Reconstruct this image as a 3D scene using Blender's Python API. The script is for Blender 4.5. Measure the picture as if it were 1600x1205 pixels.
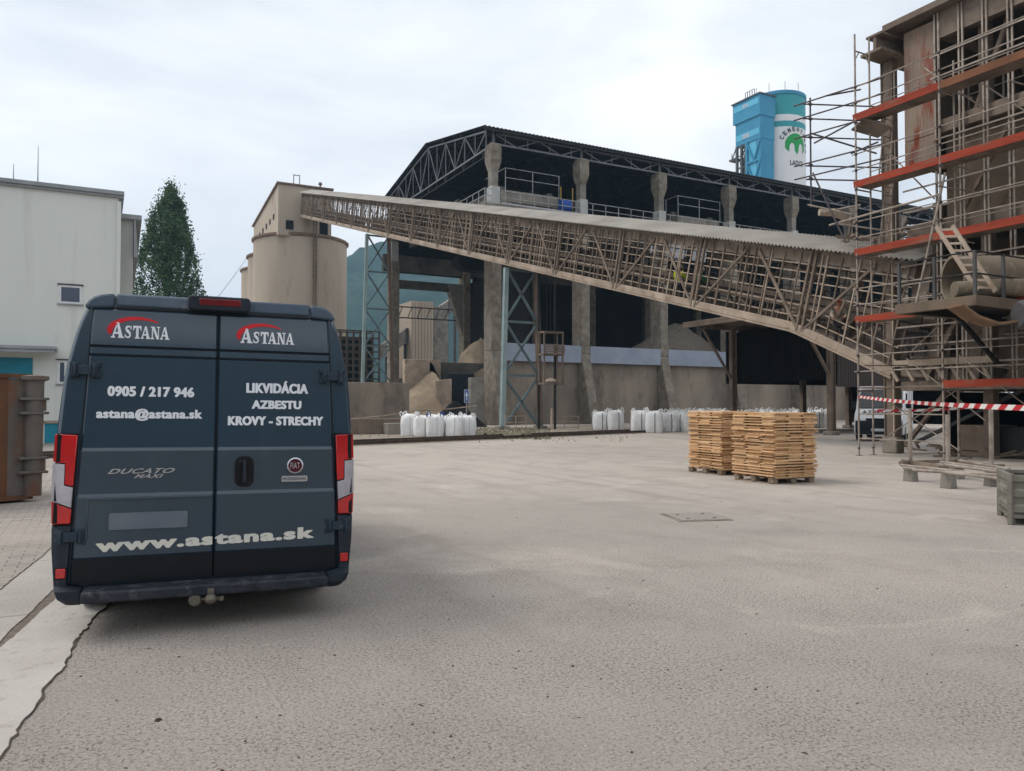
import bpy, bmesh, math, random
from mathutils import Vector, Matrix, noise
random.seed(7)
R = math.radians
for o in list(bpy.data.objects):
    bpy.data.objects.remove(o)
SC = bpy.context.scene
COL = SC.collection

# ------------------------------------------------------------------ camera, sky, sun, exposure
EYE, FPX, YAW, PITCH = 1.65, 1210.0, R(28), math.atan((632 - 602.5) / 1210.0)
cam_d = bpy.data.cameras.new("camera")
cam_d.sensor_width = 36.0
cam_d.lens = FPX / 1600 * 36.0
cam_d.clip_start, cam_d.clip_end = 0.1, 6000
cam = bpy.data.objects.new("camera", cam_d)
COL.objects.link(cam)
cam.location = (0, 0, EYE)
cam.rotation_euler = (R(90) + PITCH, 0, -YAW)
SC.camera = cam

SUN_EL, SUN_DIR = R(52), Vector((-0.60, 0.42, 0)).normalized()
w = bpy.data.worlds.new("World")
SC.world = w
w.use_nodes = True
nt = w.node_tree
nt.nodes.clear()
def wn(t, **k):
    n = nt.nodes.new(t)
    for a, b in k.items():
        setattr(n, a, b)
    return n
out = wn('ShaderNodeOutputWorld')
sky = wn('ShaderNodeTexSky', sky_type='NISHITA', sun_disc=False)
sky.sun_elevation = SUN_EL
sky.sun_rotation = math.atan2(SUN_DIR.x, SUN_DIR.y)
bg1 = wn('ShaderNodeBackground')
bg1.inputs[1].default_value = 0.05
nt.links.new(sky.outputs[0], bg1.inputs[0])
tc = wn('ShaderNodeTexCoord')
mp = wn('ShaderNodeMapping')
mp.inputs['Scale'].default_value = (1.0, 1.0, 2.6)
nt.links.new(tc.outputs['Generated'], mp.inputs[0])
n1 = wn('ShaderNodeTexNoise')
n1.inputs['Scale'].default_value = 1.9
n1.inputs['Detail'].default_value = 7
n1.inputs['Roughness'].default_value = 0.52
n1.inputs['Distortion'].default_value = 0.35
nt.links.new(mp.outputs[0], n1.inputs['Vector'])
cr = wn('ShaderNodeValToRGB')
cr.color_ramp.elements[0].position = 0.34
cr.color_ramp.elements[0].color = (0.56, 0.595, 0.655, 1)
cr.color_ramp.elements[1].position = 0.62
cr.color_ramp.elements[1].color = (0.90, 0.905, 0.925, 1)
nt.links.new(n1.outputs['Fac'], cr.inputs[0])
bg2 = wn('ShaderNodeBackground')
bg2.inputs[1].default_value = 1.06
nt.links.new(cr.outputs[0], bg2.inputs[0])
mx = wn('ShaderNodeMixShader')
mx.inputs[0].default_value = 0.93
nt.links.new(bg1.outputs[0], mx.inputs[1])
nt.links.new(bg2.outputs[0], mx.inputs[2])
nt.links.new(mx.outputs[0], out.inputs[0])

sd = bpy.data.lights.new("sun", 'SUN')
sd.energy, sd.angle, sd.color = 1.5, R(26), (1.0, 0.96, 0.9)
sun = bpy.data.objects.new("sun", sd)
COL.objects.link(sun)
sv = Vector((SUN_DIR.x * math.cos(SUN_EL), SUN_DIR.y * math.cos(SUN_EL), math.sin(SUN_EL)))
sun.rotation_euler = sv.to_track_quat('Z', 'Y').to_euler()
sun.location = sv * 60
SC.view_settings.view_transform = 'Standard'
SC.view_settings.look = 'None'
SC.view_settings.exposure = 0.43
SC.view_settings.gamma = 1.0

# ------------------------------------------------------------------ measuring: photograph pixel -> point on a real plane
def ray(px, py):
    x, y = (px - 800) / FPX, (602.5 - py) / FPX
    c, s = math.cos(PITCH), math.sin(PITCH)
    f, u = c - y * s, s + y * c
    c, s = math.cos(YAW), math.sin(YAW)
    return Vector((x * c + f * s, -x * s + f * c, u))
CAMP = Vector((0, 0, EYE))
def on_u(px, py, u):
    r = ray(px, py); return CAMP + r * (u / r.x)
def on_v(px, py, v):
    r = ray(px, py); return CAMP + r * (v / r.y)
def on_z(px, py, z=0.0):
    r = ray(px, py); return CAMP + r * ((z - EYE) / r.z)
def on_d(px, py, d):
    r = ray(px, py); return CAMP + r * (d / (r.x * math.sin(YAW) + r.y * math.cos(YAW)))

# ------------------------------------------------------------------ materials
def lin(c):
    return tuple(((v / 255) / 12.92 if v / 255 < .04045 else ((v / 255 + .055) / 1.055) ** 2.4) for v in c) + (1,)
MATS = {}
def mat(name, c1, c2=None, scale=2.0, rough=.85, metal=0.0, bump=0.0, bscale=20.0, stretch=(1, 1, 1), lo=.35, hi=.65,
        c3=None, c3scale=6.0, c3lo=.55, c3hi=.7, rnd=0.0, spec=.3, coat=0.0, wave=None, trans=0.0, detail=6.0):
    m = bpy.data.materials.new(name)
    m.use_nodes = True
    t = m.node_tree
    b = t.nodes['Principled BSDF']
    L = t.links.new
    def N(ty, **k):
        n = t.nodes.new(ty)
        for a, v in k.items():
            setattr(n, a, v)
        return n
    b.inputs['Roughness'].default_value = rough
    b.inputs['Metallic'].default_value = metal
    b.inputs['Specular IOR Level'].default_value = spec
    b.inputs['Coat Weight'].default_value = coat
    b.inputs['Coat Roughness'].default_value = .12
    b.inputs['Transmission Weight'].default_value = trans
    co = N('ShaderNodeTexCoord')
    mpn = N('ShaderNodeMapping')
    mpn.inputs['Scale'].default_value = stretch
    L(co.outputs['Object'], mpn.inputs[0])
    vec = mpn.outputs[0]
    if rnd:
        oi = N('ShaderNodeObjectInfo')
        ad = N('ShaderNodeVectorMath', operation='ADD')
        sc_ = N('ShaderNodeVectorMath', operation='SCALE')
        sc_.inputs[0].default_value = (37, 19, 53)
        L(oi.outputs['Random'], sc_.inputs['Scale'])
        L(vec, ad.inputs[0]); L(sc_.outputs[0], ad.inputs[1])
        vec = ad.outputs[0]
    c2 = c2 or c1
    nz = N('ShaderNodeTexNoise')
    nz.inputs['Scale'].default_value = scale
    nz.inputs['Detail'].default_value = detail
    nz.inputs['Roughness'].default_value = .6
    L(vec, nz.inputs['Vector'])
    mr = N('ShaderNodeMapRange')
    mr.inputs['From Min'].default_value, mr.inputs['From Max'].default_value = lo, hi
    L(nz.outputs['Fac'], mr.inputs['Value'])
    mix = N('ShaderNodeMix', data_type='RGBA')
    mix.inputs['A'].default_value, mix.inputs['B'].default_value = lin(c1), lin(c2)
    L(mr.outputs[0], mix.inputs['Factor'])
    colr = mix.outputs['Result']
    if c3:
        nz3 = N('ShaderNodeTexNoise')
        nz3.inputs['Scale'].default_value = c3scale
        nz3.inputs['Detail'].default_value = 8
        nz3.inputs['Roughness'].default_value = .65
        L(vec, nz3.inputs['Vector'])
        mr3 = N('ShaderNodeMapRange')
        mr3.inputs['From Min'].default_value, mr3.inputs['From Max'].default_value = c3lo, c3hi
        L(nz3.outputs['Fac'], mr3.inputs['Value'])
        m3 = N('ShaderNodeMix', data_type='RGBA')
        L(colr, m3.inputs['A'])
        m3.inputs['B'].default_value = lin(c3)
        L(mr3.outputs[0], m3.inputs['Factor'])
        colr = m3.outputs['Result']
    if rnd:
        hs = N('ShaderNodeHueSaturation')
        m4 = N('ShaderNodeMapRange')
        m4.inputs['To Min'].default_value, m4.inputs['To Max'].default_value = 1 - rnd, 1 + rnd
        L(oi.outputs['Random'], m4.inputs['Value'])
        L(m4.outputs[0], hs.inputs['Value'])
        L(colr, hs.inputs['Color'])
        colr = hs.outputs[0]
    L(colr, b.inputs['Base Color'])
    if bump:
        nb = N('ShaderNodeTexNoise')
        nb.inputs['Scale'].default_value = bscale
        nb.inputs['Detail'].default_value = 5
        L(vec, nb.inputs['Vector'])
        bp = N('ShaderNodeBump')
        bp.inputs['Strength'].default_value = bump
        bp.inputs['Distance'].default_value = .02
        L(nb.outputs['Fac'], bp.inputs['Height'])
        L(bp.outputs[0], b.inputs['Normal'])
    MATS[name] = m
    return m

mat('concrete', (142, 136, 126), (106, 101, 94), .7, .9, bump=.5, bscale=9, c3=(84, 78, 70), c3scale=1.6, c3lo=.56, c3hi=.72)
mat('concrete_rough', (142, 134, 122), (112, 103, 92), 1.6, .95, bump=.9, bscale=5, c3=(96, 84, 72), c3scale=2.2, c3lo=.54, c3hi=.72)
mat('concrete_dusty', (150, 138, 124), (116, 106, 96), .35, .95, bump=.4, bscale=5, c3=(88, 80, 72), c3scale=.8, c3lo=.55, c3hi=.75, stretch=(1, 1, .5))
mat('concrete_dark', (104, 98, 92), (72, 68, 64), .6, .95, bump=.4, bscale=8)
mat('grey_paint', (176, 176, 172), (156, 156, 153), 1.5, .7, bump=.1)
mat('band_blue', (148, 156, 170), (134, 142, 158), .6, .6)
mat('coal', (20, 20, 23), (10, 10, 12), .5, .95, bump=.5)
mat('interior', (40, 37, 36), (24, 23, 24), .3, .95)  # near-black wall tone, inner shade put into the colour
mat('roof_dark', (40, 42, 52), (28, 30, 38), .5, .65, c3=(60, 56, 54), c3scale=1.0, c3lo=.6, c3hi=.8)
mat('steel_dark', (90, 88, 88), (70, 68, 68), 1.0, .7, metal=.2)
mat('steel_mid', (128, 128, 132), (104, 104, 108), 1.0, .7, metal=.2)
mat('steel_grey', (172, 172, 172), (140, 138, 136), 2.0, .6, metal=.3)
mat('steel_black', (44, 42, 42), (30, 29, 29), 2.0, .7)
mat('tube_galv', (170, 158, 146), (128, 116, 106), 3.0, .6, metal=.25, c3=(116, 84, 66), c3scale=5, c3lo=.58, c3hi=.68)
mat('tube_dark', (100, 92, 92), (74, 66, 66), 3.0, .6, metal=.4)
mat('tube_rust', (132, 84, 66), (96, 66, 56), 2.0, .75)
mat('board_orange', (172, 70, 46), (140, 56, 38), 1.6, .75, c3=(128, 96, 80), c3scale=3.5, c3lo=.52, c3hi=.68, stretch=(1, .3, 2))
mat('board_brown', (138, 92, 66), (112, 76, 56), 1.0, .8)
mat('dust_brown', (128, 113, 100), (98, 86, 76), 1.0, .95, bump=.3, bscale=10, c3=(90, 70, 56), c3scale=2.2, c3lo=.56, c3hi=.7)
mat('dust_wood', (138, 122, 108), (100, 87, 77), 1.4, .95, c3=(84, 66, 54), c3scale=3, c3lo=.58, c3hi=.72)
mat('dust_pale', (176, 159, 142), (142, 126, 110), .9, .95, bump=.4, bscale=7, c3=(128, 106, 86), c3scale=2.0)
mat('gallery_roof', (172, 165, 156), (148, 141, 132), .35, .9, c3=(138, 128, 116), c3scale=.9, c3lo=.58, c3hi=.75)
mat('tower_blue', (104, 124, 128), (88, 104, 108), .8, .7, c3=(110, 96, 84), c3scale=2.0, c3lo=.55, c3hi=.66)
mat('tower_pale', (156, 172, 172), (134, 152, 152), .8, .7, c3=(122, 106, 90), c3scale=2.0, c3lo=.62, c3hi=.72)
mat('tower_rust', (124, 104, 90), (100, 86, 78), .8, .8)
mat('silo_beige', (182, 169, 153), (166, 151, 135), .18, .92, c3=(128, 104, 88), c3scale=.42, c3lo=.56, c3hi=.85, stretch=(1, 1, .3), bump=.15, bscale=3)
mat('silo_rim', (132, 110, 94), (104, 86, 74), .8, .9)
mat('dark_hole', (26, 22, 20), (14, 12, 12), 1, .9)
mat('building_white', (212, 214, 208), (204, 206, 201), .25, .9, bump=.12, bscale=30, c3=(184, 185, 180), c3scale=1.6, c3lo=.54, c3hi=.85, stretch=(1, 1, .09))
mat('building_grey', (180, 180, 176), (166, 166, 162), .4, .9)
mat('trim_grey', (150, 154, 156), (132, 136, 138), 1.0, .6)
mat('teal_door', (36, 136, 158), (28, 118, 140), .8, .5)
mat('glass', (86, 92, 110), (70, 76, 94), .5, .12, spec=.6)
mat('glass_dark', (22, 26, 30), (14, 16, 18), .5, .08, spec=.6)
mat('white_frame', (216, 218, 218), (200, 202, 204), 2, .5)
mat('rust', (112, 74, 48), (80, 58, 46), 1.3, .9, bump=.2, c3=(78, 70, 66), c3scale=.9, c3lo=.55, c3hi=.7, stretch=(1, 1, .5))
mat('skip_grey', (108, 101, 95), (80, 74, 70), 1.6, .85, bump=.3, c3=(110, 70, 46), c3scale=2.0, c3lo=.48, c3hi=.66, stretch=(1, 1, .4))
mat('pine', (214, 180, 140), (190, 146, 102), 3.0, .8, rnd=.2, stretch=(.5, 6, 6), c3=(128, 92, 64), c3scale=2.2, c3lo=.55, c3hi=.72)
mat('pallet_wood', (146, 128, 110), (110, 96, 82), 2.5, .9, rnd=.1)
mat('bag_white', (232, 231, 229), (216, 215, 214), 2.5, .8, bump=.9, bscale=6, rnd=.05)
mat('strap', (196, 196, 198), (176, 176, 180), 4, .8)
mat('strap_dark', (96, 98, 106), (80, 82, 90), 4, .8)
mat('bag_blue', (58, 82, 140), (44, 66, 120), 4, .7)
mat('sand', (150, 134, 112), (122, 108, 92), .5, .98, bump=1.0, bscale=2.5, c3=(98, 88, 76), c3scale=1.4)
mat('gravel_grey', (136, 126, 114), (98, 90, 82), 6, .98, bump=1.0, bscale=6)
mat('silo_white', (222, 222, 222), (214, 214, 214), .1, .7)
mat('silo_teal', (50, 150, 156), (44, 140, 148), .1, .6)
mat('tower_cyan', (56, 138, 172), (48, 126, 160), .2, .6, wave=1)
mat('cyan_light', (96, 178, 206), (80, 164, 196), .2, .5)
mat('stair_yellow', (150, 134, 84), (116, 106, 78), .3, .8)
mat('logo_green', (20, 150, 64), (16, 138, 58), .5, .6)
mat('letter_dark', (58, 60, 66), None, 1, .7)
mat('leaf_poplar', (76, 102, 60), (44, 68, 42), .5, .6, c3=(98, 122, 66), c3scale=1.1, c3lo=.56, c3hi=.75)
mat('bark', (84, 74, 62), (62, 54, 46), 2, .95)
mat('forest', (36, 58, 46), (22, 42, 38), .08, .95, c3=(50, 76, 58), c3scale=.03, c3lo=.5, c3hi=.7)
mat('meadow', (96, 124, 62), (80, 108, 54), .05, .95)
mat('grass', (112, 112, 80), (88, 92, 62), 3, .9)
mat('rail_steel', (96, 84, 74), (74, 62, 54), 3, .7, metal=.3)
mat('ballast', (158, 146, 132), (124, 114, 102), 2.0, .98, bump=.8, bscale=14, c3=(96, 94, 66), c3scale=.8, c3lo=.58, c3hi=.72)
mat('tarp', (122, 116, 96), (96, 92, 76), 2, .9)
mat('van_paint', (36, 57, 73), (33, 52, 67), .9, .24, spec=.5, coat=.6, c3=(54, 72, 84), c3scale=1.7, c3lo=.55, c3hi=.9)
mat('van_dusty', (70, 84, 96), (52, 68, 84), 3.5, .6, spec=.4, c3=(128, 130, 130), c3scale=6, c3lo=.58, c3hi=.85, stretch=(1, 1, .3))
mat('van_plastic', (36, 44, 54), (26, 32, 40), 3, .65, c3=(72, 76, 80), c3scale=9, c3lo=.6, c3hi=.85)
mat('van_hinge', (44, 58, 72), (32, 43, 55), 6, .5, c3=(92, 100, 108), c3scale=14, c3lo=.58, c3hi=.8)
mat('van_step', (52, 56, 64), (34, 38, 46), 6, .7, bump=.5, bscale=40, c3=(104, 104, 106), c3scale=9, c3lo=.52, c3hi=.8)
mat('van_low', (10, 18, 27), (8, 14, 21), 2, .35, c3=(40, 50, 58), c3scale=3, c3lo=.58, c3hi=.85)
mat('rubber', (16, 16, 18), (22, 22, 24), 4, .8)
mat('tyre', (26, 26, 27), (40, 38, 36), 4, .9)
mat('rim', (120, 122, 126), (96, 98, 102), 4, .45, metal=.7)
mat('lens_red', (196, 12, 20), (170, 6, 14), 6, .12, spec=.6, coat=.6)
mat('lens_dark_red', (110, 12, 22), (90, 8, 16), 6, .12, spec=.6, coat=.6)
mat('lens_clear', (176, 172, 176), (152, 148, 154), 5, .15, spec=.6, coat=.6)
mat('letter_white', (228, 230, 234), (214, 216, 222), 3, .6)
mat('letter_dusty', (196, 196, 192), (214, 210, 196), 6, .7)
mat('red_arc', (206, 34, 42), (190, 26, 36), 3, .5)
mat('chrome', (200, 202, 206), (178, 180, 186), 4, .25, metal=.8)
mat('badge_red', (76, 16, 34), None, 4, .3)
mat('plate', (104, 112, 121), (92, 100, 110), 2, .6)
mat('hitch', (116, 108, 96), (78, 72, 66), 9, .6, metal=.3)
mat('van_white', (222, 222, 222), (206, 206, 206), 1, .4, coat=.3)
mat('tape_white', (226, 220, 214), (208, 200, 194), 3, .6)
mat('tape_red', (186, 40, 46), (168, 32, 40), 3, .6)
mat('tape_band', (206, 176, 160), None, 3, .7)
mat('panel_rust', (152, 134, 118), (120, 104, 92), .7, .9, bump=.3, bscale=12, c3=(128, 60, 44), c3scale=1.3, c3lo=.48, c3hi=.60, stretch=(1, 2.0, .35))
mat('cladding_brown', (84, 75, 72), (72, 65, 62), .5, .85)
mat('cladding_shaded', (22, 19, 18), (14, 12, 12), .5, .9)  # shed cladding with its inner shade put into the colour
mat('wall_beige', (122, 106, 90), (94, 80, 68), .6, .95, c3=(76, 62, 52), c3scale=1.4, c3lo=.55, c3hi=.7, stretch=(1, 1, .6))
mat('duct', (134, 122, 104), (106, 94, 80), 1.2, .9, bump=.2, c3=(150, 136, 112), c3scale=2.4)
mat('duct_rust', (128, 100, 76), (104, 82, 64), 1.2, .9)
mat('crate_metal', (132, 128, 118), (100, 94, 86), 2.0, .8, metal=.2, c3=(108, 86, 66), c3scale=3.5, c3lo=.55, c3hi=.7)
mat('sign_blue', (60, 96, 160), (52, 86, 148), 2, .5)
mat('skin', (176, 128, 104), (164, 116, 94), 8, .6)
mat('hivis', (190, 204, 40), (170, 188, 30), 3, .8)
mat('jacket_green', (26, 110, 60), (20, 92, 50), 3, .85)
mat('shirt_grey', (150, 140, 124), (126, 116, 104), 3, .9)
mat('trousers', (58, 54, 52), (46, 42, 42), 3, .9)
mat('helmet_red', (190, 20, 34), None, 3, .35)
mat('helmet_white', (214, 212, 206), None, 3, .4)
mat('boots', (34, 30, 28), None, 3, .8)
mat('pebble', (84, 76, 70), (56, 50, 46), 30, .95)
mat('crack', (70, 62, 56), (100, 92, 84), 12, .98)
mat('motor_blue', (40, 84, 168), (34, 70, 146), 3, .5)
mat('yellow_paint', (176, 150, 60), (150, 124, 50), 3, .6)
mat('sheet_white', (222, 224, 228), (206, 208, 214), 1, .7)

def translucent(name, f):      # thin sheets that let daylight through
    m = MATS[name]; t = m.node_tree
    b = t.nodes['Principled BSDF']; o = [n for n in t.nodes if n.type == 'OUTPUT_MATERIAL'][0]
    tr = t.nodes.new('ShaderNodeBsdfTranslucent'); tr.inputs['Color'].default_value = (.9, .92, .95, 1)
    mx2 = t.nodes.new('ShaderNodeMixShader'); mx2.inputs[0].default_value = f
    t.links.new(b.outputs[0], mx2.inputs[1]); t.links.new(tr.outputs[0], mx2.inputs[2]); t.links.new(mx2.outputs[0], o.inputs[0])
translucent('sheet_white', .6)
def ground_mat(name, kind):
    m = bpy.data.materials.new(name)
    m.use_nodes = True
    t = m.node_tree
    b = t.nodes['Principled BSDF']
    L = t.links.new
    b.inputs['Roughness'].default_value = .92
    b.inputs['Specular IOR Level'].default_value = .2
    co = t.nodes.new('ShaderNodeTexCoord')
    V = co.outputs['Object']
    def nz(s, d=6, r=.6, vec=None, dist=0):
        n = t.nodes.new('ShaderNodeTexNoise')
        n.inputs['Scale'].default_value, n.inputs['Detail'].default_value, n.inputs['Roughness'].default_value = s, d, r
        n.inputs['Distortion'].default_value = dist
        L(vec or V, n.inputs['Vector'])
        return n.outputs['Fac']
    def mr(x, a, b_, c=0., d=1.):
        n = t.nodes.new('ShaderNodeMapRange')
        for i, v in zip(('From Min', 'From Max', 'To Min', 'To Max'), (a, b_, c, d)):
            n.inputs[i].default_value = v
        L(x, n.inputs['Value'])
        return n.outputs[0]
    def mx_(a, b_, f):
        n = t.nodes.new('ShaderNodeMix'); n.data_type = 'RGBA'
        for k, v in (('A', a), ('B', b_), ('Factor', f)):
            if isinstance(v, (tuple, float)):
                n.inputs[k].default_value = v
            else:
                L(v, n.inputs[k])
        return n.outputs['Result']
    def math_(op, a, b_):
        n = t.nodes.new('ShaderNodeMath'); n.operation = op
        for i, v in enumerate((a, b_)):
            if isinstance(v, float):
                n.inputs[i].default_value = v
            else:
                L(v, n.inputs[i])
        return n.outputs[0]
    sep = t.nodes.new('ShaderNodeSeparateXYZ')
    L(V, sep.inputs[0])
    if kind == 'yard':
        big = nz(.16, 5, .55)
        pos = mr(math_('ADD', math_('MULTIPLY', sep.outputs[1], .8), math_('MULTIPLY', sep.outputs[0], .55)), 3., 17.)
        dustf = math_('ADD', math_('MULTIPLY', pos, .75), mr(big, .3, .7, -.25, .35))
        c = mx_(lin((150, 142, 135)), lin((180, 170, 159)), dustf)
        mid = nz(.9, 6, .6, dist=.6)
        c = mx_(c, lin((136, 127, 119)), mr(mid, .5, .76, 0., .6))
        mpg = t.nodes.new('ShaderNodeMapping'); mpg.inputs['Rotation'].default_value = (0, 0, R(24)); mpg.inputs['Scale'].default_value = (1.5, .09, 1)
        L(V, mpg.inputs[0])
        c = mx_(c, lin((140, 131, 123)), mr(nz(1.0, 5, .6, mpg.outputs[0], .4), .52, .72, 0., .5))
        c = mx_(c, lin((205, 194, 182)), mr(nz(.42, 6, .62, None, 1.2), .56, .76, 0., .55))
        c = mx_(c, lin((104, 96, 90)), mr(nz(.7, 4, .5), .69, .76, 0., .5))
        fine = nz(44, 7, .76)
        grit = math_('MULTIPLY', mr(nz(1.1, 4, .6), .3, .62, .45, 1.0), math_('SUBTRACT', 1.0, math_('MULTIPLY', pos, .62)))
        c = mx_(c, lin((78, 70, 65)), math_('MULTIPLY', mr(fine, .50, .62), grit))
        c = mx_(c, lin((74, 66, 62)), math_('MULTIPLY', mr(nz(58, 3, .6), .58, .64), grit))
        c = mx_(c, lin((216, 206, 196)), math_('MULTIPLY', mr(nz(70, 4, .7), .57, .68), .6))
        vo = t.nodes.new('ShaderNodeTexVoronoi'); vo.inputs['Scale'].default_value = 17
        L(V, vo.inputs['Vector'])
        c = mx_(c, lin((78, 70, 66)), math_('MULTIPLY', mr(vo.outputs['Distance'], .10, .05), mr(nz(3, 3), .5, .6)))
        dv = t.nodes.new('ShaderNodeVectorMath'); dv.operation = 'ADD'
        nd = t.nodes.new('ShaderNodeTexNoise'); nd.inputs['Scale'].default_value = .8; nd.inputs['Detail'].default_value = 6
        L(V, nd.inputs['Vector']); L(V, dv.inputs[0]); L(nd.outputs['Color'], dv.inputs[1])
        vc = t.nodes.new('ShaderNodeTexVoronoi'); vc.feature = 'DISTANCE_TO_EDGE'; vc.inputs['Scale'].default_value = .16
        L(dv.outputs[0], vc.inputs['Vector'])
        c = mx_(c, lin((128, 118, 110)), math_('MULTIPLY', mr(vc.outputs['Distance'], .0014, .0005), mr(nz(.35, 3), .60, .66)))
        h = math_('ADD', math_('MULTIPLY', fine, .8), math_('MULTIPLY', nz(12, 4), .6))
    elif kind == 'slab':
        c = mx_(lin((178, 172, 164)), lin((164, 157, 149)), mr(nz(.9, 6), .35, .65))
        c = mx_(c, lin((118, 110, 104)), math_('MULTIPLY', mr(nz(34, 5, .7), .55, .68), .45))
        fr = math_('FRACT', math_('MULTIPLY', sep.outputs[1], .42), 0.)
        c = mx_(c, lin((96, 88, 82)), math_('MULTIPLY', mr(fr, .012, .004), .8))
        h = nz(30, 4)
    else:
        br = t.nodes.new('ShaderNodeTexBrick')
        br.inputs['Scale'].default_value = 1.0
        br.inputs['Brick Width'].default_value, br.inputs['Row Height'].default_value = .24, .12
        br.inputs['Mortar Size'].default_value = .008
        br.inputs['Color1'].default_value, br.inputs['Color2'].default_value = lin((164, 155, 147)), lin((148, 139, 131))
        br.inputs['Mortar'].default_value = lin((118, 110, 102))
        L(V, br.inputs['Vector'])
        c = mx_(br.outputs['Color'], lin((172, 162, 152)), mr(nz(.6, 6), .4, .7, 0., .7))
        h = nz(25, 4)
    L(c, b.inputs['Base Color'])
    bp = t.nodes.new('ShaderNodeBump')
    bp.inputs['Strength'].default_value, bp.inputs['Distance'].default_value = .65, .013
    L(h, bp.inputs['Height'])
    L(bp.outputs[0], b.inputs['Normal'])
    MATS[name] = m
ground_mat('yard_ground', 'yard')
ground_mat('slab_ground', 'slab')
mat('slab_smooth', (182, 176, 168), (168, 160, 152), .8, .9, bump=.3, bscale=30, c3=(150, 142, 134), c3scale=9, c3lo=.56, c3hi=.72)
mat('grit', (128, 116, 106), (96, 86, 78), 14, .98, bump=.8, bscale=40)
ground_mat('paver_ground', 'paver')

# ------------------------------------------------------------------ mesh helpers
WM = {}
def tag(o, label=None, cat=None, group=None, kind=None):
    for k, v in (('label', label), ('category', cat), ('group', group), ('kind', kind)):
        if v:
            o[k] = v
    return o
def thing(name, label, cat, loc=(0, 0, 0), rz=0.0, group=None, ry=0.0):
    o = bpy.data.objects.new(name, None)
    COL.objects.link(o)
    o.empty_display_size = .3
    o.location = loc
    o.rotation_euler = (0, ry, rz)
    WM[o.name] = Matrix.Translation(Vector(loc)) @ Matrix.Rotation(rz, 4, 'Z') @ Matrix.Rotation(ry, 4, 'Y')
    return tag(o, label, cat, group)

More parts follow.
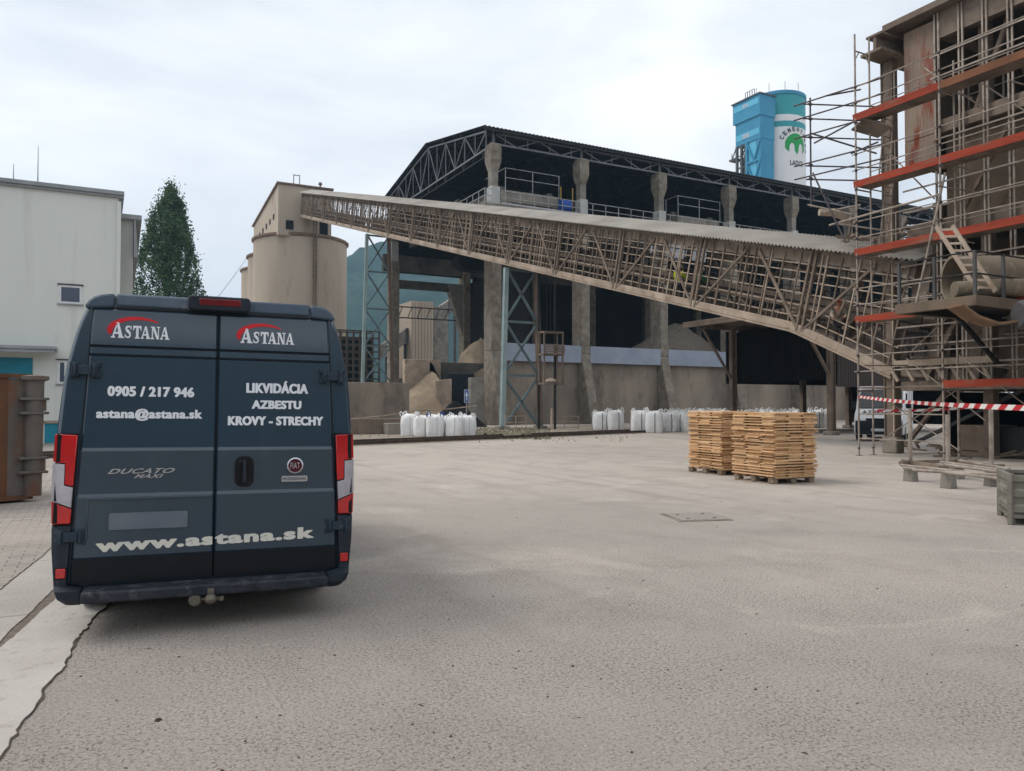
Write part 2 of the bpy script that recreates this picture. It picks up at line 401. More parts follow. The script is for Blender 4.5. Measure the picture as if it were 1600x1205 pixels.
class MB:
    def __init__(s):
        s.bm = bmesh.new()
    def faces(s, vs, fs):
        v = [s.bm.verts.new(p) for p in vs]
        for f in fs:
            try:
                s.bm.faces.new([v[i] for i in f])
            except ValueError:
                pass
        return s
    def hexa(s, p):   # 8 points, bottom 0-3 ccw, top 4-7
        return s.faces(p, [(3, 2, 1, 0), (4, 5, 6, 7), (0, 1, 5, 4), (1, 2, 6, 5), (2, 3, 7, 6), (3, 0, 4, 7)])
    def b6(s, x0, x1, y0, y1, z0, z1):
        return s.hexa([(x0, y0, z0), (x1, y0, z0), (x1, y1, z0), (x0, y1, z0), (x0, y0, z1), (x1, y0, z1), (x1, y1, z1), (x0, y1, z1)])
    def box(s, c, d, rz=0.0, M=None):
        M = M or (Matrix.Translation(Vector(c)) @ Matrix.Rotation(rz, 4, 'Z'))
        x, y, z = d[0] / 2, d[1] / 2, d[2] / 2
        ps = [(-x, -y, -z), (x, -y, -z), (x, y, -z), (-x, y, -z), (-x, -y, z), (x, -y, z), (x, y, z), (-x, y, z)]
        return s.hexa([M @ Vector(p) for p in ps])
    def taper(s, c0, d0, c1, d1):   # frustum of rectangles
        f = lambda c, d: [(c[0] - d[0] / 2, c[1] - d[1] / 2, c[2]), (c[0] + d[0] / 2, c[1] - d[1] / 2, c[2]), (c[0] + d[0] / 2, c[1] + d[1] / 2, c[2]), (c[0] - d[0] / 2, c[1] + d[1] / 2, c[2])]
        return s.hexa(f(c0, d0) + f(c1, d1))
    def bar(s, p, q, w=.1, h=None, up=(0, 0, 1)):
        p, q = Vector(p), Vector(q)
        h = h or w
        d = (q - p)
        if d.length < 1e-5:
            return s
        d.normalize()
        u = Vector(up)
        if abs(d.dot(u)) > .98:
            u = Vector((0, 1, 0))
        a = d.cross(u).normalized() * (w / 2)
        b = a.cross(d).normalized() * (h / 2)
        return s.hexa([p - a - b, p + a - b, p + a + b, p - a + b, q - a - b, q + a - b, q + a + b, q - a + b])
    def tube(s, p, q, r=.024, n=7, r2=None, caps=True):
        p, q = Vector(p), Vector(q)
        d = (q - p)
        if d.length < 1e-6:
            return s
        d.normalize()
        a = d.orthogonal().normalized()
        b = d.cross(a)
        r2 = r if r2 is None else r2
        A = [s.bm.verts.new(p + (a * math.cos(t) + b * math.sin(t)) * r) for t in [2 * math.pi * i / n for i in range(n)]]
        B = [s.bm.verts.new(q + (a * math.cos(t) + b * math.sin(t)) * r2) for t in [2 * math.pi * i / n for i in range(n)]]
        for i in range(n):
            s.bm.faces.new((A[i], A[(i + 1) % n], B[(i + 1) % n], B[i]))
        if caps:
            s.bm.faces.new(A[::-1]); s.bm.faces.new(B)
        return s
    def path(s, pts, r, n=7):
        for a, b in zip(pts, pts[1:]):
            s.tube(a, b, r, n)
        return s
    def sweep(s, pts, rad, n=10, caps=True):
        pts = [Vector(p) for p in pts]
        rings = []
        prev = None
        for i, p in enumerate(pts):
            d = (pts[min(i + 1, len(pts) - 1)] - pts[max(i - 1, 0)]).normalized()
            a = d.orthogonal().normalized() if prev is None else (prev - d * prev.dot(d)).normalized()
            prev = a
            b = d.cross(a)
            r = rad[i] if isinstance(rad, (list, tuple)) else rad
            rings.append([s.bm.verts.new(p + (a * math.cos(t) + b * math.sin(t)) * r) for t in [2 * math.pi * k / n for k in range(n)]])
        for A, B in zip(rings, rings[1:]):
            for i in range(n):
                s.bm.faces.new((A[i], A[(i + 1) % n], B[(i + 1) % n], B[i]))
        if caps:
            s.bm.faces.new(rings[0][::-1]); s.bm.faces.new(rings[-1])
        return s
    def lathe(s, prof, c=(0, 0, 0), n=32, axis='z', cap=True):   # prof: (r, h)
        rings = []
        for r, h in prof:
            ring = []
            for i in range(n):
                t = 2 * math.pi * i / n
                x, y = r * math.cos(t), r * math.sin(t)
                v = (x, y, h) if axis == 'z' else ((h, x, y) if axis == 'x' else (x, h, y))
                ring.append(s.bm.verts.new(Vector(v) + Vector(c)))
            rings.append(ring)
        for A, B in zip(rings, rings[1:]):
            for i in range(n):
                s.bm.faces.new((A[i], A[(i + 1) % n], B[(i + 1) % n], B[i]))
        if cap:
            s.bm.faces.new(rings[0][::-1]); s.bm.faces.new(rings[-1])
        return s
    def prism(s, poly, y0, y1, f=None):   # poly in (x, z), extruded along y
        f = f or (lambda x, y, z: (x, y, z))
        n = len(poly)
        A = [s.bm.verts.new(f(x, y0, z)) for x, z in poly]
        B = [s.bm.verts.new(f(x, y1, z)) for x, z in poly]
        s.bm.faces.new(A); s.bm.faces.new(B[::-1])
        for i in range(n):
            s.bm.faces.new((A[i], B[i], B[(i + 1) % n], A[(i + 1) % n]))
        return s
    def poly(s, pts):
        s.bm.faces.new([s.bm.verts.new(p) for p in pts]); return s
    def build(s, name, m, parent=None, local=False, bevel=0.0, smooth=True, ang=35, kind=None, label=None, recalc=True):
        if parent is not None and not local:
            Mi = WM[root_of(parent).name].inverted() if root_of(parent).name in WM else Matrix()
            bmesh.ops.transform(s.bm, matrix=Mi, verts=s.bm.verts)
        if recalc:
            bmesh.ops.recalc_face_normals(s.bm, faces=s.bm.faces)
        me = bpy.data.meshes.new(name)
        s.bm.to_mesh(me); s.bm.free()
        if smooth:
            me.polygons.foreach_set('use_smooth', [True] * len(me.polygons))
            me.set_sharp_from_angle(angle=R(ang))
        me.materials.append(MATS[m] if isinstance(m, str) else m)
        o = bpy.data.objects.new(name, me)
        COL.objects.link(o)
        if parent is not None:
            o.parent = parent
        if bevel:
            bv = o.modifiers.new('bevel', 'BEVEL'); bv.width = bevel; bv.segments = 2; bv.limit_method = 'ANGLE'
        if kind:
            o['kind'] = kind
        if label:
            o['label'] = label
        return o
def root_of(o):
    while o.parent:
        o = o.parent
    return o
KIDS = {}
def copy_tree(o, parent=None, label=None):
    c = o.copy()
    COL.objects.link(c)
    c.parent = parent
    if label:
        c['label'] = label
    for ch in o.children:
        copy_tree(ch, c)
    return c

def text_poly(txt, bold=.02, shear=0.0, space=1.0):
    cu = bpy.data.curves.new('t', 'FONT')
    cu.body = txt; cu.size = 1; cu.offset = bold; cu.shear = shear; cu.space_character = space
    cu.resolution_u = 4
    ob = bpy.data.objects.new('t', cu)
    COL.objects.link(ob)
    dg = bpy.context.evaluated_depsgraph_get()
    me = bpy.data.meshes.new_from_object(ob.evaluated_get(dg))
    vs = [v.co.copy() for v in me.vertices]
    fs = [tuple(p.vertices) for p in me.polygons]
    bpy.data.objects.remove(ob); bpy.data.curves.remove(cu); bpy.data.meshes.remove(me)
    return vs, fs
def text_to(mb, txt, x0, x1, z0, z1, f, bold=.02, shear=0.0, space=1.08, clip=None):
    """fit lettering into the rectangle x0..x1, z0..z1 and map it with f(x, z)"""
    vs, fs = text_poly(txt, bold, shear, space)
    a, b = min(v.x for v in vs), max(v.x for v in vs)
    c, d = min(v.y for v in vs), max(v.y for v in vs)
    P = [(x0 + (v.x - a) / (b - a) * (x1 - x0), z0 + (v.y - c) / (d - c) * (z1 - z0)) for v in vs]
    mb.faces([f(x, z) for x, z in P], fs)
    return mb

# ================================================================== SETTING: ground
def sheet(name, poly, z, m, kind='structure'):
    mb = MB(); mb.poly([(x, y, z) for x, y in poly])
    return tag(mb.build(name, m, smooth=False), kind=kind)
sheet('ground', [(-1500, -300), (1600, -300), (1600, 2200), (-1500, 2200)], 0.0, 'yard_ground')
# left edge of the yard: pavers | slabs | grit band | concrete strip with a broken right edge
def line_at(p, q):
    a, b = on_z(*p), on_z(*q)
    return lambda v: a.x + (b.x - a.x) * (v - a.y) / (b.y - a.y)
LA, LB, LC_ = line_at((70, 870), (0, 927)), line_at((78, 928), (0, 1004)), line_at((81, 943), (0, 1016))
def edge_u(v):
    base = .05 + (v - 7.2) * (.16 if v < 7.2 else .012)
    return base + .07 * noise.noise((v * 1.7, 3.1, 0)) + .035 * noise.noise((v * 6, 1, 0)) + .015 * noise.noise((v * 19, 1, 0))
VV = [-2.0 + .05 * k for k in range(761)]
edge = [(edge_u(v), v) for v in VV]
wob = lambda v, k: .02 * noise.noise((v * 2, k, 0)) + .012 * noise.noise((v * 9, k, 0))
cl = lambda f, v: max(-1.3, min(-.1, f(max(2.5, min(v, 11)))))
def ribbon(name, fa, fb, z, m):
    mb = MB(); pr = None
    for v in VV:
        q = [mb.bm.verts.new((fa(v) + (fb(v) - fa(v)) * f, v, z)) for f in (0, 1)]
        if pr:
            mb.bm.faces.new((pr[0], pr[1], q[1], q[0]))
        pr = q
    return tag(mb.build(name, m, smooth=False), kind='structure')
ribbon('pavement', lambda v: cl(LC_, v) + wob(v, 5), edge_u, .012, 'slab_smooth')
ribbon('rough_ground', lambda v: cl(LB, v) - .04, lambda v: cl(LC_, v) + .05, .004, 'grit')
ribbon('pavement', lambda v: cl(LA, v) - .01 + wob(v, 8), lambda v: cl(LB, v) + wob(v, 2), .010, 'slab_ground')
ribbon('pavement', lambda v: -14, lambda v: cl(LA, v) - .035 + wob(v, 8), .008, 'paver_ground')
mb = MB()
for a, b in zip(edge[:-1], edge[1:]):
    if a[1] < 14:
        k = .004 + .022 * max(0, noise.noise((a[1] * 3, 9, 2)) + .25)
        k2 = .004 + .022 * max(0, noise.noise((b[1] * 3, 9, 2)) + .25)
        mb.poly([(a[0] - .002, a[1], .013), (a[0] + k, a[1], .003), (b[0] + k2, b[1], .003), (b[0] - .002, b[1], .013)])
tag(mb.build('pavement_crack', 'crack', smooth=False), kind='structure')

# rail bed, two rails, a thin strip of rough ground behind
ra, rb = on_z(470, 700), on_z(1110, 672)
rd = (rb - ra).normalized(); rn = Vector((-rd.y, rd.x, 0))
ra = ra - rd * 14; rb = rb + rd * 3
def strip(o, a, b): return [tuple((p + rn * k).xy) for p, k in ((ra, a), (rb, a), (rb, b), (ra, b))]
sheet('rail_bed', strip(0, -.5, 2.2), .006, 'ballast')
sheet('rough_ground', strip(0, 2.2, 13), .005, 'ballast')
for k, lab in ((0.0, 'rusty rail along the yard edge, the nearer of the two'), (1.5, 'rusty rail along the yard edge, the farther one by the bags')):
    t = thing('rail', lab, 'rail', tuple(ra + rn * k), group='pair of rails across the yard edge')
    m1 = MB()
    m1.bar(ra + rn * k + Vector((0, 0, .04)), rb + rn * k + Vector((0, 0, .04)), .14, .03)
    m1.bar(ra + rn * k + Vector((0, 0, .085)), rb + rn * k + Vector((0, 0, .085)), .03, .07)
    m1.build('rail_foot', 'rail_steel', t)
    m1 = MB(); m1.bar(ra + rn * k + Vector((0, 0, .14)), rb + rn * k + Vector((0, 0, .14)), .07, .04)
    m1.build('rail_head', 'rail_steel', t)

# tufts of grass by the bags
random.seed(3)
mb = MB()
for i in range(1900):
    if i % 16:
        c = on_z(random.uniform(735, 860), random.uniform(668, 687))
    else:
        c = on_z(random.uniform(560, 1000), random.uniform(676, 692))
    h, a = random.uniform(.04, .14), random.uniform(0, 6.28)
    d = Vector((math.cos(a), math.sin(a), 0))
    mb.poly([c - d * .03, c + d * .03, c + Vector((random.uniform(-.1, .1), random.uniform(-.1, .1), h))])
tag(mb.build('grass', 'grass', smooth=False), 'sparse grass growing along the rails beside the bags', 'grass', kind='stuff')
# small stones and crumbs lying in the yard
mb = MB()
for i in range(190):
    c = on_z(random.uniform(100, 1640), 690 + 520 * random.random() ** 1.3)
    s = random.uniform(.003, .009) * (1 + (random.random() < .03) * 1.2)
    if c.x < -.1:
        continue
    ax = [Vector((random.uniform(.5, 1.3), 0, 0)), Vector((0, random.uniform(.5, 1.3), 0))]
    a = random.uniform(0, 6.28)
    M = Matrix.Translation(c) @ Matrix.Rotation(a, 4, 'Z')
    ps = [(-1, -.7, 0), (.8, -.9, 0), (1.1, .6, 0), (-.7, 1, 0), (-.5, -.4, .7), (.4, -.5, .9), (.6, .3, .6), (-.3, .5, .8)]
    st = random.choice([1, 1, 1.3, 3.5]) if s < .006 else 1
    mb.hexa([M @ (Vector((p[0] * st, p[1], p[2])) * s * random.uniform(.8, 1.2)) for p in ps])
tag(mb.build('gravel', 'pebble', smooth=False), 'small dark stones and crumbs scattered over the yard', 'gravel', kind='stuff')
# square manhole cover
mc = Vector((7.72, 8.79, 0))
t = thing('manhole_cover', 'square concrete manhole cover with gritty rim in the yard', 'manhole cover', mc, R(-18))
m1 = MB(); m1.b6(-.36, .36, -.36, .36, .004, .016); m1.build('lid', 'yard_ground', t, local=True, bevel=.006)
m1 = MB()
for x0, x1, y0, y1 in ((-.41, .40, -.41, -.375), (-.40, .41, .375, .40), (-.41, -.375, -.375, .375), (.375, .40, -.375, .375)):
    m1.b6(x0, x1, y0, y1, .002, .009)
m1.build('frame', 'ballast', t, local=True)
m1 = MB()
for x, y in ((-.2, -.2), (.2, -.2), (-.2, .2), (.2, .2)):
    m1.lathe([(.025, .016), (.025, .019)], (x, y, 0), 10)
m1.build('lifting_hole', 'dark_hole', t, local=True)

# distant wooded mountain and a meadow foot
def hill(name, c, rx, ry, h, seed, m, n=70, p=1.6):
    mb = MB(); g = []
    for j in range(n + 1):
        row = []
        for i in range(n + 1):
            x, y = -1 + 2 * i / n, -1 + 2 * j / n
            r = min(1, math.hypot(x, y))
            z = h * (max(0, math.cos(r * math.pi / 2)) ** p) * (1 + .25 * noise.noise((x * 2.2 + seed, y * 2.2, seed))) + (1 - r) * h * (.06 * noise.noise((x * 9, y * 9, seed)) + .035 * noise.noise((x * 30, y * 30, seed)))
            row.append(mb.bm.verts.new((c[0] + x * rx, c[1] + y * ry, z - 4)))
        g.append(row)
    for j in range(n):
        for i in range(n):
            mb.bm.faces.new((g[j][i], g[j][i + 1], g[j + 1][i + 1], g[j + 1][i]))
    return tag(mb.build(name, m, ang=180), kind='structure')
hc = on_d(655, 600, 780)
hill('hill', (hc.x, hc.y), 240, 260, 172, 4.2, 'forest', 110, 1.15)
hc = on_d(560, 600, 1100)
hill('hill', (hc.x - 60, hc.y), 260, 260, 130, 8.7, 'forest', 70)
hill('hill', (-30, -190), 260, 110, 34, 2.1, 'forest', 60, .8)
ms = on_d(660, 600, 430)
mb = MB(); mb.poly([(ms.x - 140, ms.y - 160, .5), (ms.x + 140, ms.y - 230, .5), (ms.x + 190, ms.y + 60, 17), (ms.x - 90, ms.y + 130, 17)])
tag(mb.build('meadow', 'meadow', smooth=False), kind='structure')

# ================================================================== STORAGE HALL
U0, V0, SP, HW, NB = 28.2, 56.4, 8.56, 24.3, 8
hall = thing('storage_hall', 'large open sided concrete storage hall with dark pitched roof', 'hall', (U0, V0, 0))
def column(u, v, front=True, label=None):
    s = -1 if front else 1
    mb = MB()
    mb.b6(u - .45, u + .45, v - .75, v + .75, 6.0, 17.2)
    # buttressed foot growing towards the outside
    o = 1.55 if front else 0
    a, b = v - .75 - o, v + .75
    mb.hexa([(u - .45, a, 0), (u + .45, a, 0), (u + .45, b, 0), (u - .45, b, 0), (u - .45, v - .75, 6.0), (u + .45, v - .75, 6.0), (u + .45, v + .75, 6.0), (u - .45, v + .75, 6.0)])
    c = mb.build('column', 'concrete_rough', hall, bevel=.06, label=label)
    m1 = MB(); m1.b6(u - .3, u + .3, v - .42, v + .30, 17.2, 21.0)
    m1.build('column_shaft', 'concrete', c, bevel=.04)
    m1 = MB()
    m1.taper((u, v - .06, 20.7), (.62, .74), (u, v - .06, 21.5), (.96, 1.2))
    m1.b6(u - .48, u + .48, v - .66, v + .54, 21.5, 22.75)
    m1.taper((u, v - .06, 22.75), (.96, 1.2), (u, v - .06, 22.95), (.8, 1.0))
    m1.build('capital', 'concrete_rough', c, bevel=.05)
    m1 = MB(); m1.b6(u - .4, u + .4, v - .56, v + .36, 16.3, 19.4)
    m1.build('painted_sleeve', 'grey_paint', c, bevel=.03)
    return c
for i in range(NB + 1):
    column(U0 + SP * i, V0, label='corner column with crumbling rough concrete face' if i == 0 else None)
for i in range(0, NB + 1):
    column(U0 + SP * i, V0 + HW, False, 'far column with a haunch' if i == 1 else None)
# far side of the first bay: crane girder haunch, low beam
fu = U0 + SP
mb = MB(); mb.hexa([(fu - .5, V0 + HW - .5, 9.5), (fu - .44, V0 + HW - .5, 9.5), (fu - .44, V0 + HW + .5, 9.5), (fu - .5, V0 + HW + .5, 9.5),
         (fu - 2.3, V0 + HW - .5, 15.2), (fu - .44, V0 + HW - .5, 15.2), (fu - .44, V0 + HW + .5, 15.2), (fu - 2.3, V0 + HW + .5, 15.2)])
mb.build('haunch', 'concrete', hall, bevel=.04)
for z0, z1, m_ in ((3.7, 4.5, 'concrete'), (14.4, 15.3, 'concrete_dark')):
    mb = MB(); mb.b6(U0 + .5, fu - .5, V0 + HW - .35, V0 + HW + .35, z0, z1); mb.build('cross_beam', m_, hall, bevel=.05)
mb = MB()   # blue-ish lattice girder low on the far side
for z in (11.2, 12.4):
    mb.bar((U0 + .5, V0 + HW + .1, z), (U0 + SP * 1.2, V0 + HW + .1, z), .12)
for k in range(9):
    mb.bar((U0 + .6 + k * 1.1, V0 + HW + .1, 11.2), (U0 + 1.1 + k * 1.1, V0 + HW + .1, 12.4), .08)
mb.build('lattice_girder', 'steel_dark', hall)
# crane girder, walkway kerb and corbel along the front, at the far side too
for v, nm in ((V0 + .35, 'crane_girder'), (V0 + HW - .35, 'crane_girder')):
    mb = MB(); mb.b6(U0 - 1.2, U0 + SP * NB + 1, v + .05, v + .75, 16.2, 18.0)
    mb.build(nm, 'concrete_dark', hall, bevel=.04)
mb = MB(); mb.b6(U0 - 1.0, U0 + SP * NB + 1, V0 - .62, V0 + .38, 17.75, 17.95)
mb.build('walkway', 'concrete', hall)
# hand rails per bay
for i in range(NB):
    a, b = U0 + SP * i + .45, U0 + SP * (i + 1) - .45
    mb = MB()
    vv = V0 - .6
    for z in (18.05, 18.55, 19.1):
        mb.bar((a, vv, z), (b, vv, z), .05 if z > 18.1 else .07, .05 if z > 18.1 else .16)
    for k in range(6):
        u = a + (b - a) * (k + .3) / 5.6
        mb.bar((u, vv, 17.95), (u, vv, 19.12), .05)
    mb.build('railing', 'steel_grey', hall)
mb = MB()   # railing and pulpit at the gable corner
for z in (18.05, 18.55, 19.1):
    mb.bar((U0 - 1.0, V0 - .6, z), (U0 - .4, V0 - .6, z), .05)
    mb.bar((U0 - 1.0, V0 - .6, z), (U0 - 1.0, V0 + 5.2, z), .05)
for k in range(6):
    mb.bar((U0 - 1.0, V0 - .6 + k * 1.16, 17.95), (U0 - 1.0, V0 - .6 + k * 1.16, 19.12), .05)
mb.build('railing', 'steel_grey', hall)
mb = MB(); mb.b6(U0 - 1.1, U0 + .9, V0 + .9, V0 + 5.4, 16.6, 18.0); mb.b6(U0 - 1.1, U0 - .7, V0 + 4.6, V0 + 5.5, 18.0, 19.4)
mb.build('walkway_corbel', 'concrete_dark', hall, bevel=.05)
# plinth wall, blue-grey band, bay by bay
for i in range(NB):
    a, b = U0 + SP * i + .452, U0 + SP * (i + 1) - .452
    mb = MB(); mb.b6(a, b, V0 - .25, V0 + .3, 0, 5.35); mb.build('plinth_wall', 'concrete_dusty', hall, bevel=.02)
    mb = MB(); mb.b6(a, b, V0 - .78, V0 - .55, 5.2, 6.65); mb.build('band_panel', 'band_blue', hall, bevel=.015)
    mb = MB(); mb.b6(a, b, V0 - .54, V0 - .25, 5.36, 5.9); mb.build('band_ledge', 'concrete_dark', hall)
# closed back, end and inner partition, interior shade put into their colour
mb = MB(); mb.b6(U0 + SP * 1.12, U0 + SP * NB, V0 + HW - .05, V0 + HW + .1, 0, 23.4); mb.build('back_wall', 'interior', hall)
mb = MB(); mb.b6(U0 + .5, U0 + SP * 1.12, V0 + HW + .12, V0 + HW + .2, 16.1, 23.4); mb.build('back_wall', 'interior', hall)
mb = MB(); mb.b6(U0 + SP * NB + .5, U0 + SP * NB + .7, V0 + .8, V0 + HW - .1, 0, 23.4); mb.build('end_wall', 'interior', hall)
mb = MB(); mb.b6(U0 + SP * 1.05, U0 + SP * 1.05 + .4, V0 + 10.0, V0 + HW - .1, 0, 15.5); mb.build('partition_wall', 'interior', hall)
# roof: two corrugated slopes, eave fascia
def zr(v):
    d = abs(v - (V0 + HW / 2)) / (HW / 2)
    return 26.5 - 2.25 * d
mb = MB(); N = 760
u_a, u_b = U0 - 1.1, U0 + SP * NB + 1.2
vs_ = [V0 - .9, V0 + HW / 2, V0 + HW + .9]
prev = None
for k in range(N + 1):
    u = u_a + (u_b - u_a) * k / N
    dz = .05 * math.cos(k * math.pi / 2)
    row = [mb.bm.verts.new((u, v, zr(v) + dz)) for v in vs_] + [mb.bm.verts.new((u, v, zr(v) + dz - .02)) for v in vs_]
    if prev:
        for j in range(2):
            mb.bm.faces.new((prev[j], row[j], row[j + 1], prev[j + 1]))
            mb.bm.faces.new((prev[j + 4], row[j + 4], row[j + 3], prev[j + 3]))
        mb.bm.faces.new((prev[0], prev[3], row[3], row[0]))
        mb.bm.faces.new((prev[2], row[2], row[5], prev[5]))
    prev = row
mb.build('roof', 'roof_dark', hall, ang=60, recalc=False)
mb = MB()
for v in (V0 - .75, V0 + 4, V0 + 8, V0 + HW / 2, V0 + HW - 8, V0 + HW - 4, V0 + HW + .75):
    mb.bar((u_a, v, zr(v) - .2), (u_b, v, zr(v) - .2), .14, .22)
mb.build('purlin', 'steel_black', hall)
# roof trusses: one per column line, and the eave trusses between columns
def truss(u, m='steel_dark'):
    mb = MB()
    zb = 22.4
    P = lambda v: Vector((u, v, zr(v) - .36))
    Q = lambda v: Vector((u, v, zb + .0))
    n = 12
    vs = [V0 - .3 + (HW + .6) * k / n for k in range(n + 1)]
    mb.bar(P(vs[0]), P(vs[n // 2]), .1, .13); mb.bar(P(vs[n // 2]), P(vs[n]), .1, .13)
    mb.bar(Q(vs[0]), Q(vs[n]), .1, .13)
    for k in range(n):
        mb.bar(Q(vs[k]), P(vs[k]), .06)
        a, b = (Q(vs[k]), P(vs[k + 1])) if k % 2 else (P(vs[k]), Q(vs[k + 1]))
        mb.bar(a, b, .075)
    return mb.build('roof_truss', m, hall)
truss(U0 - .75, 'steel_mid')
for i in range(0, NB + 1):
    truss(U0 + SP * i + .1, 'steel_black')  # inner trusses coloured darker to carry the shade under the roof
for i in range(NB):
    mb = MB()
    a, b = U0 + SP * i, U0 + SP * (i + 1)
    v = V0 - .15
    mb.bar((a, v, 22.98), (b, v, 22.98), .1, .14); mb.bar((a, v, 23.85), (b, v, 23.85), .1, .14)
    mb.bar((a, v, 22.9), (a, v, 24.0), .14)
    for k in range(4):
        x0, x1, xm = a + (b - a) * k / 4, a + (b - a) * (k + 1) / 4, a + (b - a) * (k + .5) / 4
        p, q = (23.85, 22.98) if k % 2 == 0 else (22.98, 23.85)
        mb.bar((x0, v, p), (x1, v, q), .08); mb.bar((xm, v, 22.98), (xm, v, 23.85), .06)
    mb.build('eave_truss', 'steel_mid', hall)
sheet('hall_floor', [(U0 + .6, V0 + .4), (U0 + SP * NB, V0 + .4), (U0 + SP * NB, V0 + HW - .1), (U0 + .6, V0 + HW - .1)], .01, 'coal')  # near-black colour stands in for shade on the hall floor

# heaps of aggregate
def heap(name, c, r, h, m, seed, label, n=56, sq=(1, 1), cut=None):
    mb = MB(); g = []
    for j in range(n + 1):
        row = []
        for i in range(n + 1):
            x, y = -1 + 2 * i / n, -1 + 2 * j / n
            d = math.hypot(x, y)
            z = h * max(0, 1.09 - math.sqrt(d * d * 1.15 + .0081)) + h * .09 * noise.noise((x * 3 + seed, y * 3, 1)) * max(0, 1.1 - d) + h * .035 * noise.noise((x * 13 + seed, y * 13, 1)) * max(0, 1.1 - d)
            px_, py_ = c[0] + x * r * sq[0], c[1] + y * r * sq[1]
            if cut:
                px_, py_ = max(cut[0], min(cut[1], px_)), max(cut[2], min(cut[3], py_))
            row.append(mb.bm.verts.new((px_, py_, c[2] + z - .05)))
        g.append(row)
    for j in range(n):
        for i in range(n):
            mb.bm.faces.new((g[j][i], g[j][i + 1], g[j + 1][i + 1], g[j + 1][i]))
    return tag(mb.build(name, m, ang=180, recalc=False), label, 'heap')
p = on_v(1048, 500, V0 + 4.6)
heap('gravel_heap', (p.x + .6, p.y, 0), 15.5, p.z - .2, 'gravel_grey', 2, 'pale gravel heap behind the blue grey band in the hall', cut=(U0 + 1, U0 + SP * NB - 1, V0 + .8, V0 + HW - 1), sq=(1, .55))
p = on_d(735, 532, 70)
heap('gravel_heap', (p.x + .8, p.y, 0), 6.0, p.z + .1, 'sand', 5, 'cone of brown sand beside the haunched gable column', sq=(1.1, .95), cut=(U0 + .6, 99, V0 + 3.3, 99))
p = on_v(905, 525, V0 + 12)
heap('coal_heap', (p.x + 3, p.y, 0), 9, 7.4, 'coal', 8, 'dark coal heap deep inside the hall behind the second column', cut=(U0 + 1, U0 + SP * NB - 1, V0 + 4, V0 + HW - 1))

# overhead cranes riding inside the hall, grab bucket under the first
def crane(u, lab, motor=True, wd=5.2):
    t = thing('bridge_crane', lab, 'crane', (u, V0 + .7, 18.1), group='bridge cranes under the hall roof')
    for du in (-wd / 2 + .3, wd / 2 - .3):
        mb = MB(); mb.b6(u + du - .25, u + du + .25, V0 + 1.2, V0 + HW - 1.2, 18.7, 20.0); mb.build('bridge_girder', 'concrete_dark', t, bevel=.03)
    mb = MB(); mb.b6(u - wd / 2, u + wd / 2, V0 + .3, V0 + 1.1, 18.5, 19.5); mb.b6(u - wd / 2 - .4, u - wd / 2 + .6, V0 + .35, V0 + 1.0, 18.05, 18.6); mb.b6(u + wd / 2 - .6, u + wd / 2 + .4, V0 + .35, V0 + 1.0, 18.05, 18.6)
    mb.build('end_carriage', 'concrete', t, bevel=.04)
    mb = MB()
    for z in (20.5, 21.3):
        mb.bar((u - wd / 2, V0 + .25, z), (u + wd / 2, V0 + .25, z), .045)
    for k in range(3):
        mb.bar((u - wd / 2 + wd * k / 2, V0 + .25, 19.4), (u - wd / 2 + wd * k / 2, V0 + .25, 21.32), .05)
    mb.bar((u - wd / 2, V0 + .25, 21.3), (u - wd / 2, V0 + 4, 21.3), .06); mb.bar((u - wd / 2, V0 + 2, 19.5), (u - wd / 2, V0 + 2, 21.3), .06)
    mb.build('guard_rail', 'steel_grey', t)
    if motor:
        mb = MB(); mb.lathe([(.42, -.55), (.6, -.45), (.6, .45), (.42, .55)], (u + wd / 2 + .55, V0 + .25, 18.75), 20, axis='x'); mb.b6(u + wd / 2 + .2, u + wd / 2 + .9, V0 - .1, V0 + .6, 18.05, 18.3)
        mb.build('motor', 'motor_blue', t)
        mb = MB()
        for d in (.1, 1.3):
            mb.bar((u + wd / 2 + d, V0 + .1, 18.3), (u + wd / 2 + d, V0 + .1, 20.4), .07)
        mb.build('post', 'yellow_paint', t)
crane(U0 + 3.9, 'overhead crane with blue motor, in the first hall bay')
crane(U0 + SP * 2 + 5.1, 'overhead crane with grey carriage, in the third hall bay', False)
p = on_d(742, 405, 66)
t = thing('grab_bucket', 'dark clamshell grab bucket hanging under the hall crane', 'grab bucket', (p.x, p.y, p.z))
mb = MB()
for s in (-1, 1):
    mb.prism([(0, .4), (s * 1.6, .2), (s * 1.9, -.5), (s * 1.2, -1.0), (0, -1.1)], p.y - .8, p.y + .8, lambda x, y, z: (p.x + x, y, p.z + z))
mb.build('clamshell', 'coal', t, bevel=.03)
mb = MB()
for dx in (-1.2, 1.2):
    mb.bar((p.x + dx, p.y, p.z + .1), (p.x + dx * .25, p.y, p.z + 2.2), .16)
mb.b6(p.x - .5, p.x + .5, p.y - .3, p.y + .3, p.z + 2.0, p.z + 2.6)
mb.build('arm', 'steel_dark', t)
mb = MB()
for dx in (-.3, .3):
    mb.tube((p.x + dx, p.y, p.z + 2.5), (p.x + dx, p.y, 18.6), .04, 5)
mb.build('rope', 'steel_black', t)

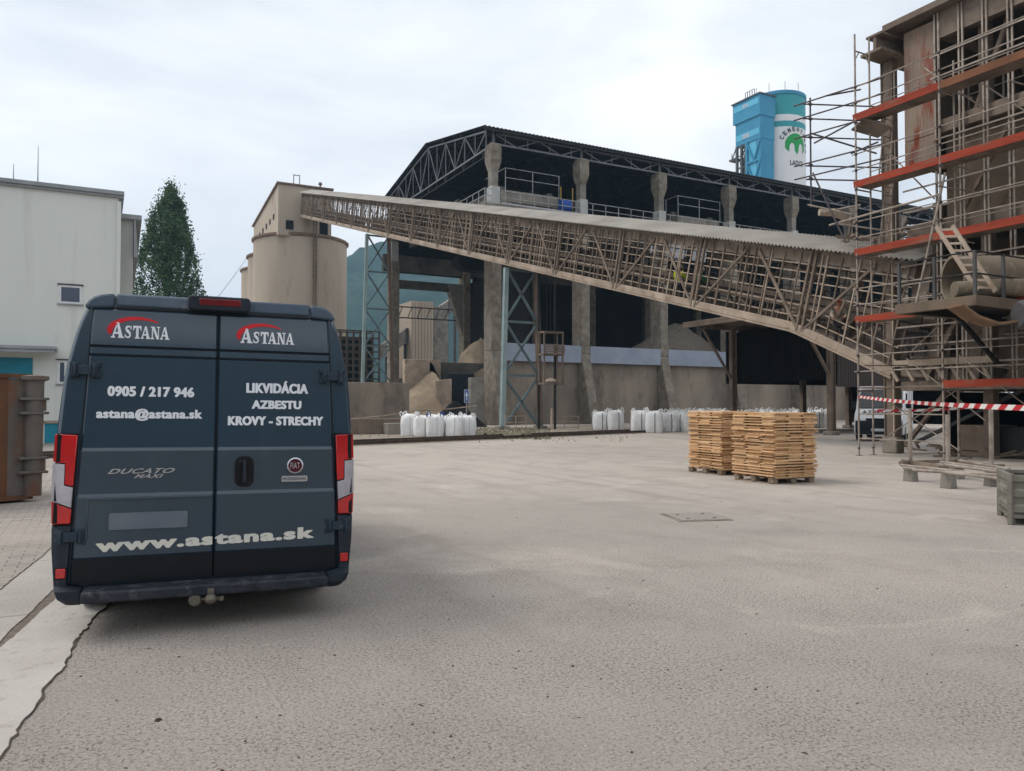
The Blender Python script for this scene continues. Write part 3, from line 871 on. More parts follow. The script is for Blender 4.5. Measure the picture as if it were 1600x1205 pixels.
# ================================================================== CONVEYOR GALLERY
GU0, GU1, GA = 23.6, 26.1, math.atan(.268)
GT, GN = Vector((0, math.cos(GA), math.sin(GA))), Vector((0, -math.sin(GA), math.cos(GA)))
GO = Vector((GU0, 21.0, 4.39))
GH = 3.23 * math.cos(GA)
S0, S1 = -4.3, 87.3
def gp(s, n, u=0.0):
    return GO + GT * s + GN * n + Vector((u, 0, 0))
def drop(s):      # the low end dips more steeply
    return -.17 * max(0, .3 - s)
gal = thing('conveyor_gallery', 'long dusty timber conveyor gallery climbing to the silos', 'conveyor', (GU0, 21, 0))
W = GU1 - GU0
mb = MB()
ns, prev = 2900, None
for k in range(ns + 1):
    s = S0 - .25 + (S1 - S0 + .25) * k / ns
    dz = .035 * math.cos(k * math.pi / 3)
    row = [gp(s, GH + .06 + dz, -.45), gp(s, GH + .62 + dz, W / 2), gp(s, GH + .06 + dz, W + .45)]
    row = [mb.bm.verts.new(q) for q in row]
    if prev:
        for j in range(2):
            mb.bm.faces.new((prev[j], row[j], row[j + 1], prev[j + 1]))
    prev = row
mb.build('roof', 'gallery_roof', gal, ang=60)
for u, nm in ((0, 'eave_board'), (W, 'eave_board')):
    mb = MB()
    k = S0
    random.seed(5)
    while k < S1 - .1:
        e = min(S1, k + 4.0)
        a, b = gp(k + .015, GH - .22, u), gp(e - .015, GH - .22 + random.uniform(-.02, .02), u)
        mb.bar(a, b, .05, .44, up=GN)
        k = e
    mb.build(nm, 'dust_wood', gal)
mb = MB(); ss = [S0, -3, -2, -1, 0, .4, 20, 40, 60, S1]
for a, b in zip(ss, ss[1:]):
    P = [gp(a, drop(a) - .02, -.1), gp(a, drop(a) - .02, W + .1), gp(b, drop(b) - .02, W + .1), gp(b, drop(b) - .02, -.1)]
    mb.hexa(P + [q + GN * .1 for q in P])
mb.build('floor', 'dust_pale', gal)
for u, nm in ((-.05, 'lower_chord'), (W + .05, 'lower_chord')):
    mb = MB()
    for a, b in zip(ss, ss[1:]):
        mb.bar(gp(a, drop(a) + .22, u), gp(b, drop(b) + .22, u), .14, .3, up=GN)
    mb.build(nm, 'dust_pale', gal, bevel=.02)
# inside: belt troughs, walkway rails
mb = MB()
for n, u0_, u1_ in ((1.0, .9, 2.1),):
    for a, b in zip(ss, ss[1:]):
        P = [gp(a, n + drop(a) * .5, u0_), gp(a, n + drop(a) * .5, u1_), gp(b, n + drop(b) * .5, u1_), gp(b, n + drop(b) * .5, u0_)]
        mb.hexa(P + [q + GN * .12 for q in P])
mb.build('belt', 'cladding_brown', gal)  # belt tone darkened for the shade inside the gallery
for n, u in ((.95, .85), (1.25, .85), (.95, 2.15)):
    mb = MB(); mb.bar(gp(S0, n, u), gp(S1, n, u), .1, .2, up=GN); mb.build('belt_frame', 'dust_brown', gal)
s = S0 + .5
while s < S1:
    mb = MB()
    for u in (.85, 2.15):
        mb.bar(gp(s, .05, u), gp(s, 1.0, u), .08)
    mb.bar(gp(s, .9, .9), gp(s, .9, 2.1), .07)
    mb.build('belt_trestle', 'dust_brown', gal)
    s += 1.6
# girts (thin horizontals) near and far
for u in (-.03, W + .03):
    for n in ((.62, 1.05, 1.5, 1.95, 2.3, 2.6) if u < 0 else (.6, 1.1, 1.6, 2.0, 2.5)):
        mb = MB(); mb.bar(gp(S0, n + (drop(S0) if n < 1.2 else 0), u), gp(0, n, u), .03, .045, up=GN); mb.bar(gp(0, n, u), gp(S1, n, u), .03, .045, up=GN)
        mb.build('girt', 'dust_pale' if u < 0 else 'dust_brown', gal)  # far girts coloured darker, as shaded behind the near face
random.seed(11)
studs = []
s = S0 + .2
while s < S1:
    studs.append((s + random.uniform(-.08, .08), -.06, .052))
    if random.random() < .4:
        studs.append((s + random.uniform(.16, .3), -.06, .04))
    s += .68
far = []
s = S0 + .3
while s < S1:
    far.append((s, W + .06, .05)); s += .9
k = 0
def stud(mb, s, u, w_):
    mb.bar(gp(s + random.uniform(-.03, .03), .1 + drop(s), u), gp(s + random.uniform(-.05, .05), GH - .12, u), w_, .05, up=(1, 0, 0))
for s, u, w_ in studs[:98]:
    mb = MB(); stud(mb, s, u, w_); mb.build('stud', random.choice(['dust_wood', 'dust_brown', 'dust_pale']), gal, smooth=False)
mb = MB()
for s, u, w_ in studs[98:] + far:
    stud(mb, s, u, w_)
mb.build('stud', 'dust_wood', gal, smooth=False, kind='stuff')
# main posts and diagonals
s = -6.3
while s + 5.0 < S1:
    for u in (-.1, W + .1):
        if s > S0:
            for d_ in (-.12, .14):
                mb = MB(); mb.bar(gp(s + d_, .1, u), gp(s + d_, GH - .05, u), .09, .1, up=(1, 0, 0)); mb.build('post', 'dust_wood', gal)
            mb = MB(); mb.bar(gp(s + .15, .2, u), gp(s + 2.8, GH - .25, u), .115, .06, up=(1, 0, 0)); mb.build('brace', 'dust_wood', gal)
        mb = MB(); mb.bar(gp(s + 6.0, .2, u), gp(s + 3.5, GH - .25, u), .10, .06, up=(1, 0, 0)); mb.build('brace', 'dust_brown', gal)
    s += 6.2
mb = MB()
for s in [S0 + .6 + 2.9 * i for i in range(31)]:
    mb.bar(gp(s, GH - .1, 0), gp(s, GH - .1, W), .1); mb.bar(gp(s, GH - .1, 0), gp(s, GH + .5, W / 2), .08); mb.bar(gp(s, GH - .1, W), gp(s, GH + .5, W / 2), .08)
mb.build('rafter', 'dust_wood', gal)
# remaining wall sheets on the far side (the rest is stripped)
random.seed(23)
for s, n0, n1, L_, m_ in ((8.9, 2.0, 2.75, 1.0, 'sheet_white'), (10.4, 1.95, 2.75, 1.5, 'sheet_white'), (12.9, 2.1, 2.5, .5, 'sheet_white'), (5.0, 2.2, 2.9, 3.2, 'dust_pale'), (17, .4, 1.7, 4.0, 'dust_brown'), (24, .3, 2.0, 5, 'wall_beige'), (31, .2, 1.9, 7, 'wall_beige'), (40, .2, 2.4, 9, 'wall_beige'), (52, .2, 1.5, 12, 'wall_beige'), (66, .2, 1.3, 20, 'wall_beige')):
    mb = MB(); a, b = gp(s, n0, W + .12), gp(s + L_, n0, W + .12)
    mb.hexa([a, b, b + Vector((.02, 0, 0)), a + Vector((.02, 0, 0)), a + GN * (n1 - n0), b + GN * (n1 - n0), b + GN * (n1 - n0) + Vector((.02, 0, 0)), a + GN * (n1 - n0) + Vector((.02, 0, 0))])
    mb.build('wall_sheet', m_, gal)
# loose slats and debris on the gallery's lower end
mb = MB()
random.seed(31)
for i in range(70):
    s = S0 + 8 * random.random() ** 1.5
    a = gp(s, random.uniform(.3, GH - .5), random.uniform(.2, W - .2))
    d = Vector((random.uniform(-.5, .5), random.uniform(-1, 1), random.uniform(-.6, .6)))
    mb.bar(a, a + d * random.uniform(.4, 1.3), .05, .1)
for i in range(34):
    a = gp(S0 + random.uniform(-.2, 3.6), GH + .45 + random.uniform(0, .25), random.uniform(0, W))
    mb.bar(a, a + Vector((random.uniform(-1, 1), random.uniform(-1, 1), random.uniform(-.15, .3))).normalized() * random.uniform(.6, 1.8), .05, .09)
tag(mb.build('timber_debris', 'dust_wood', smooth=False), 'loose broken slats heaped at the low end of the gallery', 'debris', kind='stuff')

# ================================================================== GALLERY TRESTLES (flat two-legged bents)
def trestle(u0, u1, v, zt, lab, lean=.3, levels=5):
    t = thing('trestle_tower', lab, 'support tower', ((u0 + u1) / 2, v, 0), group='lattice towers carrying the gallery')
    def P(i, z):
        k = lean * (1 - z / zt)
        return Vector(((u0 - k) if i == 0 else (u1 + k), v, z))
    for i in (0, 1):
        mb = MB()
        for dv in (-.11, .11):
            mb.bar(P(i, 0) + Vector((0, dv, 0)), P(i, zt) + Vector((0, dv, 0)), .06, .30, up=(1, 0, 0))
        mb.bar(P(i, 0), P(i, zt), .16, .24, up=(1, 0, 0))
        mb.build('leg', 'tower_pale' if i == 0 else 'tower_rust', t)
        mb = MB(); q = P(i, 0); mb.b6(q.x - .35, q.x + .35, q.y - .35, q.y + .35, 0, .2); mb.build('footing', 'concrete', t)
    for k in range(levels):
        z0, z1 = zt * k / levels, zt * (k + 1) / levels
        for a, b in ((P(0, z0), P(1, z1)), (P(1, z0), P(0, z1))):
            mb = MB()
            for dv in (-.07, .07):
                mb.bar(a + Vector((0, dv, 0)), b + Vector((0, dv, 0)), .05, .12)
            mb.build('cross_brace', 'tower_blue', t)
        mb = MB(); z = z1 - (.1 if k == levels - 1 else 0); mb.bar(P(0, z), P(1, z), .14, .16); mb.build('girder', 'tower_blue', t)
    return t
def zbot(v): return 4.39 + .268 * (v - 21)
trestle(GU0 + .1, GU1 - .1, 45.4, zbot(45.2) - .15, 'pale blue lattice tower carrying the middle of the gallery', levels=3)
trestle(GU0 + .1, GU1 - .1, 75.9, zbot(75.8) - .15, 'pale blue lattice tower beside the silos and hall gable', lean=.5, levels=5)
# hoist landing on the middle tower
hv, hu = 43.6, 26.0
t = thing('hoist_cage', 'dusty hoist cage with sacks hung on the middle tower', 'hoist', (hu, hv, 2.9))
mb = MB()
for z in (2.95, 4.85, 6.3):
    mb.b6(hu - .75, hu + .75, hv - .5, hv + .3, z, z + .1)
mb.build('landing', 'dust_wood', t)
mb = MB()
for x in (-.7, .7):
    for y in (-.45, .25):
        mb.bar((hu + x, hv + y, 2.9), (hu + x, hv + y, 6.4), .09)
mb.build('cage_post', 'dust_brown', t)
mb = MB()
random.seed(4)
for k in range(5):
    mb.bar((hu - .8, hv - .55, 4.95 + .14 * k), (hu + .8 + .1 * random.random(), hv - .5, 4.95 + .14 * k), .1, .1)
mb.build('guard_plank', 'dust_wood', t)
mb = MB()
mb.lathe([(.1, 0), (.4, .03), (.42, .12), (.3, .25), (.08, .32)], (hu, hv - .1, 3.05), 14)
mb.build('sack', 'dust_pale', t)
mb = MB()
for x in (-.62, .62):
    mb.bar((hu + x, hv + .4, 0.0), (hu + x, hv + .4, zbot(hv) - .2), .12)
for x in (-.3, 0, .3):
    mb.tube((hu + x, hv - .1, 6.4), (hu + x, hv - .1, zbot(hv) - .2), .02, 4)
mb.build('guide_rail', 'steel_black', t)

# ================================================================== CANOPY SHED behind the gallery
sh = thing('open_shed', 'dark open steel shed with braced posts below the gallery', 'shed', (34.7, 28.7, 0))
def shed_post(u, v, h, w_=.34, brace=True):
    mb = MB(); mb.b6(u - w_ / 2, u + w_ / 2, v - .05, v + .05, 0, h)
    mb.b6(u - w_ / 2 - .03, u - w_ / 2 + .02, v - .14, v + .14, .002, h); mb.b6(u + w_ / 2 - .02, u + w_ / 2 + .03, v - .14, v + .14, .002, h)
    p_ = mb.build('post', 'dust_brown', sh)
    mb = MB(); mb.b6(u - .32, u + .32, v - .3, v + .3, 0, .22); mb.build('base_plate', 'concrete', p_, bevel=.03)
    if brace:
        mb = MB(); mb.bar((u - .2, v, 3.3), (u - 2.5, v, 6.35), .16, .1); mb.build('brace', 'dust_brown', sh)
for u, v in ((34.7, 28.7), (34.7, 36.0)):
    shed_post(u, v, 6.3)
for u, v in ((41.5, 36.6), (46, 28.7), (46, 36.6)):
    shed_post(u, v, 6.3, .3, False)
mb = MB(); mb.b6(31.7, 47, 28.0, 37.2, 6.55, 6.7); mb.b6(31.7, 31.85, 28.0, 37.2, 6.35, 6.549); mb.build('roof', 'dust_brown', sh, bevel=.02)
mb = MB()
for v in (28.7, 32.4, 36.0):
    mb.b6(31.9, 46.8, v - .1, v + .1, 6.25, 6.548)
mb.build('roof_beam', 'dust_brown', sh)
mb = MB(); mb.b6(35, 46.6, 36.85, 36.95, 2.95, 6.24); mb.build('rear_panel', 'cladding_shaded', sh)
mb = MB(); mb.b6(46.4, 46.6, 28.8, 36.8, .4, 6.24); mb.build('end_panel', 'cladding_shaded', sh)
def corrug(mb, a, b, z0, z1, pitch=.2, amp=.03):
    a, b = Vector(a), Vector(b); d = b - a; L_ = d.length; d.normalize(); n = Vector((-d.y, d.x, 0)); k = 0; pr = None
    x = 0
    while x <= L_:
        o = n * (amp if k % 4 in (1, 2) else -amp)
        q = (mb.bm.verts.new(a + d * x + o + Vector((0, 0, z0))), mb.bm.verts.new(a + d * x + o + Vector((0, 0, z1))))
        if pr:
            mb.bm.faces.new((pr[0], q[0], q[1], pr[1]))
        pr = q
        x += pitch / 4 if k % 2 == 0 else pitch / 4
        k += 1
mb = MB(); corrug(mb, (34.9, 28.5, 0), (45.8, 28.5, 0), 2.6, 6.2); mb.build('front_panel', 'cladding_brown', sh, smooth=False)
mb = MB(); corrug(mb, (34.95, 28.9, 0), (34.95, 35.8, 0), 3.0, 6.2); mb.build('side_panel', 'cladding_shaded', sh, smooth=False)

# ================================================================== BEIGE SILOS
def silo(c, r, h, lab, pipe=True):
    t = thing('concrete_silo', lab, 'silo', (c[0], c[1], 0), group='row of beige concrete silos')
    mb = MB(); mb.lathe([(r, 0), (r, h), (r * .3, h + .5)], (c[0], c[1], 0), 72); mb.build('wall', 'silo_beige', t)
    mb = MB(); mb.lathe([(r + .01, h - .5), (r + .26, h - .32), (r + .26, h - .06), (r + .1, h + .02)], (c[0], c[1], 0), 72, cap=False); mb.build('rim', 'silo_rim', t)
    if pipe:
        mb = MB()
        a = math.atan2(-c[1], -c[0]) + .25
        for da in (0, .06):
            x, y = c[0] + (r + .25) * math.cos(a + da), c[1] + (r + .25) * math.sin(a + da)
            mb.tube((x, y, 0), (x, y, h + 4), .1, 6)
        for k in range(40):
            z = .8 + k * .7
            if z < h + 3.8:
                mb.tube((c[0] + (r + .25) * math.cos(a), c[1] + (r + .25) * math.sin(a), z), (c[0] + (r + .25) * math.cos(a + .06), c[1] + (r + .25) * math.sin(a + .06), z), .05, 5)
        mb.build('ladder', 'silo_rim', t)
    return t
silo((25.1, 111.6), 6.45, 24.9, 'beige concrete silo with ladder, nearest of its row')
silo((26.3, 125.2), 6.2, 24.9, 'beige concrete silo in the middle of its row', False)
silo((27.3, 138.6), 6.1, 24.9, 'beige concrete silo farthest back in its row', False)
hx0, hx1 = on_v(435, 290, 105.6).x, on_v(518, 290, 105.6).x
hh = thing('silo_head_house', 'beige head house sitting on top of the silos', 'head house', (hx0, 105.6, 24.5))
HE, HZ = 124.4, 29.2
mb = MB(); mb.hexa([(hx0, 105.6, 24.4), (hx1, 105.6, 24.4), (hx1, HE, 24.4), (hx0, HE, 24.4), (hx0, 105.6, 31.2), (hx1, 105.6, 31.2), (hx1, HE, HZ), (hx0, HE, HZ)])
mb.build('wall', 'silo_beige', hh)
mb = MB(); mb.hexa([(hx0 - .25, 105.3, 31.21), (hx1 + .25, 105.3, 31.21), (hx1 + .25, HE + .3, HZ + .01), (hx0 - .25, HE + .3, HZ + .01), (hx0 - .25, 105.3, 31.42), (hx1 + .25, 105.3, 31.42), (hx1 + .25, HE + .3, HZ + .22), (hx0 - .25, HE + .3, HZ + .22)])
mb.build('roof', 'silo_rim', hh)
for k in range(5):
    v = 108.2 + k * 2.6
    mb = MB(); mb.b6(hx0 - .06, hx0 + .1, v, v + .8, 27.0 - .12 * k, 27.7 - .12 * k); mb.build('window', 'dark_hole', hh)
mb = MB(); mb.b6(hx0 + 1.0, hx0 + 2.0, 105.5, 105.65, 25.2, 26.4); mb.build('opening', 'dark_hole', hh)
mb = MB(); mb.b6(hx1 - 1.6, hx1 - .5, 105.5, 105.65, 24.5, 27.6); mb.build('door', 'dark_hole', hh)
mb = MB()
for x in (0, .8):
    mb.tube((hx0 + 2.2 + x, 106.5, 31.3), (hx0 + 2.2 + x, 106.5, 33), .06, 5)
mb.tube((hx0 + 2.2, 106.5, 32.9), (hx0 + 3.0, 106.5, 32.9), .06, 5)
mb.tube((hx1 - 1.2, 107, 31.3), (hx1 - 1.2, 107, 32.2), .12, 6)
mb.lathe([(.3, 32.2), (.2, 32.5)], (hx1 - 1.2, 107, 0), 8)
mb.build('roof_vent', 'silo_rim', hh)
# cable sagging from the silo to the left
a, b = on_d(388, 400, 120), on_d(150, 640, 60)
mb = MB(); pts = []
for k in range(15):
    q = a.lerp(b, k / 14); q.z -= 1.6 * math.sin(math.pi * k / 14); pts.append(q)
mb.path(pts, .03, 5)
tag(mb.build('cable', 'steel_black'), 'thin sagging cable running down from the beige silos', 'cable')

# ================================================================== BLUE AND WHITE CEMENT SILO
bc = on_d(1215.5, 300, 196); br = 6.75
topz = 79.0
bs = thing('cement_silo', 'tall white cement silo with teal top and green emblem', 'silo', (bc.x, bc.y, 0))
f0 = math.atan2(-bc.y, -bc.x)
def band(z0, z1, m, nm, r=br):
    mb = MB(); mb.lathe([(r, z0), (r, z1)], (bc.x, bc.y, 0), 80, cap=False); return mb.build(nm, m, bs)
zt = lambda py: on_d(1221, py, 190).z
Z1, Z2, Z3 = zt(180), zt(190), zt(199)
band(0, Z3, 'silo_white', 'wall'); band(Z3, Z2, 'silo_teal', 'teal_stripe'); band(Z2, Z1, 'silo_white', 'white_stripe'); band(Z1, topz, 'silo_teal', 'teal_top')
mb = MB(); mb.lathe([(br + .02, topz - .7), (br + .25, topz - .6), (br + .25, topz + .2), (.5, topz + .8)], (bc.x, bc.y, 0), 80); mb.build('roof_rim', 'tower_cyan', bs)
mb = MB()
for a_ in (-.9, -.3, .3, .9):
    x, y = bc.x + (br - .4) * math.cos(f0 + a_), bc.y + (br - .4) * math.sin(f0 + a_)
    mb.tube((x, y, topz), (x, y, topz + 2.6), .06, 4)
mb.build('lightning_rod', 'steel_dark', bs)
LC = f0 + .70     # the emblem faces a little to the right
def wrap(x, z, r=br + .06):
    return (bc.x + r * math.cos(LC + x / br), bc.y + r * math.sin(LC + x / br), z)
lz = on_d(1243, 231, 191).z
mb = MB()
def wpoly(mb, pts):
    mb.poly([wrap(x * 1.2, lz + z * 1.25) for x, z in pts])
# rounded green sign with two finger-shaped gaps
def arc(cx, cz, rx, rz, a0, a1, n):
    return [(cx + rx * math.cos(R(a0 + (a1 - a0) * k / n)), cz + rz * math.sin(R(a0 + (a1 - a0) * k / n))) for k in range(n + 1)]
outer = arc(0, 0, 2.55, 2.5, 222, -42, 44)
inner = []
for x, z in outer:
    bx = x
    c_ = -1.35
    if abs(x + 1.0) < .62: lowz = -.1 + .75 * math.sqrt(max(0, 1 - ((x + 1.0) / .62) ** 2)) - .3
    elif abs(x - 1.15) < .62: lowz = -.1 + .75 * math.sqrt(max(0, 1 - ((x - 1.15) / .62) ** 2)) - .3
    else: lowz = None
    inner.append(lowz)
cols = [-2.55 + 5.1 * k / 60 for k in range(61)]
def up(x): return 2.5 * math.sqrt(max(0, 1 - (x / 2.55) ** 2))
def dn(x):
    if abs(x + .95) < .6:
        return -.35 + .9 * math.sqrt(1 - ((x + .95) / .6) ** 2)
    if abs(x - 1.25) < .6:
        return -.35 + .9 * math.sqrt(1 - ((x - 1.25) / .6) ** 2)
    if -.35 <= x <= .65:
        return -1.7 + abs(x - .15) * 1.6
    return -up(x) * (.62 if x < 0 else .78)
for a_, b_ in zip(cols, cols[1:]):
    if abs(a_) < 2.5 and abs(b_) < 2.5:
        wpoly(mb, [(a_, dn(a_)), (b_, dn(b_)), (b_, up(b_)), (a_, up(a_))])
mb.build('emblem', 'logo_green', bs, recalc=False)
mb = MB()
word = "CEMENT\u00c1RE\u0147"
for k, ch in enumerate(word):
    a_ = R(152 - 17.5 * k)
    def f(x, z, a_=a_):
        rr = 3.65 + z * 1.2
        return wrap(rr * math.cos(a_) + x * math.sin(a_), lz + rr * math.sin(a_) - x * math.cos(a_))
    tall = 1.25 if ch in "\u00c1\u0147" else .95
    text_to(mb, ch, -.40, .40, 0, tall, f, .04)
text_to(mb, "LADCE", -1.75, 2.25, lz - 4.9, lz - 3.6, lambda x, z: wrap(x, z), .03)
mb.build('lettering', 'letter_dark', bs, recalc=False)

tw = thing('elevator_tower', 'blue clad tower with open lattice stairs beside the cement silo', 'tower', (0, 0, 0))
c0, c1 = on_d(1187, 145, 186), on_d(1203, 146, 190)
tu0, tu1, tv0 = c0.x, c0.x + 5.2, c0.y
tv1 = on_u(1145, 160, tu0).y
z_ = lambda py: on_d(1187, py, 186).z
tw.location = (tu0, tv0, 0); WM[tw.name] = Matrix.Translation(tw.location)
tvm = tv0 + (tv1 - tv0) * .94
mb = MB(); mb.b6(tu0, tu1, tv0, tv1, z_(178), z_(146)); mb.build('penthouse', 'tower_cyan', tw)
mb = MB(); mb.b6(tu0 + .35, tu1 - .2, tv0 + .2, tvm, z_(214), z_(178) - .01); mb.build('machine_room', 'tower_cyan', tw)
mb = MB(); mb.b6(tu0 - .3, tu1 + .3, tv0 - .3, tv1 + .3, z_(146) + .01, z_(144)); mb.build('roof', 'steel_dark', tw)
mb = MB(); mb.b6(tu0 - .06, tu0 + .1, tv0 + .4, tv1 - .3, z_(160), z_(151)); mb.build('window_band', 'cyan_light', tw)
mb = MB(); mb.b6(tu0 + .28, tu0 + .4, tv0 + .5, tvm - .3, z_(207), z_(197)); mb.build('window_band', 'cyan_light', tw)
TD = tv1 - tv0
mb = MB(); mb.b6(tu0 - .12, tu0 - .07, tv0 + TD * .42, tv0 + TD * .62, z_(158), z_(153)); mb.b6(tu0 + .22, tu0 + .27, tv0 + TD * .42, tv0 + TD * .66, z_(206), z_(199)); mb.build('window', 'sheet_white', tw)
mb = MB(); mb.b6(tu0 + .5, tu1 - .3, tv0 + .3, tv0 + (tv1 - tv0) * .20, 0, z_(214) - .01); mb.build('shaft', 'tower_cyan', tw)
mb = MB()
va, vb = tv0 + .3, tv0 + (tv1 - tv0) * .52
zs = [z_(214) - 5.2 * k for k in range(12)]
for a_, b_ in zip(zs, zs[1:]):
    mb.bar((tu0 + .4, va, b_), (tu0 + .4, vb, b_), .5); mb.bar((tu0 + .4, va, a_), (tu0 + .4, (va + vb) / 2, b_), .4); mb.bar((tu0 + .4, vb, a_), (tu0 + .4, (va + vb) / 2, b_), .4)
mb.bar((tu0 + .4, vb, 0), (tu0 + .4, vb, zs[0]), .6)
mb.build('lattice', 'tower_cyan', tw)
mb = MB(); mb.b6(tu0 + .6, tu0 + 1.0, tv0 + (tv1 - tv0) * .20 + .02, vb - .2, 0, z_(214) - .02); mb.build('lattice_panel', 'cyan_light', tw)
mb = MB()
for v in (vb + .4, (vb + tvm) / 2, tvm - .3):
    for u in (tu0 + .5, tu1 - .5):
        mb.bar((u, v, 0), (u, v, z_(214) - .01), .55)
for a_ in zs:
    for u in (tu0 + .5, tu1 - .5):
        mb.bar((u, vb, a_ - .4), (u, tvm, a_ - .4), .35); mb.bar((u, vb, a_ - 2.6), (u, tvm, a_ - 2.6), .2)
mb.build('lattice_frame', 'steel_dark', tw)
mb = MB()
for k, a_ in enumerate(zs[:-1]):
    p, q = (vb + .6, tvm - .6)
    if k % 2: p, q = q, p
    mb.bar((tu0 + 2, p, a_), (tu0 + 2, q, a_ - 5.2), 1.0, .5); mb.bar((tu0 + 1.2, p, a_ + 1), (tu0 + 1.2, q, a_ - 4.2), .2)
mb.build('stair', 'stair_yellow', tw)
pz_ = z_(231)
mb = MB(); mb.b6(tu0 + .2, tu0 + 2.5, tvm + .01, tvm + 2.2, pz_ - .5, pz_); mb.bar((tu0 + 1, tvm + 2.0, pz_), (tu0 + 1, tvm - .2, pz_ + 4), .2); mb.bar((tu0 + 1, tvm + 2.0, pz_), (tu0 + 1, tvm + 2.0, pz_ + 1.6), .15); mb.build('platform', 'steel_dark', tw)
mb = MB()
for k in range(5):
    v = tv0 + 2 + k * (tv1 - tv0 - 6) / 4
    mb.tube((tu0 + .3, v, z_(144)), (tu0 + .3, v, z_(144) + 1.6), .09, 4)
mb.tube((tu0 + .3, tv0 + 2, z_(144) + 1.6), (tu0 + .3, tv1 - 4, z_(144) + 1.6), .07, 4)
mb.build('roof_railing', 'steel_dark', tw)

# ================================================================== WHITE BUILDING on the left
wb = thing('white_building', 'plain white rendered building with teal door and small windows', 'building', (.64, 38.2, 0))
BV, BU = 38.2, .62
mb = MB(); mb.b6(-34, BU, BV, BV + 16, 0, 10.86); mb.build('wall', 'building_white', wb)
mb = MB(); mb.b6(-34.2, BU + .22, BV - .22, BV + 16.2, 10.86, 11.04); mb.build('roof', 'trim_grey', wb, bevel=.02)
mb = MB(); mb.b6(-34, BU + .2, BV - .14, BV - .02, 10.76, 10.855); mb.build('gutter', 'trim_grey', wb)
mb = MB(); mb.b6(BU - .01, BU + .62, BV + .7, BV + 5.2, 0, 10.0); mb.build('side_wing', 'building_grey', wb)
mb = MB()
mb.hexa([(BU + .1, BV + .45, 10.0), (BU + .95, BV + .45, 10.0), (BU + .95, BV + 5.6, 8.6), (BU + .1, BV + 5.6, 8.6), (BU + .1, BV + .45, 10.2), (BU + .95, BV + .45, 10.2), (BU + .95, BV + 5.6, 8.8), (BU + .1, BV + 5.6, 8.8)])
mb.hexa([(BU + .08, BV + .45, 8.2), (BU + .8, BV + .6, 8.2), (BU + .8, BV + .7, 8.2), (BU + .08, BV + .7, 8.2), (BU + .08, BV + .45, 8.3), (BU + .3, BV + .6, 10.0), (BU + .3, BV + .7, 10.0), (BU + .08, BV + .7, 8.3)][:0] or [(BU + .64, BV + .5, 8.3), (BU + .82, BV + .5, 8.3), (BU + .82, BV + 5.4, 7.6), (BU + .64, BV + 5.4, 7.6), (BU + .64, BV + .5, 10.0), (BU + .70, BV + .5, 10.0), (BU + .70, BV + 5.4, 8.6), (BU + .64, BV + 5.4, 8.6)])
mb.build('wing_roof', 'trim_grey', wb)
mb = MB(); mb.b6(BU - .06, BU + .1, BV - .1, BV + .06, 0, 10.6); mb.build('downpipe', 'building_white', wb, bevel=.02)
def window(px0, py0, px1, py1, m='glass'):
    a, b = on_v(px0, py0, BV), on_v(px1, py1, BV)
    x0, x1, z0, z1 = min(a.x, b.x), max(a.x, b.x), min(a.z, b.z), max(a.z, b.z)
    fr = MB()
    for q in ((x0, x1, z1 - .09, z1), (x0, x1, z0, z0 + .09), (x0, x0 + .09, z0 + .09, z1 - .09), (x1 - .09, x1, z0 + .09, z1 - .09)):
        fr.b6(q[0], q[1], BV - .03, BV + .04, q[2], q[3])
    wn_ = fr.build('window', 'white_frame', wb)
    g = MB(); g.b6(x0 + .09, x1 - .09, BV - .012, BV + .03, z0 + .09, z1 - .09); g.build('pane', m, wn_)
    sl_ = MB(); sl_.b6(x0 - .06, x1 + .06, BV - .09, BV - .001, z0 - .05, z0 - .001); sl_.build('sill', 'trim_grey', wn_)
    h_ = MB(); h_.b6(x0 - .05, x1 + .05, BV - .06, BV - .001, z1 + .001, z1 + .06); h_.build('lintel', 'steel_dark', wn_)
window(92, 445, 128, 476)
window(90, 563, 104, 600)
a, b = on_v(-60, 557, BV), on_v(50, 640, BV)
mb = MB(); mb.b6(a.x - 3, b.x, BV - .03, BV + .02, 0, a.z); d_ = mb.build('door', 'teal_door', wb)
mb = MB()
for k in range(7):
    mb.b6(a.x - 3, b.x, BV - .045, BV - .03, .5 + k * .5, .52 + k * .5)
mb.build('door_rib', 'teal_door', d_)
c_ = on_v(88, 546, BV - 1)
mb = MB(); mb.b6(a.x - 5, c_.x, BV - 1.1, BV - .001, c_.z - .02, c_.z + .12); mb.b6(a.x - 5, c_.x - .05, BV - 1.05, BV - .95, c_.z - .16, c_.z - .021); mb.build('canopy', 'trim_grey', wb, bevel=.02)
a, b = on_v(70, 662, BV), on_v(96, 690, BV)
mb = MB(); mb.b6(a.x, b.x + .4, BV - .04, BV + .02, 0, a.z); mb.build('basement_hatch', 'teal_door', wb)
mb = MB(); mb.b6(a.x - .1, b.x + .5, BV - .1, BV - .001, a.z + .01, a.z + .12); mb.build('hatch_lintel', 'dust_pale', wb)
for px, pt, pb in ((21, 256, 284), (59, 228, 288)):
    p = on_v(px, pb, BV + .6); q = on_v(px, pt, BV + .6)
    mb = MB(); mb.tube((p.x, BV + .6, 11.0), (p.x, BV + .6, q.z), .03, 5, .012); mb.build('lightning_rod', 'steel_grey', wb)

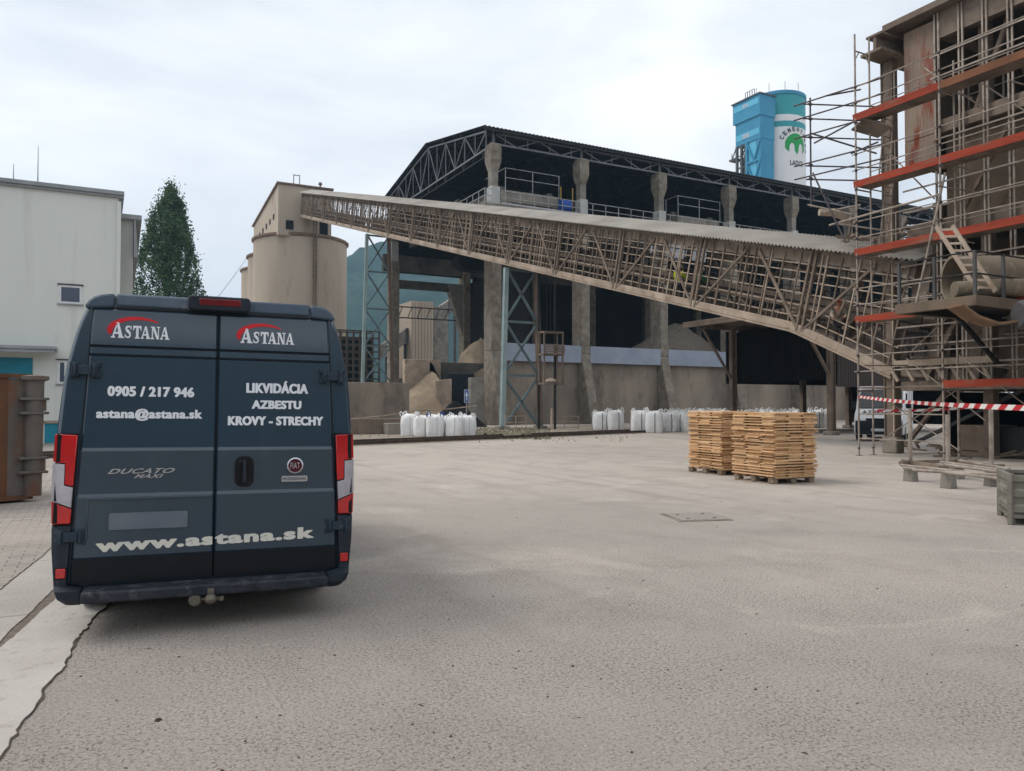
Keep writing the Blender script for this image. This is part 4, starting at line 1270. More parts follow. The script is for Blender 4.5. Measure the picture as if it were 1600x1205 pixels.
# ================================================================== TREES
def tree(c, h, rmax, lab, n_cl, leaf, seed, name='poplar_tree', zlo=.06):
    rnd = random.Random(seed)
    t = thing(name, lab, 'tree', c)
    tr = MB()
    tr.sweep([(c[0] + .3 * math.sin(k), c[1], h * k / 9) for k in range(10)], [.55 * (1 - k / 9.6) * h / 26 + .05 for k in range(10)], 8)
    cr_ = MB()
    for i in range(n_cl):
        z = h * (zlo + (1 - zlo) * rnd.random() ** .8)
        f = z / h
        rr = min(rmax, 1.0 * (max(0, h - z) + .05) ** .63 * rmax / 4.7) * (.55 + .45 * min(1, (f + .02) / .28))
        a = rnd.uniform(0, 6.283)
        rad = rr * (rnd.random() ** .6) * (.92 + .35 * noise.noise((a * 1.6, f * 9, seed)))
        p0 = Vector((c[0], c[1], max(.5, z - rad * 1.0)))
        p1 = Vector((c[0] + rad * math.cos(a), c[1] + rad * math.sin(a), z))
        if rnd.random() < .3:
            tr.tube(p0, p1, .07 * h / 26, 4, .02)
        d = (p1 - p0).normalized()
        cl = rnd.uniform(.6, 1.3) * min(1, rmax / 6.2 + .1)
        for k in range(leaf):
            q = p1 + Vector((rnd.gauss(0, .25), rnd.gauss(0, .25), rnd.gauss(.15, .75))) * cl
            s = rnd.uniform(.09, .17) * min(1, rmax / 6.2 + .2)
            n_ = Vector((rnd.gauss(0, 1), rnd.gauss(0, 1), rnd.gauss(0, .7))).normalized()
            e1 = n_.orthogonal().normalized(); e2 = n_.cross(e1)
            an = rnd.uniform(0, 6.28)
            u_, v_ = e1 * math.cos(an) + e2 * math.sin(an), e2 * math.cos(an) - e1 * math.sin(an)
            cr_.poly([q - u_ * s, q - v_ * s * .62, q + u_ * s * 1.1, q + v_ * s * .62])
    tr.build('trunk', 'bark', t)
    cr_.build('crown', 'leaf_poplar', t, smooth=False, recalc=False)
pt = on_d(263, 600, 88); ph = on_d(261, 304, 88).z
tree((pt.x, pt.y, 0), ph, 4.7, 'tall dense conical poplar tree beside the white building', 440, 135, 21)
pt = on_d(213, 600, 100); ph = on_d(207, 440, 100).z
tree((pt.x - .3, pt.y, 0), ph, 2.6, 'small dark tree peeking out behind the white building', 120, 24, 5, 'broadleaf_tree')

# ================================================================== THINGS SEEN THROUGH AND BESIDE THE GABLE
p0, p1 = on_d(643, 470, 128), on_d(684, 470, 128)
t = thing('ribbed_tower', 'beige ribbed concrete tower seen through the hall gable', 'tower', (p0.x, p0.y, 0))
uw = p1.x - p0.x
vv = p0.y
mb = MB(); mb.b6(p0.x, p0.x + uw, vv, vv + 6, 0, p0.z); mb.build('wall', 'silo_beige', t)
mb = MB()
k = .2
while k < uw:
    mb.b6(p0.x + k, p0.x + k + .28, vv - .14, vv - .001, 0, p0.z - .2); k += .55
mb.build('rib', 'silo_beige', t)
mb = MB(); mb.b6(p0.x + uw + .01, p0.x + uw + 3.2, vv + 1, vv + 5, 0, p0.z - .5); mb.build('stair_core', 'concrete', t)
mb = MB()
a, b = on_d(600, 560, 125), on_d(720, 478, 140)
mb.hexa([a, a + Vector((0, 2, 0)), b + Vector((0, 2, 0)), b] + [q + Vector((0, 0, 2.4)) for q in (a, a + Vector((0, 2, 0)), b + Vector((0, 2, 0)), b)])
tc_ = thing('belt_bridge', 'grey sloping belt bridge behind the hall gable', 'conveyor', tuple(a))
mb.build('casing', 'concrete', tc_)
mb = MB()
for k in range(9):
    q = a.lerp(b, (k + .5) / 9)
    mb.bar(q + Vector((-.1, -.1, 0)), q + Vector((-.1, -.1, 2.4)), .25)
    mb.bar((q.x, q.y + 1, 0), (q.x, q.y + 1, q.z), .4)
mb.build('support', 'steel_dark', tc_)
# dark storage rack behind the first trestle
p0, p1 = on_d(536, 600, 92), on_d(602, 600, 92)
t = thing('pipe_rack', 'dark rusty steel rack beside the beige silos', 'rack', (p0.x, p0.y, 0))
zt_ = on_d(560, 516, 92).z
mb = MB()
for k in range(13):
    z = .6 + (zt_ - .6) * k / 12
    mb.bar((p0.x - 2, p0.y, z), (p1.x, p0.y, z), .16); mb.bar((p0.x - 2, p0.y + 2.5, z), (p1.x, p0.y + 2.5, z), .16)
mb.build('beam', 'rail_steel', t)
mb = MB()
for k in range(9):
    u = p0.x - 2 + (p1.x - p0.x + 2) * k / 8
    for v in (0, 2.5):
        mb.bar((u, p0.y + v, 0), (u, p0.y + v, zt_), .18)
mb.build('upright', 'rail_steel', t)
mb = MB(); mb.b6(p0.x - 2, p1.x, p0.y + 2.8, p0.y + 3, 0, zt_ * .95); mb.build('back_sheet', 'dark_hole', t)
mb = MB(); mb.b6(p0.x - 2, p1.x + 1, p0.y - .4, p0.y - .2, 0, 4.4); mb.build('skirt_wall', 'concrete_dark', t)

def wall(name, lab, u0, u1, v0, v1, z, m, cat='wall', bev=.04):
    mb = MB(); mb.b6(u0, u1, v0, v1, 0, z)
    return tag(mb.build(name, m, bevel=bev), lab, cat, kind='thing')
a, b = on_v(520, 597, 54.5), on_v(640, 600, 54.5)
wall('retaining_wall', 'smooth grey retaining wall in front of the lattice tower', a.x, b.x, 54.5, 55.0, a.z, 'concrete_dusty')
a, b = on_v(634, 561, 60.5), on_v(689, 562, 60.5)
wall('bunker_wall', 'tall beige bunker wall behind the sand slope', a.x - .1, b.x, 60.5, 61.0, a.z, 'dust_pale')
a, b = on_v(688, 566, 61.2), on_v(756, 566, 61.2)
wall('bunker_wall', 'dark blackened bunker wall behind the coal slope', a.x, b.x, 61.2, 61.6, a.z, 'concrete_dark')
a, b = on_v(697, 584, 58.6), on_v(740, 584, 58.6)
wall('steel_gate', 'dark steel gate closing the coal bunker', a.x, b.x, 58.6, 58.75, a.z, 'van_plastic', 'gate')
mb = MB()
a, b, c, d = on_v(680, 595, 56.0), on_v(706, 592, 56.0), on_v(707, 642, 56.0), on_v(694, 632, 56.0)
mb.prism([(a.x, a.z), (b.x, b.z), (b.x, 0), (a.x + 1.0, 0), (a.x + .75, a.z * .35), (a.x + .2, a.z * .6)], 56.0, 56.5)
tag(mb.build('broken_wall', 'dust_pale', bevel=.03), 'broken pale concrete wall end between sand and gate', 'wall', kind='thing')
a, b = on_v(736, 590, 55.4), on_v(757, 590, 55.4)
wall('concrete_pier', 'short grey concrete pier left of the corner column', a.x, b.x, 55.4, 56.0, a.z, 'concrete')
p = on_v(690, 588, 60.2)
heap('sand_heap', (p.x + .3, p.y, 0), 6.4, 5.2, 'sand', 3, 'brown sand slope spilling between the two bunker walls', sq=(1, .85), cut=(-99, on_v(693, 600, 57.5).x, -99, 60.45))
p = on_d(712, 645, 57.5)
heap('coal_heap', (p.x, p.y, 0), 2.4, 1.9, 'coal', 6, 'small black coal pile in front of the steel gate')
a, b = on_v(510, 655, 41.5), on_v(628, 657, 41.5)
wall('low_kerb_wall', 'low dirty concrete wall behind the rails, left of the bags', a.x, b.x + .6, 41.5, 42.1, a.z, 'dust_brown')
a, b = on_v(606, 662, 40.6), on_v(632, 662, 40.6)
wall('concrete_block', 'flat concrete block lying beside the left bags', a.x, b.x, 40.6, 41.4, .62, 'concrete')
a, b, c = on_d(545, 655, 44), on_d(650, 642, 46), on_d(745, 634, 50)
mb = MB(); mb.path([a, a.lerp(b, .5) - Vector((0, 0, .06)), b, b.lerp(c, .5) - Vector((0, 0, .06)), c], .04, 5)
tag(mb.build('rope', 'dust_pale'), 'slack pale rope strung above the low wall', 'rope')
p = on_d(729, 630, 50)
t = thing('road_sign', 'blue rectangular road sign with white arrow by the bags', 'sign', (p.x, p.y, 0))
mb = MB(); mb.tube((0, 0, 0), (0, 0, p.z + .8), .035, 8); mb.build('pole', 'steel_grey', t, local=True)
wd, z0, z1 = .16, on_d(729, 629, 50).z, on_d(729, 609, 50).z
mb = MB(); mb.b6(-wd, wd, -.06, -.04, z0, z1); mb.build('plate', 'white_frame', t, local=True)
mb = MB(); mb.b6(-wd + .03, wd - .03, -.068, -.062, z0 + .03, z1 - .03); mb.build('face', 'sign_blue', t, local=True)
zm = (z0 + z1) / 2
mb = MB(); mb.prism([(-.03, z0 + .12), (.03, z0 + .12), (.03, zm), (.1, zm), (0, z1 - .1), (-.1, zm), (-.03, zm)], -.072, -.069); mb.build('arrow', 'white_frame', t, local=True)
t.rotation_euler[2] = R(-20)

# ================================================================== BIG BAGS
def bag_mesh(seed, sx=.44, sy=.44, h=1.08):
    rnd = random.Random(seed)
    mb = MB(); rings = []
    n = 28
    prof = [(0, .95), (.04, 1.0), (.3, 1.05), (.6, 1.03), (.82, .99), (.93, .93), (.99, .72), (1.02, .3)]
    for zf, k in prof:
        ring = []
        for i in range(n):
            t = 2 * math.pi * i / n
            c_, s_ = math.cos(t), math.sin(t)
            p_ = 4.6 if zf < .9 else 3.0
            r = (abs(c_) ** p_ + abs(s_) ** p_) ** (-1 / p_)
            wob = 1 + .10 * noise.noise((c_ * 1.6 + seed, s_ * 1.6, zf * 2.6)) + .05 * noise.noise((c_ * 5 + seed, s_ * 5, zf * 3))
            ring.append(mb.bm.verts.new((c_ * r * sx * k * wob, s_ * r * sy * k * wob, h * zf + (.10 * noise.noise((c_ * 1.8 + seed, s_ * 1.8, 3)) if zf > .8 else 0))))
        rings.append(ring)
    for A, B in zip(rings, rings[1:]):
        for i in range(n):
            mb.bm.faces.new((A[i], A[(i + 1) % n], B[(i + 1) % n], B[i]))
    mb.bm.faces.new(rings[-1]); mb.bm.faces.new(rings[0][::-1])
    return mb
def make_bag(seed, lab, group, strap_m='strap', h=1.08, blue=False):
    rnd = random.Random(seed + 99)
    t = thing('big_bag', lab, 'bag', (0, 0, 0), group=group)
    bag_mesh(seed, h=h).build('sack', 'bag_white', t, local=True, ang=70)
    for sx in (-1, 1):
        for sy in (-1, 1):
            mb = MB()
            x, y = sx * .33, sy * .33
            dx, dy = rnd.uniform(-.12, .12), rnd.uniform(-.12, .12)
            hh_ = rnd.uniform(.10, .24)
            mb.sweep([(x - .08 * sx, y, h * .95), (x - .06 * sx + dx * .6, y + dy * .6, h * 1.0 + hh_ * .7), (x + dx, y + dy, h * 1.0 + hh_), (x + .07 * sx + dx * .6, y + dy * .6, h + hh_ * .6), (x + .1 * sx, y, h * .93)], .027, 6)
            mb.build('lifting_loop', 'bag_blue' if blue else 'bag_white', t, local=True)
    mb = MB()
    for s in (-1, 1):
        for ax in ((0, 1) if s > 0 else ()):
            pts = []
            for zf, k in ((.02, 1.0), (.3, 1.075), (.6, 1.065), (.85, 1.0), (.95, .92)):
                q = .44 * k + .006
                pts.append((s * .08, -q, h * zf) if ax == 0 else (-q, s * .08, h * zf))
            for a_, b_ in zip(pts, pts[1:]):
                mb.bar(a_, b_, .038, .012, up=(0, -1, 0) if ax == 0 else (-1, 0, 0))
    mb.build('seam_strap', strap_m, t, local=True)
    return t
def put(t, p, rz, s=1.0):
    t.location = (p.x, p.y, 0); t.rotation_euler = (0, 0, rz); t.scale = (s, s, s * random.uniform(.93, 1.04))
random.seed(17)
YAWR = -YAW
G1 = 'white bags beside the corner column'
labs = ['white big bag at the left end of the short row', 'second white big bag from the left in the short row', 'third white big bag from the left, under blue loops', 'fourth white big bag from the left in the short row', 'white big bag second from the right end of the short row', 'white big bag at the right end of the short row']
for k, px in enumerate((640, 660, 680, 697, 712, 730)):
    b_ = make_bag(40 + k, labs[k], G1, blue=(k == 2))
    d_ = 40.0 - (.5 if k in (2, 4) else 0) + (.5 if k == 0 else 0)
    p = on_d(px, 680, d_)
    put(b_, p, YAWR + random.uniform(-.25, .25), 1.0)
G2 = 'white bags in front of the plinth wall'
labs = ['white strapped big bag alone at the left of the long row', 'white strapped big bag tied close beside the leftmost pair', 'wide white strapped big bag starting the second cluster', 'bulging white strapped big bag in front of the leaning buttress', 'white strapped big bag behind the bulging one', 'white strapped big bag half behind the left board stack', 'white strapped big bag at the edge of the left board stack']
for k, (px, d_) in enumerate(((938, 50), (961, 49.5), (999, 46), (1022, 45), (1042, 46.5), (1060, 47), (1076, 46.5))):
    b_ = make_bag(60 + k, labs[k], G2, 'strap_dark')
    put(b_, on_d(px, 672, d_), YAWR + random.uniform(-.3, .3), 1.1)
G3 = 'long row of white bags along the plinth wall'
protos = [make_bag(80 + k, 'white big bag in the packed row behind the board stacks', G3, 'strap_dark') for k in range(5)]
spots = []
for row in range(2):
    for k in range(19):
        px = 1052 + k * 12.4 + row * 6
        if px < 1282:
            spots.append((px, 53 + row * 1.4 + .08 * k))
for k, (px, d_) in enumerate(spots):
    t = protos[k] if k < 5 else copy_tree(protos[k % 5])
    put(t, on_d(px, 660, d_), YAWR + random.uniform(-.5, .5), random.uniform(.95, 1.1))
b_ = make_bag(95, 'white big bag standing alone just left of the shed post', G3, 'strap_dark')
put(b_, on_d(1287, 664, 57), YAWR, 1.15)

# ================================================================== BOARD STACKS ON PALLETS
def pallet(lab):
    t = thing('pallet', lab, 'pallet', (0, 0, 0), group='worn pallets under the boards')
    for i, x in enumerate((-.5, 0, .5)):
        mb = MB()
        for y in (-.52, 0, .52):
            mb.b6(x - .07, x + .07, y - .07, y + .07, .022, .1)
        mb.build('block', 'pallet_wood', t, local=True, bevel=.004)
        mb = MB(); mb.b6(x - .05, x + .05, -.6, .6, 0, .0215); mb.build('skid', 'pallet_wood', t, local=True)
    mb = MB()
    for y in (-.54, -.27, 0, .27, .54):
        mb.b6(-.58, .58, y - .06, y + .06, .1005, .124)
    mb.build('deck', 'pallet_wood', t, local=True)
    return t
def stack(c, rz, lx, ly, layers, th, label, group, rnd):
    M0 = Matrix.Translation(Vector((c[0], c[1], 0))) @ Matrix.Rotation(rz, 4, 'Z')
    z = .125
    proto = {}
    for k in range(layers):
        n = 3
        along_x = k % 2 == 0
        L_, Wd = (lx, ly) if along_x else (ly, lx)
        gr = rnd.choice([.97, 1.0, 1.0, 1.03])
        Wd *= gr
        jl = rnd.uniform(-.02, .02)
        for i in range(n):
            bw = Wd / n
            key = (along_x, rnd.randrange(5))
            if key not in proto:
                ln, w_ = L_ * rnd.choice([.90, .93, .95, 1.0]), Wd / n * .86
                mb = MB(); mb.b6(-ln / 2, ln / 2, -w_ / 2, w_ / 2, 0, th - .0015)
                o = mb.build('timber_board', 'pine', smooth=False, bevel=.0025)
                proto[key] = o
            else:
                o = proto[key].copy(); COL.objects.link(o)
            a = 0 if along_x else R(90)
            off = -Wd / 2 + bw * (i + .5) + rnd.uniform(-.006, .006) + (rnd.uniform(-.05, .02) if i == 0 else 0) + (rnd.uniform(-.02, .05) if i == n - 1 else 0)
            sl = rnd.gauss(0, .022) + jl
            loc = Vector((sl, off, z)) if along_x else Vector((off, sl, z))
            o.matrix_world = M0 @ Matrix.Translation(loc) @ Matrix.Rotation(a + rnd.gauss(0, .008), 4, 'Z')
            tag(o, label, 'board', group)
        z += th
rp = pallet('worn grey pallet under the right stack of boards')
rp.location = (12.86, 12.15, 0); rp.rotation_euler = (0, 0, R(-4))
lp = pallet('worn grey pallet under the left stack of boards')
lp.location = (13.32, 14.18, 0); lp.rotation_euler = (0, 0, R(-2))
stack((12.86, 12.15), R(-4), 1.16, 1.34, 46, .0294, 'fresh sawn pine board in the right stack on a pallet', 'pine boards of the right stack', random.Random(5))
stack((13.32, 14.18), R(-2), 1.16, 1.22, 46, .0296, 'fresh sawn pine board in the left stack on a pallet', 'pine boards of the left stack', random.Random(8))

# ================================================================== PLANT BUILDING on the right (facade plane u = 23.6)
FU = 23.6
pl = thing('plant_building', 'stripped brown steel frame plant building behind the scaffolding', 'building', (FU, 17.2, 0))
def fv(px, py=400): return on_u(px, py, FU).y
def fz(px, py): return on_u(px, py, FU).z
mb = MB()
cv = 17.15
mb.b6(FU + .0, FU + .3, cv - .22, cv - .18, .55, 13.4); mb.b6(FU, FU + .3, cv + .18, cv + .22, .55, 13.4); mb.b6(FU + .05, FU + .25, cv - .179, cv + .179, .55, 13.4)
c_ = mb.build('column', 'dust_brown', pl, bevel=.01)
mb = MB(); mb.b6(FU - .06, FU + .36, cv - .28, cv + .28, 0, .55); mb.build('column_base', 'concrete_rough', c_, bevel=.04)
mb = MB(); mb.b6(FU - .05, FU - .002, cv - .2, cv - .15, .56, 10.3); mb.build('conduit', 'dust_pale', c_)
# crane beam bracket on the column head
mb = MB()
zc = 13.42
mb.b6(FU - .9, FU + 9, cv - .5, cv + .3, zc, zc + .1)
mb.b6(FU - .7, FU + 9, cv - .16, cv - .04, zc + .1, zc + .62); mb.b6(FU - .75, FU + 9, cv - .4, cv + .2, zc + .62, zc + .7)
mb.build('head_beam', 'dust_brown', pl, bevel=.01)
v1, v2 = fv(1416), fv(1467)
# rusty cladding panel in three sheets
zs = [fz(1440, 262), fz(1440, 215), fz(1440, 150), fz(1440, 92), fz(1440, 40)]
for a, b in zip(zs, zs[1:]):
    mb = MB(); mb.b6(FU + .0, FU + .08, v2, v1, a + .01, b - .01); mb.build('cladding_panel', 'panel_rust', pl, bevel=.008)
mb = MB(); mb.b6(FU + .081, FU + 6, v1 - .5, v1 - .4, zs[0], 13.9); mb.build('side_wall', 'wall_beige', pl)
VE = 5.0
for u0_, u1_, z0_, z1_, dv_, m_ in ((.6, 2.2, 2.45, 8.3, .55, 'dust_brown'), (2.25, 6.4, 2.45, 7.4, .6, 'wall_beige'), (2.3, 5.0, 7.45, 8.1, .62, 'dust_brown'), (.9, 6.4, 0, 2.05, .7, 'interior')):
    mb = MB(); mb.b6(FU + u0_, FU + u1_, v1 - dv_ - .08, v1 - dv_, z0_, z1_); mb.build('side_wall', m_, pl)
zr0, zr1 = fz(1470, 2), fz(1540, -40)
# parapet/roof
mb = MB(); mb.b6(FU - .45, FU + 10, VE, cv - .2, 14.2, 14.42); mb.build('roof', 'dust_brown', pl, bevel=.02)
mb = MB(); mb.b6(FU - .05, FU + .2, VE, v2 - .06, 13.35, 14.19); mb.build('parapet_beam', 'dust_wood', pl)
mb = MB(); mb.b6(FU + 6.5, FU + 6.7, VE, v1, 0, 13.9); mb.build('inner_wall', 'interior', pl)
for z in (10.6, 7.3, 2.35):
    mb = MB(); mb.b6(FU + .15, FU + 6.4, VE, v1 - .2, z - .25, z); mb.build('floor', 'concrete_dark', pl)
# infill walls
mb = MB(); mb.b6(FU + .3, FU + .45, VE, v2 - .1, 7.35, 10.3); mb.build('infill_wall', 'wall_beige', pl)
mb = MB(); mb.b6(FU + .02, FU + .32, VE, v2 - .05, 10.32, 10.75); mb.build('spandrel_beam', 'dust_wood', pl, bevel=.02)
mb = MB(); mb.b6(FU + .02, FU + .3, VE, v1, 7.15, 7.55); mb.build('spandrel_beam', 'dust_brown', pl, bevel=.02)
mb = MB(); mb.b6(FU + .02, FU + .25, VE, cv - .4, 2.1, 2.4); mb.build('spandrel_beam', 'dust_wood', pl, bevel=.02)
mb = MB(); mb.b6(FU + .02, FU + .2, VE, cv - .4, 4.75, 4.98); mb.build('spandrel_beam', 'dust_brown', pl, bevel=.02)
mb = MB(); mb.b6(FU + 2.0, FU + 2.15, VE, cv - 2.2, 2.4, 7.1); mb.build('infill_wall', 'wall_beige', pl)
# slender double mullions
for px in (1470, 1508, 1546, 1586, 1629, 1676):
    v = fv(px)
    mb = MB(); mb.b6(FU - .10, FU - .04, v + .035, v + .085, 2.42, 14.18); mb.b6(FU - .10, FU - .04, v - .085, v - .035, 2.42, 14.18); mb.build('mullion', 'tube_galv', pl)
mb = MB(); mb.bar((FU + .5, fv(1512), 10.8), (FU + .5, fv(1582), 14.0), .13); mb.build('brace', 'dust_wood', pl)
mb = MB(); mb.bar((FU + .1, fv(1500), 7.6), (FU + .1, fv(1585), 10.2), .1); mb.build('brace', 'dust_wood', pl)
mb = MB(); mb.bar((FU + .6, fv(1430), 2.6), (FU + .6, fv(1512), 5.6), .2, .14); mb.build('brace', 'dust_wood', pl)
mb = MB(); mb.bar((FU + .3, fv(1402), .25), (FU + .3, fv(1468), 2.1), .16, .1); mb.build('brace', 'dust_wood', pl)
mb = MB(); mb.bar((FU + .9, fv(1400), .35), (FU + .9, fv(1570), 2.1), .14, .1); mb.build('brace', 'steel_dark', pl)
for v in (fv(1530), fv(1640), fv(1760)):
    mb = MB(); mb.b6(FU + .35, FU + .65, v - .15, v + .15, 0, 14.1); mb.build('column', 'dust_brown', pl)
for k, z in enumerate((2.95, 3.6, 4.2, 5.6, 6.2, 6.8, 8.0, 8.7, 9.4, 10.1, 11.5, 12.1, 12.8)):   # thin rails the cladding hung on
    mb = MB(); mb.bar((FU - .13, (cv - .4 if z < 7 else v1 - (0 if z < 9 else 1.0)), z), (FU - .13, VE, z), .035, .05); mb.build('cladding_rail', 'tube_galv', pl)
# old window rails inside the upper opening
mb = MB()
for z in (11.2, 11.7, 12.3):
    mb.tube((FU + 1.2, v2 - .2, z), (FU + 1.2, VE, z), .03, 5)
for k in range(8):
    v = v2 - .3 - k * 1.1
    mb.tube((FU + 1.2, v, 10.6), (FU + 1.2, v, 12.32), .03, 5)
mb.build('guard_rail', 'tube_galv', pl)
# board panels and clutter on the lower floors
random.seed(41)
mb = MB()
for k in range(16):
    v = random.uniform(9, 16.3)
    u = FU + random.uniform(.5, 1.8)
    h = random.uniform(.8, 2.0)
    base = random.choice([2.41, 2.41, 5.0])
    mb.hexa([(u, v, base), (u + .06, v, base), (u + .06, v + random.uniform(.3, .9), base), (u, v + .3, base)] + [(u + .3, v + .05, base + h), (u + .36, v + .05, base + h), (u + .36, v + .5, base + h), (u + .3, v + .45, base + h)])
tag(mb.build('loose_panel', 'dust_wood', smooth=False), 'leaning board offcuts stored on the plant floors', 'debris', kind='stuff')
mb = MB()
random.seed(43)
for k in range(70):
    a = Vector((FU + random.uniform(.4, 4.5), random.uniform(7, 17.0), random.choice([2.5, 5.1, 7.65, 7.65]) + random.uniform(0, 1.6)))
    d = Vector((random.uniform(-1, 1), random.uniform(-1, 1), random.uniform(-.5, .5)))
    mb.tube(a, a + d * random.uniform(.3, 1.2), random.uniform(.02, .06), 6)
tag(mb.build('pipe_debris', 'dust_brown'), 'tangled dusty pipes and offcuts inside the stripped plant', 'debris', kind='stuff')
def tilt_board(nm, lab, px0, px1, z0, z1, u=FU + .3, m='dust_wood', lean=.35):
    a, b = fv(px0), fv(px1)
    mb = MB(); mb.hexa([(u, b, z0), (u + .04, b, z0), (u + .04, a, z0), (u, a, z0), (u + lean, b, z1), (u + lean + .04, b, z1), (u + lean + .04, a, z1), (u + lean, a, z1)])
    return tag(mb.build(nm, m), lab, 'board')
tilt_board('chipboard_sheet', 'tall pale board leaning behind the third orange toe board', 1425, 1439, 5.02, 7.0, m='dust_pale')
tilt_board('chipboard_sheet', 'narrow board leaning left of the tall pale board', 1413, 1424, 5.02, 6.8)
for k, (x0, x1, z1_, lab) in enumerate(((1424, 1456, 4.2, 'square beige sheet leaning nearest the steel column'), (1472, 1505, 4.3, 'beige sheet leaning in the middle of the lower floor'), (1538, 1585, 4.4, 'wide beige sheet leaning at the right of the lower floor'))):
    tilt_board('chipboard_sheet', lab, x0, x1, 2.42, z1_, u=FU + .7, m='dust_brown')
# long shelf boards and slats on the lower floor front
t = thing('timber_trestle', 'dusty timber trestle bench along the lower plant floor', 'trestle', (FU - .3, 14, 2.42))
mb = MB(); mb.bar((FU - .2, fv(1402), 3.0), (FU - .2, fv(1560), 3.0), .08, .2); mb.build('rail_board', 'dust_pale', t)
for k in range(7):
    v = fv(1404 + k * 24)
    mb = MB(); mb.bar((FU - .1, v, 2.42), (FU - .1, v + .28, 2.88), .07, .1); mb.build('leg', 'dust_pale', t)
# stored box and dark skip under the floor
mb = MB(); mb.box((FU + 1.2, fv(1505), .5), (1.2, 1.1, 1.0)); tag(mb.build('wooden_crate', 'dust_brown', bevel=.02), 'brown boxy crate on the ground under the plant floor', 'crate')
mb = MB(); mb.box((FU + 1.6, fv(1572), .48), (1.6, 1.5, .96)); tag(mb.build('dark_bin', 'steel_black', bevel=.03), 'black low bin right of the brown crate', 'bin')
mb = MB(); random.seed(9)
for k in range(120):
    a = Vector((FU + random.uniform(-.3, 3), random.uniform(9.5, 16.4), random.uniform(.02, .3)))
    mb.bar(a, a + Vector((random.uniform(-.6, .6), random.uniform(-.8, .8), random.uniform(-.05, .2))), .06, .05)
tag(mb.build('scrap_pile', 'wall_beige', smooth=False), 'low scrap of slats on the ground under the plant', 'debris', kind='stuff')

# duct, chute and service platform
t = thing('duct', 'large dusty horizontal duct with open dark mouth', 'duct', on_d(1495, 437, 20.5))
a = on_d(1488, 436, 21.0); dirn = Vector((.85, -.5, 0)).normalized(); b = a + dirn * 7
rr = .62
mb = MB()
M0 = dirn.to_track_quat('Z', 'Y').to_matrix()
n = 36; rings = []
for s, r_ in ((0, rr), (0, rr + .03), (.12, rr + .03), (.12, rr), (3.0, rr), (3.0, rr + .05), (3.12, rr + .05), (3.12, rr), (7, rr), (7, rr - .05), (.0, rr - .05)):
    rings.append([mb.bm.verts.new(a + dirn * s + M0 @ Vector((r_ * math.cos(2 * math.pi * i / n), r_ * math.sin(2 * math.pi * i / n), 0))) for i in range(n)])
rings.append(rings[0])
for A, B in zip(rings, rings[1:]):
    for i in range(n):
        mb.bm.faces.new((A[i], A[(i + 1) % n], B[(i + 1) % n], B[i]))
mb.build('shell', 'duct', t)
mb = MB(); q = a + dirn * 1.6
mb.faces([q + M0 @ Vector((.57 * math.cos(2 * math.pi * i / 24), .57 * math.sin(2 * math.pi * i / 24), 0)) for i in range(24)], [tuple(range(24))]); mb.build('mouth_shade', 'dark_hole', t)  # dark disc paints the shade deep in the duct mouth
t = thing('elbow_pipe', 'smaller pale pipe stub lying in front of the duct mouth', 'pipe', on_d(1500, 455, 19.8))
a2 = on_d(1491, 452, 19.9)
mb = MB(); mb.sweep([a2, a2 + dirn * .5, a2 + dirn * 1.1 + Vector((0, 0, .03)), a2 + dirn * 2.2 + Vector((0, 0, .04))], [.2, .23, .23, .23], 16); mb.build('tube', 'duct', t)
for k, (px, py, m_, nm, lab) in enumerate(((1545, 490, 'duct_rust', 'chute', 'curved rusty chute hanging under the service platform'), (1590, 492, 'steel_dark', 'round_drum', 'dark round drum beneath the service platform'))):
    q = on_d(px, py, 18.6)
    mb = MB()
    if k == 0:
        pts = [q + Vector((-.55, .3, .2)), q + Vector((-.2, .1, -.1)), q + Vector((.25, -.1, -.26)), q + Vector((.7, -.4, -.2))]
        for p_, r_ in zip(zip(pts, pts[1:]), range(9)):
            mb.hexa([p_[0], p_[0] + Vector((.35, .6, 0)), p_[1] + Vector((.35, .6, 0)), p_[1]] + [x_ + Vector((0, 0, .06)) for x_ in (p_[0], p_[0] + Vector((.35, .6, 0)), p_[1] + Vector((.35, .6, 0)), p_[1])])
    else:
        mb.sweep([q, q + dirn * .1, q + dirn * 1.2], [.3, .36, .36], 18)
    tag(mb.build(nm, m_), lab, 'chute' if k == 0 else 'drum')
pz = on_d(1525, 461, 19.0).z
PU = 18.96
pc = Vector((PU, on_u(1525, 461, PU).y, pz)); pL = Vector((PU, on_u(1398, 461, PU).y, pz))
t = thing('service_platform', 'heavy rusty steel platform with railing before the scaffold', 'platform', tuple(pc))
mb = MB(); mb.b6(PU, PU + .12, pc.y, pL.y, pz - .26, pz); mb.b6(PU + .121, PU + 4.8, pc.y, pc.y + .12, pz - .26, pz); mb.b6(PU + .121, PU + 4.5, pL.y - .12, pL.y, pz - .26, pz); mb.build('edge_beam', 'wall_beige', t, bevel=.01)
mb = MB(); mb.b6(PU + .122, PU + 4.5, pc.y + .122, pL.y - .122, pz - .06, pz - .02); mb.build('deck', 'steel_black', t)
for (x, y) in ((PU + .05, pL.y - .1), (PU + .05, (pL.y + pc.y) / 2), (PU + .05, pc.y + .05), (PU + 1.25, pc.y + .05), (PU + 2.6, pc.y + .05)):
    mb = MB(); mb.bar((x, y, pz - .2), (x, y, pz + 1.1), .07); mb.build('railing_post', 'steel_dark', t)
mb = MB()
for z in (.55, 1.1):
    mb.tube((PU + .05, pL.y, pz + z), (PU + .05, pc.y + .05, pz + z), .022, 6); mb.tube((PU + .05, pc.y + .05, pz + z), (PU + 4.8, pc.y + .05, pz + z), .022, 6)
mb.build('railing', 'steel_black', t)
mb = MB()
